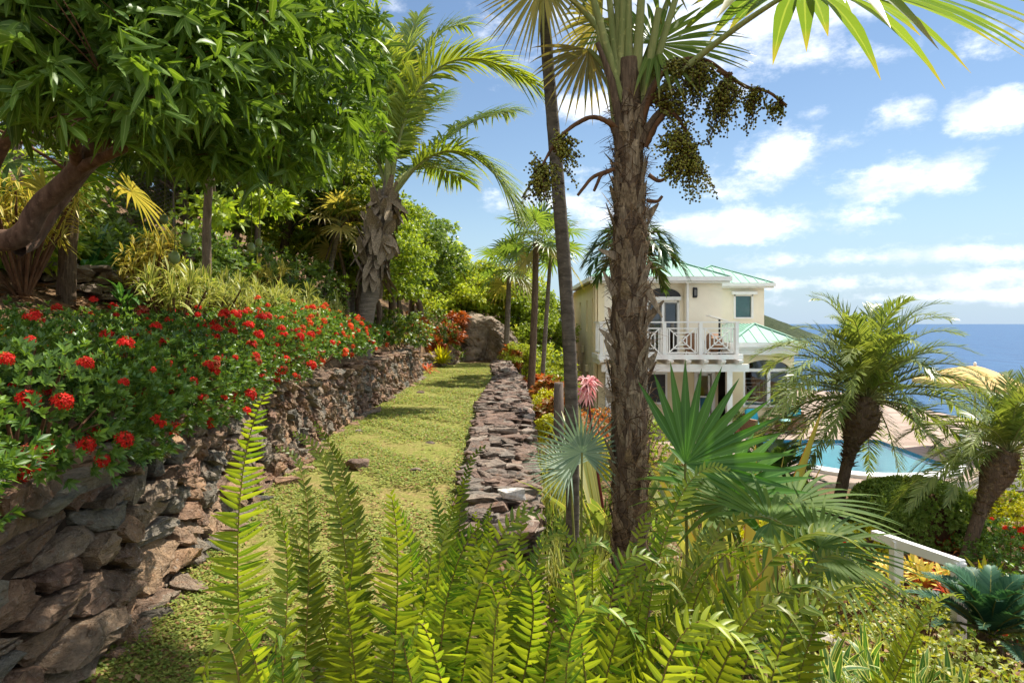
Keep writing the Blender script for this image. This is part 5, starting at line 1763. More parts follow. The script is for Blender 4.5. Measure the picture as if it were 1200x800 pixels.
def date_palm(label, base, crown, L, nfr, seed, lean_ctrl=None, trunk_r=.2, bulge=.34):
    global R
    keep = R; R = np.random.default_rng(seed)
    r = thing('date_palm', label, 'palm tree', base)
    c = (base + crown) / 2 + [0, 0, -.15] if lean_ctrl is None else lean_ctrl
    pts = bez(base - [0, 0, .15], c, crown, 26); q = np.linspace(0, 1, 26)
    rad = np.interp(q, [0, .1, .52, .64, .8, .93, 1], [trunk_r * 1.25, trunk_r, trunk_r * .9, trunk_r * 1.3, bulge, bulge * .9, bulge * .5])
    m = MB(); tube(m, pts, rad, 22, 0, .5, bump=.03)
    n = 420; h = R.uniform(.46, 1, n); cc = np.stack([np.interp(h, q, pts[:, k]) for k in range(3)], 1); rr = np.interp(h, q, rad)
    T, S, B = frames(pts); a = R.uniform(0, 2 * PI, n); k = np.clip((h * 25).astype(int), 0, 25)
    o = np.cos(a)[:, None] * S[k] + np.sin(a)[:, None] * B[k]
    blades(m, cc + o * (rr * .95)[:, None], T[k] * R.uniform(.2, 1, (n, 1)) + o * R.uniform(.5, 1.1, (n, 1)), o, R.uniform(.07, .14, n) * bulge * 3, R.uniform(.07, .12, n) * bulge * 3, [1, .9, .6, .25], 3, 0, 2, -.3, mat=1)
    m.build('trunk', [M['fibre'], M['boot']], r)
    for k in range(nfr):
        el = math.radians(88 - 112 * ((k + .5) / nfr) ** .85); az = k * 2.39996 + R.normal(0, .15)
        dh = np.array([math.cos(az), math.sin(az), 0]); d = dh * math.cos(el) + np.array([0, 0, math.sin(el)])
        if el < .3 and dh[1] < -.55: continue                    # the low ones at the front have been cut
        ll = L * R.uniform(.88, 1.1) * (1.0 if el > 0 else .95)
        s = crown + d * .05
        tip = s + dh * ll * (.28 + .62 * math.cos(el)) + np.array([0, 0, ll * (.86 * math.sin(el) - .38 * math.cos(el) - .12)])
        ctrl = s + d * ll * .55 + np.array([0, 0, ll * .1])
        p = bez(s, ctrl, tip, 16)
        tw = R.normal(0, .3)
        f = MB(); up = nrm(np.array([0, 0, 1.]) + np.cross(dh, [0, 0, 1]) * tw + (dh * -.8 if el > 1.0 else 0))
        pinnate(f, p, 60, lambda u: ll * .18 * (.5 + .5 * math.sin(min(1, u * 2.2 + .1) * PI / 2)) * (1 - .65 * max(0, u - .55) / .45), .025 * L / 2, 60, 28, .12, .16, .4, up=up, r0=.016 * L / 2, r1=.003, segs=2, prof=[.6, 1, .05], jit=.12, rk=4, flat=True)
        f.build('frond', [M['date'], M['petiole']], r)
    R = keep
    return r


cb = P(978, 566, 14.0); cb[2] = terr(cb[0], cb[1])
date_palm('leaning date palm with a shaggy bulging head in front of the pool', cb, P(1016, 468, 14.0), 3.0, 72, 21, lean_ctrl=P(990, 535, 14.0), trunk_r=.125, bulge=.37)
cb = P(1126, 632, 11.0); cb[2] = terr(cb[0], cb[1])
date_palm('smaller leaning date palm above the red flowers at the right edge', cb, P(1182, 530, 11.0), 1.85, 50, 22, lean_ctrl=P(1145, 590, 11.0), trunk_r=.105, bulge=.24)
cb = on(13.6, 14.2)
date_palm('date palm at the far right beyond the frame edge with fronds reaching in', cb, np.array([13.4, 14.2, -.1]), 1.7, 34, 23, trunk_r=.15, bulge=.3)


def feather_crown_palm(label, base, top, L, nfr, seed, mname='coco', tr=.08, name='feather_palm', wid=.05, droop=.3):
    """a palm with a short crown of dark arching feather leaves"""
    global R
    keep = R; R = np.random.default_rng(seed)
    r = thing(name, label, 'palm tree', base)
    m = MB(); pts = bez(base - [0, 0, .2], (base + top) / 2 + R.normal(0, .06, 3), top, 14); tube(m, pts, np.linspace(tr * 1.2, tr * .8, 14), 10, 0, .5, bump=.02)
    m.build('trunk', M['bark_grey'], r)
    for k in range(nfr):
        el = math.radians(75 - 95 * (k + .5) / nfr); az = k * 2.39996
        dh = np.array([math.cos(az), math.sin(az), 0]); d = dh * math.cos(el) + np.array([0, 0, math.sin(el)])
        tip = top + dh * L * (.35 + .5 * math.cos(el)) + np.array([0, 0, L * (.55 * math.sin(el) - .42)])
        p = bez(top, top + d * L * .6 + [0, 0, L * .12], tip, 14)
        f = MB(); pinnate(f, p, 36, lambda u: L * .3 * (.6 + .4 * math.sin(min(1, u * 2) * PI / 2)) * (1 - .5 * max(0, u - .5) * 2), wid, 55, 25, .12, droop, .4, r0=.016, r1=.004, segs=3, prof=[.5, 1, .8, .08], jit=.15, rk=4)
        f.build('frond', [M[mname], M['petiole']], r)
    R = keep


feather_crown_palm('palm with a round crown of arching leaves half hidden behind the shaggy trunk', on(P(741, 500, 12.5)[0], 12.5), P(741, 292, 12.5), 1.15, 17, 31, 'sago', .08)


def small_fan_palm(label, base, top, R0, nlv, seed, mname='fan', tr=.07, name='fan_palm', skirt=True, bark='bark_grey'):
    global R
    keep = R; R = np.random.default_rng(seed)
    r = thing(name, label, 'palm tree', base)
    m = MB(); pts = bez(base - [0, 0, .2], (base + top) / 2 + R.normal(0, .05, 3), top, 16); tube(m, pts, np.linspace(tr * 1.15, tr * .9, 16), 9, 0, .5, bump=.03)
    m.build('trunk', M[bark], r)
    for k in range(nlv):
        el = math.radians(80 - 130 * (k + .5) / nlv); az = k * 2.39996 + R.normal(0, .2)
        dh = np.array([math.cos(az), math.sin(az), 0]); d = dh * math.cos(el) + np.array([0, 0, math.sin(el)])
        hub = top + d * R0 * R.uniform(.8, 1.2) + [0, 0, .05]
        f = MB(); petiole(f, top, top + d * R0 * .6 + [0, 0, .08], hub, .012, .007, 1, 4)
        fan_leaf(f, hub, nrm(d + np.array([0, 0, -.35])), nrm(np.cross(d, np.cross([0, 0, 1], d)) + R.normal(0, .15, 3)), R0, 22, 290, .38, .25, .08, 0)
        f.build('leaf', [M[mname if el > -.5 else 'fan_old'], M['petiole']], r)
    R = keep


def px_palm(label, bx, by, tx, ty, d, R0, n, seed, m='fan', tr=.07, **k):
    b = P(bx, by, d); b[2] = terr(b[0], b[1])
    small_fan_palm(label, b, P(tx, ty, d), R0, n, seed, m, tr, **k)


px_palm('small fan palm with pale drooping leaves left of the coconut palm', 376, 345, 397, 268, 16.5, .62, 15, 41, 'fan_old', .07)
px_palm('taller fan palm behind the small pale one left of the coconut palm', 412, 370, 408, 225, 18.5, .6, 13, 42, 'fan', .09)
px_palm('left fan palm of the slim group beyond the boulder', 592, 428, 597, 318, 28.0, .95, 15, 43, 'fan', .11)
px_palm('middle and tallest fan palm of the slim group beyond the boulder', 621, 428, 628, 285, 20, .78, 15, 44, 'fan', .1, bark='fibre')
px_palm('right fan palm of the slim group partly behind the slim grey trunk', 634, 430, 646, 292, 22, .8, 14, 45, 'fan', .07)
px_palm('rough brown palm trunk standing on the leaf littered bank at far left', 76, 335, 84, 190, 7.2, .6, 10, 46, 'fan_dark', .085, bark='fibre')

# ------------------------------------------------------------------ trees, shrubs, ferns
def whorls(mb, tips, outs, k, L, W, spread=.9, mat=0, segs=2, droop=.15, flat=False, fold=.3, prof=None, Lj=.3, shift=0.0, along=.5):
    """k leaves round every shoot tip"""
    tips = np.asarray(tips); n = len(tips)
    a = np.tile(np.arange(k) * 2 * PI / k, n) + np.repeat(R.uniform(0, 6, n), k) + R.normal(0, .2, n * k)
    o = np.repeat(nrm(outs), k, 0)
    ref = np.where(np.abs(o[:, 2:3]) < .9, np.array([[0, 0, 1.]]), np.array([[1., 0, 0]]))
    s = nrm(np.cross(o, ref)); b = np.cross(o, s)
    sp = spread * R.uniform(.6, 1.3, n * k)
    d = nrm(o + (np.cos(a)[:, None] * s + np.sin(a)[:, None] * b) * sp[:, None])
    base = np.repeat(tips, k, 0) - o * R.uniform(0, L * along, (n * k, 1))
    rn = np.clip(np.repeat(R.random(n), k) * .6 + R.random(n * k) * .4 + shift, 0, 1)
    blades(mb, base, d, o, L * R.uniform(1 - Lj, 1 + Lj, n * k), W * R.uniform(.8, 1.2, n * k), prof, segs, droop, 2, fold, rn=rn, mat=mat, flat=flat)


def dome_points(n, rx, ry, rz, inner=.55, zlo=-.25):
    """points in the outer part of a dome, clumped so that its outline is uneven"""
    d = rdirs(n, zlo, 1)
    amp = np.array([mnoise.fractal(Vector(q * 2.2 + R.random() * 0), 1, 2, 3) for q in d])
    r = R.uniform(inner, 1, n) ** .6 * (1 + .22 * amp)
    return d * r[:, None] * np.array([rx, ry, rz]), d


def shrub(name, label, cat, loc, size, n, k, L, W, mat, stem='stem_brown', nst=9, group=None, spread=.9, inner=.5, segs=2, droop=.15, flat=False, zlo=-.35, fold=.3, lift=0.0, flowers=None, rz=0, seed=None, prof=None):
    global R
    keep = R
    if seed is not None: R = np.random.default_rng(seed)
    r = thing(name, label, cat, loc, group)
    lw = np.array(loc, float)
    rx, ry, rz_ = np.array(size) / 2
    c = lw + [0, 0, lift + rz_ * .75]
    p, d = dome_points(n, rx, ry, rz_ * 1.1, inner, zlo)
    p = p + c; p[:, 2] = np.maximum(p[:, 2], lw[2] + .03)
    mb = MB(); whorls(mb, p, d + [0, 0, .45], k, L, W, spread, 0, segs, droop, flat, fold, prof)
    mb.build('foliage', M[mat], r)
    st = MB()
    for i in range(nst):
        e = p[R.integers(n)]; b = lw + [R.normal(0, rx * .12), R.normal(0, ry * .12), -.05]
        tube(st, bez(b, (b * .5 + e * .5) + [0, 0, rz_ * .3], e, 6), np.linspace(.012, .004, 6) * max(1, rz_ * 1.4), 5, 0, .5)
    st.build('stem', M[stem], r)
    if flowers:
        for fm, cnt, rad, bias in flowers:
            done = []
            for _ in range(cnt):
                i = R.integers(n)
                for _t in range(16):
                    if np.dot(d[i], (.55, -.7, .45)) > .35 and all(np.linalg.norm(p[i] - q) > rad * 2.6 for q in done): break
                    i = R.integers(n)
                done.append(p[i])
                flower_head(r, p[i] + nrm(d[i]) * .02 * 1.5 + [0, 0, .01], nrm(d[i] + [0, 0, .5]), rad * R.uniform(.6, 1.25), fm)
    R = keep
    return r


FH = {}


def flower_head(parent, pos, up, rad, mname):
    """a domed head of many four petalled florets; the mesh is shared"""
    if mname not in FH:
        mb = MB(); n = 46
        d = rdirs(n, -.1, 1); a = R.uniform(0, 6, n)
        ref = np.where(np.abs(d[:, 2:3]) < .9, np.array([[0, 0, 1.]]), np.array([[1., 0, 0]])); s = nrm(np.cross(d, ref)); b = np.cross(d, s)
        for q in range(4):
            t = a + q * PI / 2
            dd = np.cos(t)[:, None] * s + np.sin(t)[:, None] * b + d * .25
            blades(mb, d * R.uniform(.7, 1.05, (n, 1)), dd, d, .3, .2, [.3, 1, .3], 2, 0, 2, 0, rn=R.random(n), flat=True)
        blades(mb, np.zeros((n, 3)), d, s, .9, .05, [1, 1, 1], 2, 0, 2, 0, flat=True)
        o = mb.build('flower_head', M[mname]); FH[mname] = o.data
        bpy.data.objects.remove(o)
    o = bpy.data.objects.new('flower_head', FH[mname]); COL.objects.link(o)
    o.parent = parent
    o.location = [float(x) for x in (pos - WLOC[parent.name])]
    q = Vector(up).to_track_quat('Z', 'Y'); o.rotation_euler = q.to_euler()
    o.scale = (rad, rad, rad)
    return o


# -- the red flowering hedge above the wall: shrub beside shrub
ixl = ['nearest red flowering ixora shrub hanging over the wall at the left edge', 'second ixora shrub from the camera with a few red flower heads', 'ixora shrub above the near stone slabs with clustered red flowers', 'ixora shrub with many red flower heads above the middle of the tall wall',
       'ixora shrub full of orange red flowers beyond the middle of the tall wall', 'ixora shrub with small orange flowers close before the coconut palm', 'last small ixora shrub of the hedge right of the coconut trunk',
       'ixora shrub behind the nearest one with a golden flower head', 'dark green ixora shrub with hardly any flowers in the second row', 'ixora shrub in the second row below the striped yellow bushes', 'loose ixora shrub in the second row before the pale striped bushes', 'sparse ixora shrub outside the frame at near left']
ixp = [(-2.55, 3.15, 1.45, 1.15, 18), (-2.72, 4.35, 1.5, 1.2, 24), (-2.95, 5.6, 1.5, 1.15, 28), (-3.15, 7.2, 1.7, 1.25, 32), (-3.25, 9.0, 1.8, 1.25, 34), (-3.3, 11.0, 1.9, 1.15, 34), (-3.45, 13.2, 1.7, .95, 18),
       (-3.75, 4.0, 1.6, 1.15, 8), (-3.95, 5.6, 1.7, 1.15, 10), (-4.15, 7.5, 1.8, 1.2, 10), (-4.35, 9.7, 1.9, 1.15, 16), (-2.4, 1.9, 1.4, 1.0, 4)]
for i, ((x, y, w, h, nf), lab) in enumerate(zip(ixp, ixl)):
    far = y > 8
    fl = [('flower_orange' if y > 8.2 else 'flower_red', int(nf * 1.4), (.036 if y < 5 else .042) if not far else .043, 0), ('flower_faded', nf // 5, .036, 0)]
    if 6 < y < 12: fl.append(('flower_red', nf // 3, .046, 0))
    if i == 7: fl.append(('flower_gold', 1, .075, 0))
    z = float(terr(x - .3, y)) - (.3 if x > -3.5 and y < 8 else .5 if y < 8 and x < -3.5 else .38 if x < -4 else .15); h *= .76 if i < 7 or i == 11 else .6
    x += .2 if i < 4 else .1
    shrub('ixora_shrub', lab, 'flowering shrub', (x, y, z), (w, w * 1.08, h), 1500 if not far else 760, 7, .045 if not far else .066, .0185 if not far else .027, 'ixora', 'stem_brown', 16, 'ixora hedge above the stone wall', .95, .55, 2, .12, False, -.55, flowers=fl, seed=100 + i)


# -- mango tree hanging in from the left
def mango_tree():
    global R
    keep = R; R = np.random.default_rng(77)
    base = on(-5.6, 5.3)
    r = thing('mango_tree', 'mango tree with long drooping leaves filling the top left corner', 'tree', base)
    A = P(0, 282, 5.1); B = P(92, 198, 5.0)
    m = MB()
    p = catmull([base - [0, 0, .2], base + [.35, 0, .35], A, P(50, 238, 5.05), B, P(135, 140, 5.1), P(190, 60, 5.3)], 8)
    tube(m, p, np.interp(np.linspace(0, 1, len(p)), [0, .2, .7, 1], [.15, .088, .07, .045]), 14, 0, .5, bump=.02)
    limbs = [(catmull([A + [.1, .05, -.05], P(40, 280, 5.3), P(72, 236, 5.4), P(120, 185, 5.6), P(200, 150, 5.8), P(290, 100, 6.0)], 6), .07), (catmull([A - [.3, 0, .1], P(-30, 240, 4.6), P(10, 160, 4.4), P(30, 130, 4.3), P(80, 60, 4.2)], 6), .06),
             (catmull([B, P(160, 165, 4.6), P(230, 120, 4.2), P(300, 60, 4.2)], 6), .045), (catmull([B, P(80, 120, 4.6), P(60, 20, 4.3)], 6), .05), (catmull([P(190, 60, 5.3), P(260, 0, 5.6), P(340, -60, 5.8)], 6), .05), (catmull([P(190, 60, 5.3), P(150, -60, 5.4), P(120, -160, 5.6)], 6), .05)]
    m.build('trunk', M['bark_mango'], r)
    lm = MB()
    for q, rr in limbs: tube(lm, q, np.linspace(rr, .014, len(q)), 8, 0, .5, bump=.03)
    lm.build('limbs', M['bark_mango'], r)
    # crown: whorls of long leaves at the shoot tips, in drooping bunches
    cl = []
    # bunches whose place the photo shows (column, row, depth, radius)
    for px, py, d, rad in ((60, 60, 3.6, .5), (120, 90, 3.4, .5), (115, 140, 3.3, .22), (190, 80, 3.7, .55), (250, 120, 4.2, .5), (290, 60, 4.4, .6), (340, 110, 5.2, .6), (380, 60, 5.6, .6), (395, 140, 5.7, .45), (330, 180, 5.0, .4), (270, 190, 4.6, .35), (210, 170, 4.3, .35),
                           (30, 110, 3.8, .4), (20, 20, 3.6, .6), (150, 20, 3.8, .7), (230, 20, 4.2, .7), (320, 10, 4.8, .7), (390, 5, 5.6, .5), (180, 140, 5.2, .5), (300, 160, 6.0, .5), (360, 170, 6.3, .5), (240, 80, 6.2, .6), (400, 100, 6.6, .5), (415, 160, 7.2, .45), (130, 120, 4.8, .5),
                           (20, -60, 3.4, .7), (120, -80, 3.8, .8), (230, -80, 4.4, .8), (330, -70, 5.2, .8), (180, -160, 5.2, 1.), (300, -190, 6.2, 1.), (60, -200, 5.0, 1.), (-80, 40, 3.8, .8), (-140, 0, 5.0, 1.), (-90, 120, 5.4, .6), (-60, -100, 4.6, 1.), (400, -60, 6.4, .7)):
        cl.append((P(px, py, d), rad))
    mb = MB()
    for c, rad in cl:
        if c[2] > 4.5 and c[0] > -3.0: continue                # the crown is open above: sun falls through
        n = int(88 * (rad / .5) ** 2)
        dd = rdirs(n, -.8, 1); t = c + dd * (R.random(n) ** .4 * rad)[:, None] * np.array([1, 1, .8])
        k = 6
        whorls(mb, t, dd * .8 + [0, 0, .05] + R.normal(0, .6, (n, 3)), k, .135, .038, 1.2, 0, 4, R.uniform(-.05, .55, n * k), prof=[.12, .85, 1, .7, .05], fold=.3, Lj=.5, shift=.3 if c[0] > -2.2 else 0.0, along=1.1)  # sunlit right side of the crown put into lighter leaf colour
    # twigs to some shoots
    tw = MB()
    for c, rad in cl:
        near = min((q[np.argmin(np.linalg.norm(q - c, axis=1))] for q, _ in limbs), key=lambda z: np.linalg.norm(z - c))
        tube(tw, bez(near, (near + c) / 2 + [0, 0, .15], c, 7), np.linspace(.016, .006, 7), 5, 0, .5)
        for _ in range(6):
            e = c + rdirs(1, -.5, 1)[0] * rad * .9; tube(tw, bez(c, (c + e) / 2 + [0, 0, .05], e, 5), np.linspace(.006, .003, 5), 4, 0, .5)
    mb.build('crown', M['mango'], r)
    tw.build('twigs', M['stem_brown'], r)
    for px, py, d, s in ((192, 257, 5.2, .038), (218, 281, 5.0, .047), (204, 302, 5.0, .047), (294, 290, 5.4, .038), (303, 284, 5.8, .034)):
        c = P(px, py, d); v, f = ico(3); v = v * np.array([.86, .82, 1.05]); v[:, 0] += .12 * v[:, 2] ** 2
        q = MB(); q.add(v * s + c, f, rn=R.random()); fr = q.build('fruit', M['mango_fruit'], r)
        q = MB(); tube(q, bez(c + [0, 0, s], c + [.02, 0, .25], c + [-.03, .05, .62], 7), .004, 4, 0, .5); q.build('stalk', M['stem'], fr)
    R = keep


mango_tree()


# -- trees of the hillside
def tree_proto(name, label, h, cr, leaf, mname, seed, nclump=26, per=230, k=5, bark='bark_tree', trunk_h=.45, flat=True, W=.5, tf=.03):
    """trunk, limbs and a crown of leaf clumps, about the origin"""
    global R
    keep = R; R = np.random.default_rng(seed)
    r = thing(name, label, 'tree', (0, 0, 0)); WLOC[r.name] = np.zeros(3)
    t = MB(); th = h * trunk_h
    pts = catmull([(0, 0, -.4), (R.normal(0, .08), R.normal(0, .08), th * .5), (R.normal(0, .15), R.normal(0, .15), th), (R.normal(0, .25), R.normal(0, .25), h * .75)], 7)
    tube(t, pts, np.linspace(h * tf, h * tf * .35, len(pts)), 9, 0, .5, bump=.03); t.build('trunk', M[bark], r)
    c0 = np.array([0, 0, h * .62]); sz = np.array([cr, cr, h * .40])
    d = rdirs(nclump, -.75, 1); cs = c0 + d * sz * R.uniform(.45, .95, (nclump, 1))
    lm = MB(); cw = MB()
    for c in cs:
        s = pts[R.integers(len(pts) // 2, len(pts))]
        tube(lm, bez(s, (s + c) / 2 + [0, 0, .2], c, 6), np.linspace(h * .01, .01, 6), 5, 0, .5)
        n = per // k; rad = cr * R.uniform(.26, .46)
        q = rdirs(n, -.6, 1); p = c + q * (R.random(n) ** .45 * rad)[:, None] * np.array([1, 1, .62])
        whorls(cw, p, q + [0, 0, .5], k, leaf, leaf * W, 1.1, 0, 2, .2, flat, .2, None, .35)
    lm.build('limbs', M[bark], r); cw.build('crown', M[mname], r)
    R = keep
    return r


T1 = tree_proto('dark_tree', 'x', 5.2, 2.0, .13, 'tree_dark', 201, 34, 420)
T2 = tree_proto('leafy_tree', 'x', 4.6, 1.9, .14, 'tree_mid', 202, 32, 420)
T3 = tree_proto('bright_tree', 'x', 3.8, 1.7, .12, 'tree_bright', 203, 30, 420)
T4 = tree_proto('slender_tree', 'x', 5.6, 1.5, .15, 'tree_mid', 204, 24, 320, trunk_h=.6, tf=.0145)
used = {id(t): [] for t in (T1, T2, T3, T4)}
TREES = [  # column of the trunk, depth, prototype, scale, label
    (215, 13.5, T1, .85, 'dark tree rising behind the yellow dracaena'), (275, 15, T2, .9, 'leafy tree behind the thin trunk left of the fan palms'),
    (330, 17.5, T1, .95, 'dark tree behind the pale small fan palm'), (360, 21, T3, 1.0, 'bright green tree high on the slope left of the coconut crown'),
    (300, 20, T3, 1.05, 'bright tree seen in gaps below the mango leaves'), (240, 19, T2, 1.1, 'mid green tree on the slope behind the dark tree'),
    (160, 16, T2, 1.0, 'green tree on the bank behind the chain link fence'), (95, 15, T1, 1.0, 'dark tree behind the fence at far left'), (30, 14, T3, .9, 'sunlit yellow green tree at the left edge on the bank'),
    (455, 22, T1, .95, 'dark tree just right of the coconut trunk'), (488, 25, T1, 1.0, 'dark spreading tree left of the boulder'), (520, 31, T3, 1.05, 'rounded bright tree behind the boulder'),
    (480, 31, T2, 1.15, 'tall green tree showing under the coconut fronds'), (548, 33, T3, 1.0, 'bright green tree with a rounded top against the sky'), (575, 35, T2, .85, 'green tree behind the left palm of the slim group'),
    (606, 33, T3, .8, 'bright tree between the slim fan palms'), (640, 33, T3, .75, 'bright tree between the slim palms and the house'), (590, 40, T2, .9, 'farther green tree on the skyline left of the palms'), (530, 42, T2, 1.0, 'far tree on the skyline above the boulder'),
    (420, 27, T2, 1.2, 'green tree behind the coconut palm'), (390, 24, T4, 1.1, 'slender tree behind the two small fan palms'), (345, 27, T2, 1.2, 'tree high on the hill behind the bright one'), (250, 26, T1, 1.3, 'large dark tree on the hill top at left'), (140, 24, T2, 1.3, 'big tree on the hill above the fence'),
    (20, 22, T1, 1.3, 'large dark tree on the hill at the left edge'), (-90, 14, T2, 1.1, 'tree on the bank outside the left edge'), (655, 27, T3, .5, 'small bright bushy tree against the yellow side wall of the house'),
    (425, 19.5, T2, .85, 'green tree right behind the coconut trunk'), (400, 21.5, T1, .95, 'dark tree on the slope between the fan palms and the coconut palm'), (470, 26.5, T3, .9, 'bright tree behind the dark one right of the coconut palm'), (505, 36, T3, 1.2, 'bright tree high behind the boulder'), (632, 34, T3, .95, 'bright tree filling the gap left of the house corner'), (640, 31, T2, .75, 'green tree before the rear corner of the house'), (562, 32, T3, 1.25, 'bright tree rising behind the right end of the boulder'), (590, 35, T3, 1.2, 'bright tree behind the slim palm group on the skyline'), (622, 33, T2, 1.0, 'green tree right behind the slim palm trunks'), (440, 18, T2, .75, 'green tree at the right foot of the coconut palm'), (408, 17.2, T4, .8, 'slim pale trunk beside the small fan palm'), (420, 18.4, T4, .9, 'second slim trunk just left of the coconut palm'), (300, 14.2, T4, .95, 'slim trunk in the wood behind the striped bushes'), (468, 21, T4, .8, 'slim trunk in the shade right of the coconut palm'), (243, 9.6, T4, .95, 'slim straight tree trunk standing before the dark wood left of centre'), (610, 27.5, T3, .45, 'low bright tree at the foot of the slim palms')]
for px, d, proto, sc, lab in TREES:
    x = (px - CX) / F * d
    place(proto, used[id(proto)], (x, d, float(terr(x, d)) - .1), (px * 1.7) % 6.28, sc, lab, 'trees on the hillside')

# understorey that closes the wood
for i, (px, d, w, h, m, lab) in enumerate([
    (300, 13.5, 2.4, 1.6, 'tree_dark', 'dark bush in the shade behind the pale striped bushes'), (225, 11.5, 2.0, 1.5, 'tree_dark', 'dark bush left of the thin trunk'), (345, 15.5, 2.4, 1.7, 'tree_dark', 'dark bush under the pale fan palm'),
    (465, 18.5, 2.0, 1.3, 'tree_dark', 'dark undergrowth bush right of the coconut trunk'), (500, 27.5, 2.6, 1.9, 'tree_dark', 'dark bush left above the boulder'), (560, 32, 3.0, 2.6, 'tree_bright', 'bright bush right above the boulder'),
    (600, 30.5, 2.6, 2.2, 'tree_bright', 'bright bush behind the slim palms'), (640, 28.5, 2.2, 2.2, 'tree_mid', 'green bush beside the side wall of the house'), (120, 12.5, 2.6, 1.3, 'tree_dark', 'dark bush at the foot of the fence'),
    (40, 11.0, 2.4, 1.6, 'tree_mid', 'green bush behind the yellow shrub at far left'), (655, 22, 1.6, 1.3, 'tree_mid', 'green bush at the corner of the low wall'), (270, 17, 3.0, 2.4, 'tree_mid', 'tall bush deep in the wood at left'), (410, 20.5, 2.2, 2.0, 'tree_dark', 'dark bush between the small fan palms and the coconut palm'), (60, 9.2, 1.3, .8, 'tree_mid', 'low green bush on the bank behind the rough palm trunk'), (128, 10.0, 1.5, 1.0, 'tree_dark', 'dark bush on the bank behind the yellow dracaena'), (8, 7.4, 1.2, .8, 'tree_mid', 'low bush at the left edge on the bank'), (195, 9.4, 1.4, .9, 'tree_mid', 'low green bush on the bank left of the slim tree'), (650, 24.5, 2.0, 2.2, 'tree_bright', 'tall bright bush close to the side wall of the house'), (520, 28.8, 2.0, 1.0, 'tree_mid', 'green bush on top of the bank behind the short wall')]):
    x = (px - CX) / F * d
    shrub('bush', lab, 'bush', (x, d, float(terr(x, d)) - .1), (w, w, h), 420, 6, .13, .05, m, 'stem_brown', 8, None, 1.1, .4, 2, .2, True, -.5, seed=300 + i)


# -- strappy and striped plants
def rosette(name, label, cat, loc, n, L, W, mname, elo=5, ehi=85, droop=.4, segs=5, prof=None, fold=.3, height=.05, rad=.04, group=None, stem_h=0.0, stem_r=.02, stem='stem', heads=1, headr=.0, seed=None, rmin=.7):
    global R
    keep = R
    if seed is not None: R = np.random.default_rng(seed)
    r = thing(name, label, cat, loc, group); loc = np.asarray(loc, float)
    mb = MB(); st = MB()
    for hd in range(heads):
        c = loc + [0, 0, stem_h]
        if heads > 1:
            a = hd * 2.39996; q = headr * math.sqrt((hd + .5) / heads); c = loc + np.array([math.cos(a) * q, math.sin(a) * q, stem_h * R.uniform(.6, 1.1)])
        if stem_h > .04: tube(st, bez(loc - [0, 0, .05], (loc + c) / 2 + R.normal(0, .02, 3), c, 7), np.linspace(stem_r, stem_r * .7, 7), 6, 0, .5)
        el = np.radians(R.uniform(elo, ehi, n)); az = np.arange(n) * 2.39996 + R.normal(0, .2, n)
        d = np.stack([np.cos(el) * np.cos(az), np.cos(el) * np.sin(az), np.sin(el)], 1)
        base = c + np.stack([np.cos(az), np.sin(az), 0 * az], 1) * rad + np.array([0, 0, 1]) * R.uniform(-height, height, (n, 1))
        up = np.stack([-np.cos(az) * np.sin(el), -np.sin(az) * np.sin(el), np.cos(el)], 1)
        blades(mb, base, d, up, L * R.uniform(rmin, 1.1, n), W * R.uniform(.8, 1.15, n), prof, segs, droop * np.cos(el) * R.uniform(.6, 1.4, n), 2.2, fold)
    mb.build('foliage', M[mname], r)
    if st.V: st.build('stem', M[stem], r)
    R = keep
    return r


def at(px, d, dz=0.0):
    x = (px - CX) / F * d
    return np.array([x, d, float(terr(x, d)) + dz])


STR = [.55, .9, 1, .8, .45, .03]
rosette('dracaena', 'yellow striped dracaena shrub on thin bare stems in front of the fence', 'shrub', at(177, 8.0), 24, .19, .032, 'yellow', -40, 85, .3, 3, None, .3, .1, .02, None, .98, .016, 'stem_brown', 20, .36, 401)
rosette('dracaena', 'big yellow striped dracaena shrub at the left edge below the mango limb', 'shrub', at(28, 6.6), 24, .22, .034, 'yellow', -40, 85, .3, 3, None, .3, .12, .02, None, .95, .016, 'stem_brown', 24, .5, 402)
rosette('dracaena', 'upright green dracaena with dark strap leaves before the yellow one', 'shrub', at(146, 7.0), 22, .3, .05, 'strap', 10, 80, .4, 4, None, .3, .12, .02, None, .38, .018, 'stem', 2, .08, 403)
rosette('strap_plant', 'dark green plant with long arching strap leaves by the rough palm trunk', 'plant', at(100, 9.0), 20, 1.0, .13, 'strap', 15, 75, .5, 6, [.4, .8, 1, .9, .7, .4, .03], .25, .1, .06, seed=404)
rosette('strap_plant', 'second strap leaved plant at the left edge above the yellow shrub', 'plant', at(22, 8.6), 16, 1.1, .13, 'strap', 25, 80, .5, 6, [.4, .8, 1, .9, .7, .4, .03], .25, .1, .06, seed=405)
for i, (px, d, hd, hr, m, lab) in enumerate([(245, 8.4, 16, .5, 'pale', 'green and yellow striped bush left of the thin tree trunk'), (285, 9.6, 18, .6, 'pale', 'striped bush behind the middle of the red hedge'), (325, 11, 18, .65, 'pale', 'pale striped bush left of the small fan palm'),
                                             (365, 12.3, 18, .6, 'pale', 'pale striped bush just before the coconut trunk'), (205, 7.4, 12, .4, 'pale', 'low striped plant at the foot of the yellow dracaena'), (300, 12.6, 16, .6, 'yellow', 'yellowish striped bush in the second row near the thin trunk'), (345, 10.2, 14, .5, 'pale', 'striped bush close behind the orange ixora flowers')]):
    rosette('striped_bush', lab, 'bush', at(px, d, -.05), 26, .27, .032, m, -5, 85, .45, 3, None, .3, .1, .02, 'striped bushes behind the red hedge', .8, .014, 'stem_brown', hd, hr, 410 + i)
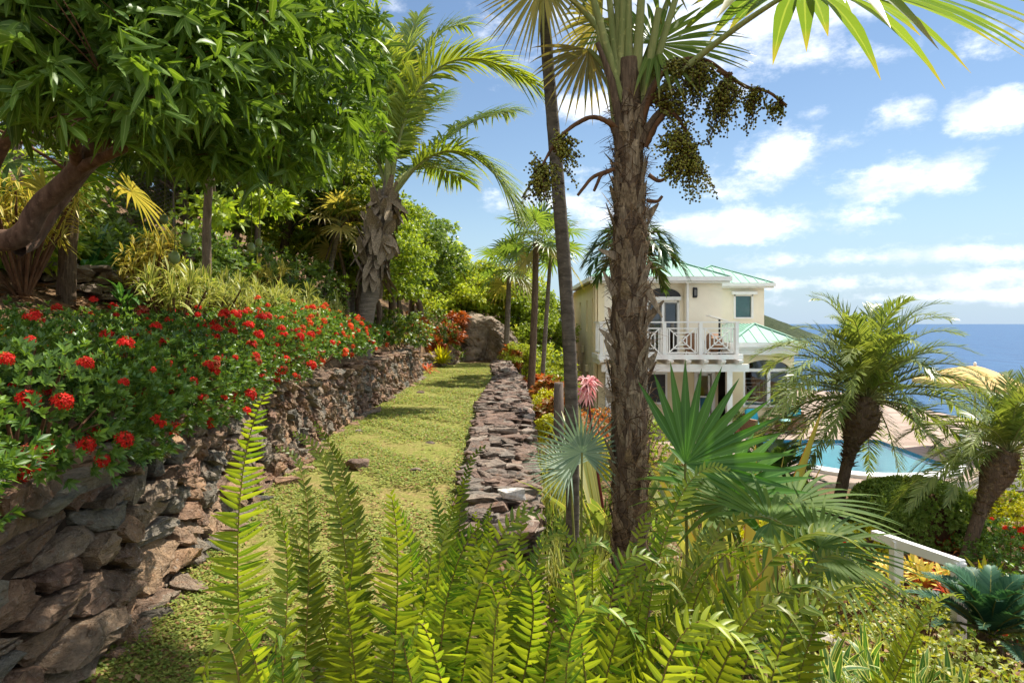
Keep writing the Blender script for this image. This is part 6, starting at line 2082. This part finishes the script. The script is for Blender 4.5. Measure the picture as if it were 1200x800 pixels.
rosette('bromeliad', 'orange and yellow bromeliad spilling over the end of the tall wall', 'bromeliad', at(478, 21.0, .0), 22, .5, .07, 'brom', 5, 70, .35, 4, None, .3, .04, .03, None, .06, .02, 'stem', 3, .35, 421)
rosette('bromeliad', 'pink orange bromeliad next to the short far wall', 'bromeliad', at(497, 22.3, .05), 22, .45, .07, 'brom_red', 5, 70, .35, 4, None, .3, .04, .03, None, .06, .02, 'stem', 2, .25, 422)
rosette('bromeliad', 'bright yellow green rosette above the short far wall left of the boulder', 'bromeliad', at(517, 25.5, .15), 42, .75, .085, 'brom_yellow', 10, 80, .35, 4, None, .3, .05, .05, None, .05, .02, 'stem', 2, .15, 423)
for i, (px, d, dz, w, h, m, lab) in enumerate([(523, 28.4, .55, 1.7, 1.3, 'croton', 'orange croton shrub beside the top of the boulder'), (503, 27.4, .3, 1.5, 1.0, 'croton', 'rust red croton shrub left of the boulder'), (535, 29.2, 1.3, 1.2, .9, 'croton', 'orange croton shrub above the boulder top'),
                                                (480, 23.6, .0, 1.5, 1.0, 'croton_green', 'green and red leaved shrub on the bank above the far wall'), (598, 27.6, .0, .9, 1.2, 'croton_green', 'tall red tipped shrub behind the left slim palm'), (645, 17.2, .0, 1.0, 1.1, 'croton_green', 'green and orange croton bush by the slim palm trunks'),
                                                (650, 13.2, .0, .8, .9, 'croton_green', 'croton bush with red leaves beside the low wall'), (628, 20.5, .0, .9, .8, 'croton', 'orange leaved shrub at the far end of the low wall')]):
    p = at(px, d, dz)
    shrub('croton', lab, 'shrub', p, (w, w, h), 150, 7, .2, .06, m, 'stem_brown', 8, None, 1.0, .4, 3, .3, False, -.3, seed=430 + i)
for i, (px, d, w, h, lab) in enumerate([(637, 13.6, .85, .75, 'rounded lime yellow bush right of the low wall'), (646, 12.4, .75, .6, 'lime yellow bush behind the grey wooden post'), (693, 10.2, .7, .75, 'lime yellow bush between the slim and the shaggy trunk'), (640, 15.6, .8, .8, 'lime green bush farther along the low wall')]):
    shrub('lime_bush', lab, 'bush', at(px, d), (w, w, h), 520, 6, .055, .028, 'lime', 'stem_brown', 8, 'lime yellow bushes along the slope', 1, .75, 2, .1, True, -.5, seed=450 + i)
# plants of the slope between the low wall and the pool
crin = rosette('crinum_lily', 'giant crinum lily with long arching leaves behind the shaggy trunk', 'plant', at(716, 6.6), 17, 1.95, .14, 'crinum', 45, 86, .34, 7, [.5, .8, 1, 1, .85, .6, .35, .03], .35, .05, .07, seed=460)
g = MB(); a, b = at(716, 6.5) + [0, 0, .1], P(688, 455, 6.3)
tube(g, bez(a, (a + b) / 2 + [-.03, 0, -.02], b, 10), np.linspace(.016, .011, 10), 6, 0, .5); g.build('flower_stalk', M['flower_stem'], crin)
fl = MB(); n = 26
d = nrm(rdirs(n, -.5, 1)); c0 = b + d * .1
for s in range(n): tube(fl, [b, b + d[s] * .05 + [0, 0, .01], c0[s]], .004, 4, 1, .5)
for q in range(6):
    e = nrm(np.cross(d, rdirs(n))); blades(fl, c0, e * .9 + d * .7, d, .1, .014, [.6, 1, .8, .1], 3, .5, 2, .2, mat=0)
fl.build('flower', [M['flower_pink'], M['flower_stem']], crin)
rosette('crinum_lily', 'crinum lily with golden dry upright leaves right of the shaggy trunk', 'plant', at(874, 5.6), 6, 2.2, .15, 'gold', 62, 85, .3, 7, [.4, .75, 1, 1, .9, .65, .35, .03], .4, .05, .08, seed=462)
rosette('crinum_lily', 'pale green lily with broad leaves behind the deep green fan leaf', 'plant', at(832, 6.6), 16, 1.6, .13, 'crinum', 45, 85, .3, 6, [.5, .8, 1, 1, .8, .45, .03], .35, .05, .06, seed=463)


def cycad(name, label, loc, n, L, seed, mname, wid=.014, elo=12, ehi=80, trunk=.3, leaflets=44):
    global R
    keep = R; R = np.random.default_rng(seed)
    r = thing(name, label, 'cycad', loc); c = np.asarray(loc, float) + [0, 0, trunk]
    t = MB(); tube(t, [np.asarray(loc) - [0, 0, .1], c - [0, 0, .05], c + [0, 0, .06]], [.12, .11, .05], 12, 0, .5, bump=.08); t.build('trunk', M['fibre'], r)
    for k in range(n):
        el = math.radians(ehi - (ehi - elo) * (k + .5) / n); az = k * 2.39996
        dh = np.array([math.cos(az), math.sin(az), 0]); d = dh * math.cos(el) + np.array([0, 0, math.sin(el)])
        tip = c + dh * L * (.3 + .55 * math.cos(el)) + np.array([0, 0, L * (.8 * math.sin(el) - .18)])
        f = MB(); pinnate(f, bez(c, c + d * L * .6, tip, 12), leaflets, lambda u: L * .17 * (.55 + .45 * math.sin(min(1, u * 2.4) * PI / 2)) * (1 - .7 * max(0, u - .6) / .4), wid, 62, 38, .14, .05, .35, r0=.011, r1=.004, segs=2, prof=[.8, 1, .08], rk=4, jit=.04, flat=True)
        f.build('frond', [M[mname], M['stem']], r)
    R = keep


cycad('cycad', 'blue green cycad with stiff fronds beside the white handrail', at(1160, 6.6, .0), 30, .95, 471, 'cycad', .024, 20, 82, .42, 50)
cycad('cycad', 'dark green cycad before the pool left of the lime ball bush', at(905, 13.2, .2), 30, 1.25, 472, 'sago', .03, 5, 80, .5, 44)
cycad('cycad', 'second dark green cycad below the balcony post', at(868, 12.0, .0), 22, 1.0, 473, 'sago', .028, 10, 80, .35, 40)


# clipped hedge and bushes by the pool
def clipped(name, label, loc, size, n, L, W, mname, seed, zlo=-.3, cat='hedge', fold=.2, power=.62):
    global R
    keep = R; R = np.random.default_rng(seed)
    r = thing(name, label, cat, loc); loc = np.asarray(loc, float)
    d = rdirs(n, zlo, 1); s = np.sign(d) * np.abs(d) ** power; s = s / np.linalg.norm(s, axis=1, keepdims=True) ** .35
    am = np.array([mnoise.noise(Vector(q * 3)) for q in d])
    p = s * (R.uniform(.9, 1, n) * (1 + .05 * am))[:, None] * np.array(size) / 2 * [1, 1, 1.5] + loc + [0, 0, size[2] * .22]
    p[:, 2] = np.maximum(p[:, 2], loc[2])
    mb = MB(); whorls(mb, p, d + R.normal(0, .3, (n, 3)), 5, L, W, 1.1, 0, 2, .1, True, fold)
    mb.build('foliage', M[mname], r)
    v, f = ico(3); vs_ = np.sign(v) * np.abs(v) ** power; vs_ = vs_ / np.linalg.norm(vs_, axis=1, keepdims=True) ** .35
    c = MB(); q = vs_ * .8 * np.array(size) / 2 * [1, 1, 1.5] + loc + [0, 0, size[2] * .22]; q[:, 2] = np.maximum(q[:, 2], loc[2] - .1)
    q = vs_ * .7 * np.array(size) / 2 * [1, 1, 1.5] + loc + [0, 0, size[2] * .22]; q[:, 2] = np.maximum(q[:, 2], loc[2] - .1)
    c.add(q, f, rn=.5); c.build('twigs', M['stem_brown'], r)
    R = keep
    return r


hb = at(1078, 12.6)
clipped('clipped_hedge', 'big rounded clipped hedge below the pool', hb + [0, .2, .12], (2.2, 1.9, 1.08), 9500, .058, .032, 'hedge', 481)
clipped('clipped_bush', 'yellow green clipped bush left of the rounded hedge', at(1005, 11.4), (1.0, 1.0, .6), 1500, .05, .028, 'lime', 482, cat='bush')
clipped('clipped_bush', 'lime ball bush before the left corner of the pool', at(934, 13.6, .35), (.78, .78, .55), 1100, .05, .03, 'lime', 483, cat='bush', power=.9)
clipped('clipped_bush', 'lime clipped bush under the small leaning date palm', at(1168, 14.6), (1.3, .9, .5), 900, .06, .03, 'lime', 484, cat='bush')
for i, (px, d, w, h, m, fl, lab) in enumerate([
    (905, 11.2, 1.2, .8, 'vine', [('flower_pink', 3, .05, 0)], 'yellow green bush with pink flowers behind the fan leaves'), (960, 10.0, 1.1, .7, 'vine', [('flower_red', 3, .05, 0)], 'rambling bush with a few red flowers left of the handrail'),
    (1190, 10.2, 1.5, 1.1, 'ixora', [('flower_red', 22, .05, 0)], 'ixora bush with red flowers at the right edge'), (1140, 8.7, 1.3, .6, 'ixora', [('flower_red', 26, .045, 0)], 'low ixora bush with red flowers above the blue green cycad'), (1230, 8.6, 1.4, 1.2, 'ixora', [('flower_red', 12, .05, 0)], 'ixora bush reaching in from the right edge'),
    (880, 9.0, 1.2, .8, 'lime', None, 'loose yellow green bush behind the dark fan palm'), (820, 9.5, 1.3, .9, 'vine', None, 'loose bush under the golden crinum leaves'), (760, 9.5, 1.2, .8, 'tree_mid', None, 'green bush behind the shaggy trunk'), (1165, 11.8, 1.3, .8, 'ixora', [('flower_red', 18, .05, 0)], 'ixora bush with red flowers behind the foot of the leaning palm'), (1200, 12.6, 1.2, .9, 'lime', None, 'loose lime bush at the right edge under the palm crown'), (1095, 10.3, 1.1, .6, 'croton_green', None, 'red and green bush between the clipped hedge and the bromeliads'), (1240, 13.5, 2.0, 1.6, 'tree_mid', None, 'green bush at the right edge behind the palm'),
    (700, 13.0, 1.6, 1.1, 'croton_green', None, 'croton bush below the side wall of the house'), (760, 14.5, 1.8, 1.2, 'tree_mid', None, 'green bush below the balcony'), (820, 15.5, 1.8, .9, 'vine', None, 'bush before the terrace below the white door')]):
    shrub('bush', lab, 'bush', at(px, d, -.05), (w, w, h), 420, 6, .07, .032, m, 'stem_brown', 10, None, 1, .45, 2, .2, False, -.5, flowers=fl, seed=500 + i)
for i, (px, d, dz, n, L, W, m, hd, hr, lab) in enumerate([
    (1068, 9.3, .35, 20, .3, .06, 'brom', 7, .42, 'row of yellow and red bromeliads behind the white handrail'), (1100, 9.0, .3, 20, .28, .06, 'brom_red', 4, .3, 'red bromeliads at the lower end of the white handrail'), (1155, 9.6, .3, 34, .5, .07, 'brom_yellow', 1, 0, 'yellow bromeliad with a pink tip at the foot of the leaning palm'), (1120, 12.0, .0, 26, .4, .06, 'brom_red', 2, .2, 'dark red bromeliad behind the leaning palm trunk')]):
    rosette('bromeliad', lab, 'bromeliad', at(px, d, dz), n, L, W, m, 5, 75, .3, 4, None, .3, .04, .03, None, .04, .02, 'stem', hd, hr, 520 + i)

# rambling shrubs with bare stems, pale strap plants and grassy plants that cover the near slope
RAM = [(1010, 7.2), (1080, 6.4), (1040, 5.4), (1130, 5.6), (1180, 6.2), (960, 6.4), (1180, 4.9), (1250, 5.2), (930, 7.6), (990, 8.4), (1060, 7.6), (1120, 4.6)]
rl = ['rambling shrub under the near end of the white handrail', 'twiggy rambling shrub in front of the handrail post', 'thin leaved rambling shrub in the lower right', 'rambling shrub below the blue green cycad', 'rambling shrub at the right edge under the cycad', 'rambling shrub behind the long fern fronds', 'rambling shrub in the bottom right corner',
      'rambling shrub outside the right edge', 'rambling shrub behind the dark fan leaves', 'small rambling shrub left of the handrail top', 'rambling shrub right below the middle of the handrail', 'rambling shrub among the striped plants bottom right']
for i, ((px, d), lab) in enumerate(zip(RAM, rl)):
    shrub('rambling_shrub', lab, 'shrub', at(px, d, -.05), (1.0, 1.0, .62), 230, 4, .055, .034, 'vine', 'stem_brown', 46, 'rambling shrubs on the near slope', 1.1, .35, 2, .25, False, -.4, seed=540 + i)
GIN = [(1010, 4.6, 'striped strap plant at the bottom right with arching leaves'), (1060, 4.3, 'striped strap plant right of the bottom fern fronds'), (1110, 4.5, 'striped strap plant in front of the rambling shrubs'), (960, 4.2, 'striped strap plant half covered by long fern fronds'), (1085, 3.6, 'striped strap plant nearest the bottom right edge'), (900, 4.8, 'striped plant behind the long arching ferns'), (1180, 4.0, 'striped strap plant at the bottom right corner'), (1000, 3.5, 'striped strap plant between ferns at the bottom')]
for i, (px, d, lab) in enumerate(GIN):
    rosette('striped_strap_plant', lab, 'plant', at(px, d), 20, .36, .05, 'ginger', 15, 85, .5, 5, STR, .3, .12, .03, 'striped strap plants at lower right', .24, .012, 'stem', 5, .28, 560 + i)
GR = [(655, 6.4), (690, 5.8), (645, 7.6), (700, 7.5), (780, 6.0), (810, 5.2), (850, 6.0), (720, 5.0), (660, 5.2), (760, 7.6), (640, 9.4), (900, 6.2), (680, 9.0), (830, 7.6)]
gl_ = ['grassy plant by the near end of the low wall', 'grassy tuft between slim trunk and silvery leaf', 'grassy tuft along the low wall', 'grassy tuft behind the silvery fan leaf', 'grassy tuft right of the shaggy trunk', 'grassy tuft under the deep green fan leaf', 'grassy tuft behind the dark fan palm', 'grassy tuft at the foot of the shaggy trunk',
       'grassy tuft at the foot of the slim trunk', 'grassy tuft farther behind the shaggy trunk', 'grassy tuft by the wooden post', 'grassy tuft behind the dark fan leaves', 'grassy tuft below the crown of pink flowers', 'grassy tuft before the golden lily']
for i, ((px, d), lab) in enumerate(zip(GR, gl_)):
    rosette('grassy_plant', lab, 'plant', at(px, d), 60, .6, .02, 'pale' if i % 3 else 'fan', 30, 88, .6, 5, STR, .3, .04, .06, 'grassy plants on the slope', .0, .01, 'stem', 3, .22, 580 + i)


# -- sword ferns in front
FERN_PROF = [.7, 1, .95, .78, .5, .04]


def fern_frond(parent, p0, ctrl, tip, pl, face, n=44, t0=.2, seed=0, curl=.12, lift=.25, dens=1.0):
    global R
    keep = R; R = np.random.default_rng(seed)
    pts = bez(p0, ctrl, tip, 22)
    ln = float(np.sum(np.linalg.norm(np.diff(pts, axis=0), axis=1)))
    n = int(max(26, ln * (1 - t0) / (.0165 if tip[1] < 1.62 else .0185) * dens))
    tt = np.linspace(0, 1, 22)
    nod = nrm(np.array([R.normal(0, 1), R.normal(0, .6), -.35]))
    pts = pts + (np.maximum(0, tt - .5) ** 2 * (R.uniform(.1, .55) if seed % 50 >= 25 else R.uniform(0, .22)) * ln)[:, None] * nod + (np.sin(tt * PI) * R.normal(0, .03) * ln)[:, None] * np.array([1, 0, 0])
    tw = np.linspace(0, R.normal(0, .4), n)
    face = nrm(np.asarray(face, float))
    dirn = nrm(tip - p0); sd = nrm(np.cross(dirn, face))
    face = face[None] * np.cos(tw)[:, None] + sd[None] * np.sin(tw)[:, None]
    pts = pts + np.sin(np.linspace(0, 5, 22) + R.uniform(0, 6))[:, None] * R.normal(0, .006, 3)
    f = MB()
    pinnate(f, pts, n, lambda u: 1.28 * pl * (.8 if tip[1] < 1.62 else 1) * min(1, .5 + u * 2.2) * (1 - .88 * max(0, u - .55) / .45) ** .8, .0165, 84, 58, t0, hook=.22, droop=curl, lift=lift, up=face, r0=.0034, miss=.06, r1=.0011, segs=5, prof=FERN_PROF, jit=.13, fold=.3, rk=5, dexp=2.5)
    dry = seed % 50 >= 25 and R.random() < .1
    o = f.build('frond', [M['fern_dry'] if dry else M['fern'], M['stem_brown'] if dry else M['fern_stalk']], parent)
    R = keep
    return o


def fern(label, crown, fronds, seed, extra=6, L=1.0, zmax=.0, ext_az=None):
    r = thing('sword_fern', label, 'fern', crown, 'sword ferns in the foreground')
    k = 0
    for (tx, ty, td), (mx, my, md), pl, face in fronds:
        tip, mid = P(tx, ty, td), P(mx, my, md)
        base = crown + R.normal(0, .03, 3) * [1, 1, .3]
        fern_frond(r, base, through(base, mid, tip, .6), tip, pl, face, seed=seed * 50 + k); k += 1
    for e in range(extra):
        az = (e * 2.39996 + seed) if ext_az is None else ext_az[0] + (ext_az[1] - ext_az[0]) * R.random()
        el = R.uniform(.3, 1.1); dh = np.array([math.cos(az), math.sin(az), 0]); l = L * R.uniform(.7, 1.05)
        tip = crown + dh * l * (.25 + .6 * math.cos(el)) + np.array([0, 0, l * (.78 * math.sin(el) - .12)])
        ctrl = crown + (dh * math.cos(el) * .75 + np.array([0, 0, math.sin(el)])) * l * .62
        fern_frond(r, crown + R.normal(0, .03, 3) * [1, 1, .2], ctrl, tip, R.uniform(.06, .085), (dh * -.35 + np.array([0, -.25, .9])), seed=seed * 50 + 25 + e)
    return r


FC = (0.05, -.95, .3)      # faces the path of the camera
UPF = (0, -.35, .95)
fern('sword fern with one very tall upright frond at the left', on(-.72, 1.95), [((297, 452, 1.78), (303, 610, 1.9), .075, FC), ((256, 722, 1.72), (283, 770, 1.78), .07, (.2, -.7, .6)), ((338, 524, 2.25), (362, 600, 2.2), .05, (.7, -.6, .3)), ((310, 590, 2.4), (345, 660, 2.3), .06, FC)], 1, 3, .8)
fern('sword fern with three narrow fronds standing left of centre', on(-.52, 2.35), [((350, 508, 2.5), (388, 590, 2.4), .055, (.6, -.7, .3)), ((386, 490, 2.75), (402, 600, 2.6), .055, FC), ((328, 600, 2.3), (372, 680, 2.3), .06, (.4, -.8, .3)), ((415, 640, 2.2), (420, 720, 2.2), .075, FC)], 2, 3, .8)
fern('sword fern with the broad fresh green frond in the middle', on(-.42, 1.95), [((453, 574, 1.95), (442, 680, 1.98), .088, FC), ((478, 590, 2.2), (470, 690, 2.1), .08, FC), ((398, 668, 1.9), (412, 740, 1.9), .075, FC), ((505, 640, 2.1), (486, 720, 2.05), .08, (-.2, -.9, .3))], 3, 3, .75)
fern('fine dark sword fern by the near end of the low wall', on(-.18, 2.6), [((504, 564, 2.75), (517, 630, 2.7), .055, FC), ((540, 560, 2.7), (530, 640, 2.7), .06, FC), ((554, 522, 2.9), (545, 580, 2.85), .045, (.8, -.5, .2)), ((575, 600, 2.6), (556, 670, 2.6), .06, FC), ((470, 620, 2.7), (492, 690, 2.6), .06, FC)], 4, 4, .8)
fern('bright yellow green sword fern right of the middle', on(-.2, 1.75), [((573, 612, 1.65), (556, 705, 1.7), .08, (-.3, -.85, .4)), ((636, 598, 1.85), (596, 672, 1.8), .078, (-.2, -.8, .5)), ((612, 650, 1.6), (612, 740, 1.62), .075, FC), ((560, 680, 1.5), (548, 750, 1.55), .08, (-.3, -.85, .4)), ((525, 660, 1.7), (522, 740, 1.7), .08, FC)], 5, 3, .7)
fern('sword fern before the slim palm trunk with half bare stalks', on(.12, 2.2), [((706, 590, 2.3), (672, 672, 2.3), .03, FC), ((668, 628, 2.5), (640, 660, 2.4), .06, UPF), ((700, 690, 2.2), (670, 715, 2.15), .07, UPF), ((655, 690, 2.0), (640, 740, 2.0), .07, FC), ((600, 620, 2.5), (610, 690, 2.4), .06, FC)], 6, 4, .75)
fern('sword fern at the foot of the shaggy trunk with a frond rising to the right', on(.42, 2.25), [((864, 547, 2.35), (790, 608, 2.3), .065, (-.35, -.6, .7)), ((740, 640, 2.35), (728, 700, 2.3), .06, FC), ((800, 640, 2.1), (760, 700, 2.15), .065, UPF), ((905, 640, 1.9), (800, 690, 2.0), .08, UPF)], 7, 4, .8)
fern('sword fern whose long fronds arch far to the right', on(.18, 1.6), [((1022, 627, 1.75), (880, 690, 1.65), .092, (-.25, -.45, .85)), ((800, 700, 1.5), (745, 745, 1.5), .085, UPF), ((870, 660, 1.75), (778, 712, 1.65), .085, (-.25, -.45, .85)), ((690, 715, 1.5), (668, 760, 1.5), .08, UPF), ((930, 735, 1.5), (840, 752, 1.5), .085, UPF)], 8, 3, .7)
fern('sword fern at the bottom right with low spreading fronds', on(.55, 1.7), [((1010, 735, 1.7), (915, 762, 1.65), .085, UPF), ((960, 690, 1.95), (885, 725, 1.85), .08, UPF), ((1050, 700, 2.0), (960, 735, 1.9), .075, UPF), ((890, 770, 1.5), (840, 790, 1.5), .08, UPF)], 9, 4, .75)
fern('blurred bright sword fern fronds closest to the camera at bottom left', on(-.42, 1.15), [((300, 768, 1.05), (318, 800, 1.05), .07, UPF), ((262, 790, 1.0), (290, 815, 1.0), .07, UPF), ((352, 775, 1.1), (345, 810, 1.1), .07, UPF)], 10, 0)
fern('sword fern in the lower right behind the striped plants', on(1.15, 2.6), [((1140, 690, 2.7), (1080, 740, 2.6), .07, UPF), ((1100, 720, 2.5), (1060, 760, 2.5), .07, UPF)], 11, 5, .7)
fern('low sword fern filling the bottom middle', on(.02, 1.35), [((505, 730, 1.35), (515, 780, 1.35), .07, FC), ((450, 750, 1.3), (470, 790, 1.3), .07, FC), ((640, 745, 1.35), (620, 785, 1.35), .075, FC), ((590, 715, 1.4), (585, 770, 1.38), .075, FC)], 12, 2, .55)
fern('sword fern behind the broad frond with many shaded fronds', on(-.1, 2.25), [((560, 640, 2.3), (545, 700, 2.25), .07, FC), ((520, 610, 2.45), (515, 690, 2.35), .07, FC), ((630, 660, 2.2), (605, 720, 2.2), .07, FC)], 13, 7, .8)
fern('sword fern between the right hand trunks and the dark fan palm', on(.75, 2.6), [((850, 610, 2.8), (800, 660, 2.7), .06, UPF), ((780, 590, 2.8), (765, 650, 2.7), .06, FC)], 14, 8, .8)
fern('sword fern to the right below the dark fan palm', on(1.0, 2.1), [((1030, 660, 2.3), (965, 700, 2.2), .07, UPF)], 15, 8, .75)

fern('sword fern leaning right with broad soft fronds near the bottom centre', on(.3, 1.9), [((760, 655, 1.9), (690, 715, 1.9), .095, UPF), ((820, 735, 1.6), (745, 765, 1.65), .1, UPF), ((950, 655, 2.1), (840, 690, 2.0), .09, (-.25, -.45, .85)), ((720, 630, 2.1), (680, 700, 2.0), .085, (-.3, -.6, .6)), ((890, 600, 2.5), (800, 660, 2.3), .075, UPF)], 16, 4, .8)
fern('sword fern covering the near end of the low stone wall', on(.0, 2.9), [((612, 588, 3.1), (600, 650, 3.0), .065, FC), ((575, 590, 3.2), (580, 650, 3.0), .06, FC), ((650, 600, 3.0), (628, 650, 3.0), .065, UPF), ((545, 600, 3.0), (560, 660, 3.0), .06, FC), ((635, 630, 2.6), (615, 690, 2.6), .07, FC), ((590, 640, 2.5), (590, 700, 2.5), .07, FC)], 17, 7, .75)
fern('sword fern with drooping fronds at the foot of the slim trunk', on(.5, 3.3), [((720, 640, 3.2), (690, 660, 3.2), .06, UPF), ((640, 600, 3.4), (655, 640, 3.3), .06, FC)], 18, 9, .85)
fern('sword fern at the bottom edge right of the middle', on(.32, 1.35), [((760, 740, 1.3), (715, 780, 1.3), .09, UPF), ((860, 745, 1.4), (780, 780, 1.35), .1, UPF), ((690, 690, 1.5), (672, 750, 1.45), .085, (-.3, -.6, .6))], 19, 2, .5)

for px, d, w, lab in ((968, 5.9, .34, 'pale flat stone lying among the rambling shrubs nearest the fan leaves'), (990, 5.5, .28, 'pale broken slab in the planting below the handrail'), (1018, 5.1, .36, 'pale slab beside the striped strap plants'), (1045, 4.75, .25, 'small pale stone half hidden by leaves at lower right')):
    lump('rock', lab, at(px, d, .06), (w, w * .8, .14), int(px), M['stone_pale'], sub=3)


def fence():
    """chain link on thin posts"""
    a, b = np.array([-9.4, 11.2]), np.array([-6.4, 12.6])
    za, zb = float(terr(*a)), float(terr(*b)); h = 1.9
    r = thing('chain_link_fence', 'rusty chain link fence on the bank under the mango tree', 'fence', ((a[0] + b[0]) / 2, (a[1] + b[1]) / 2, (za + zb) / 2))
    L = np.linalg.norm(b - a)
    f = lambda s, t: np.array([a[0] + (b[0] - a[0]) * s / L, a[1] + (b[1] - a[1]) * s / L, za + (zb - za) * s / L + t])
    m = MB(); st = .085
    for k in np.arange(-h, L, st):
        for sg in (0, 1):
            s0, s1 = k, k + h
            t0, t1 = 0, h
            if s0 < 0: t0 = -s0; s0 = 0
            if s1 > L: t1 = h - (s1 - L); s1 = L
            if t1 - t0 < .1: continue
            if sg: t0, t1 = h - t0, h - t1
            bar(m, f(s0, t0), f(s1, t1), .006, .006, up=(.3, .9, .1))
    m.build('mesh', M['wire'], r)
    for s in np.linspace(0, L, 3):
        p = MB(); tube(p, [f(s, -.2), f(s, h + .05)], .025, 7); p.build('post', M['wire'], r)


M['wire'] = plain('rusty_wire', rgb(96, 84, 74), .7, .3, .1, 20)
fence()
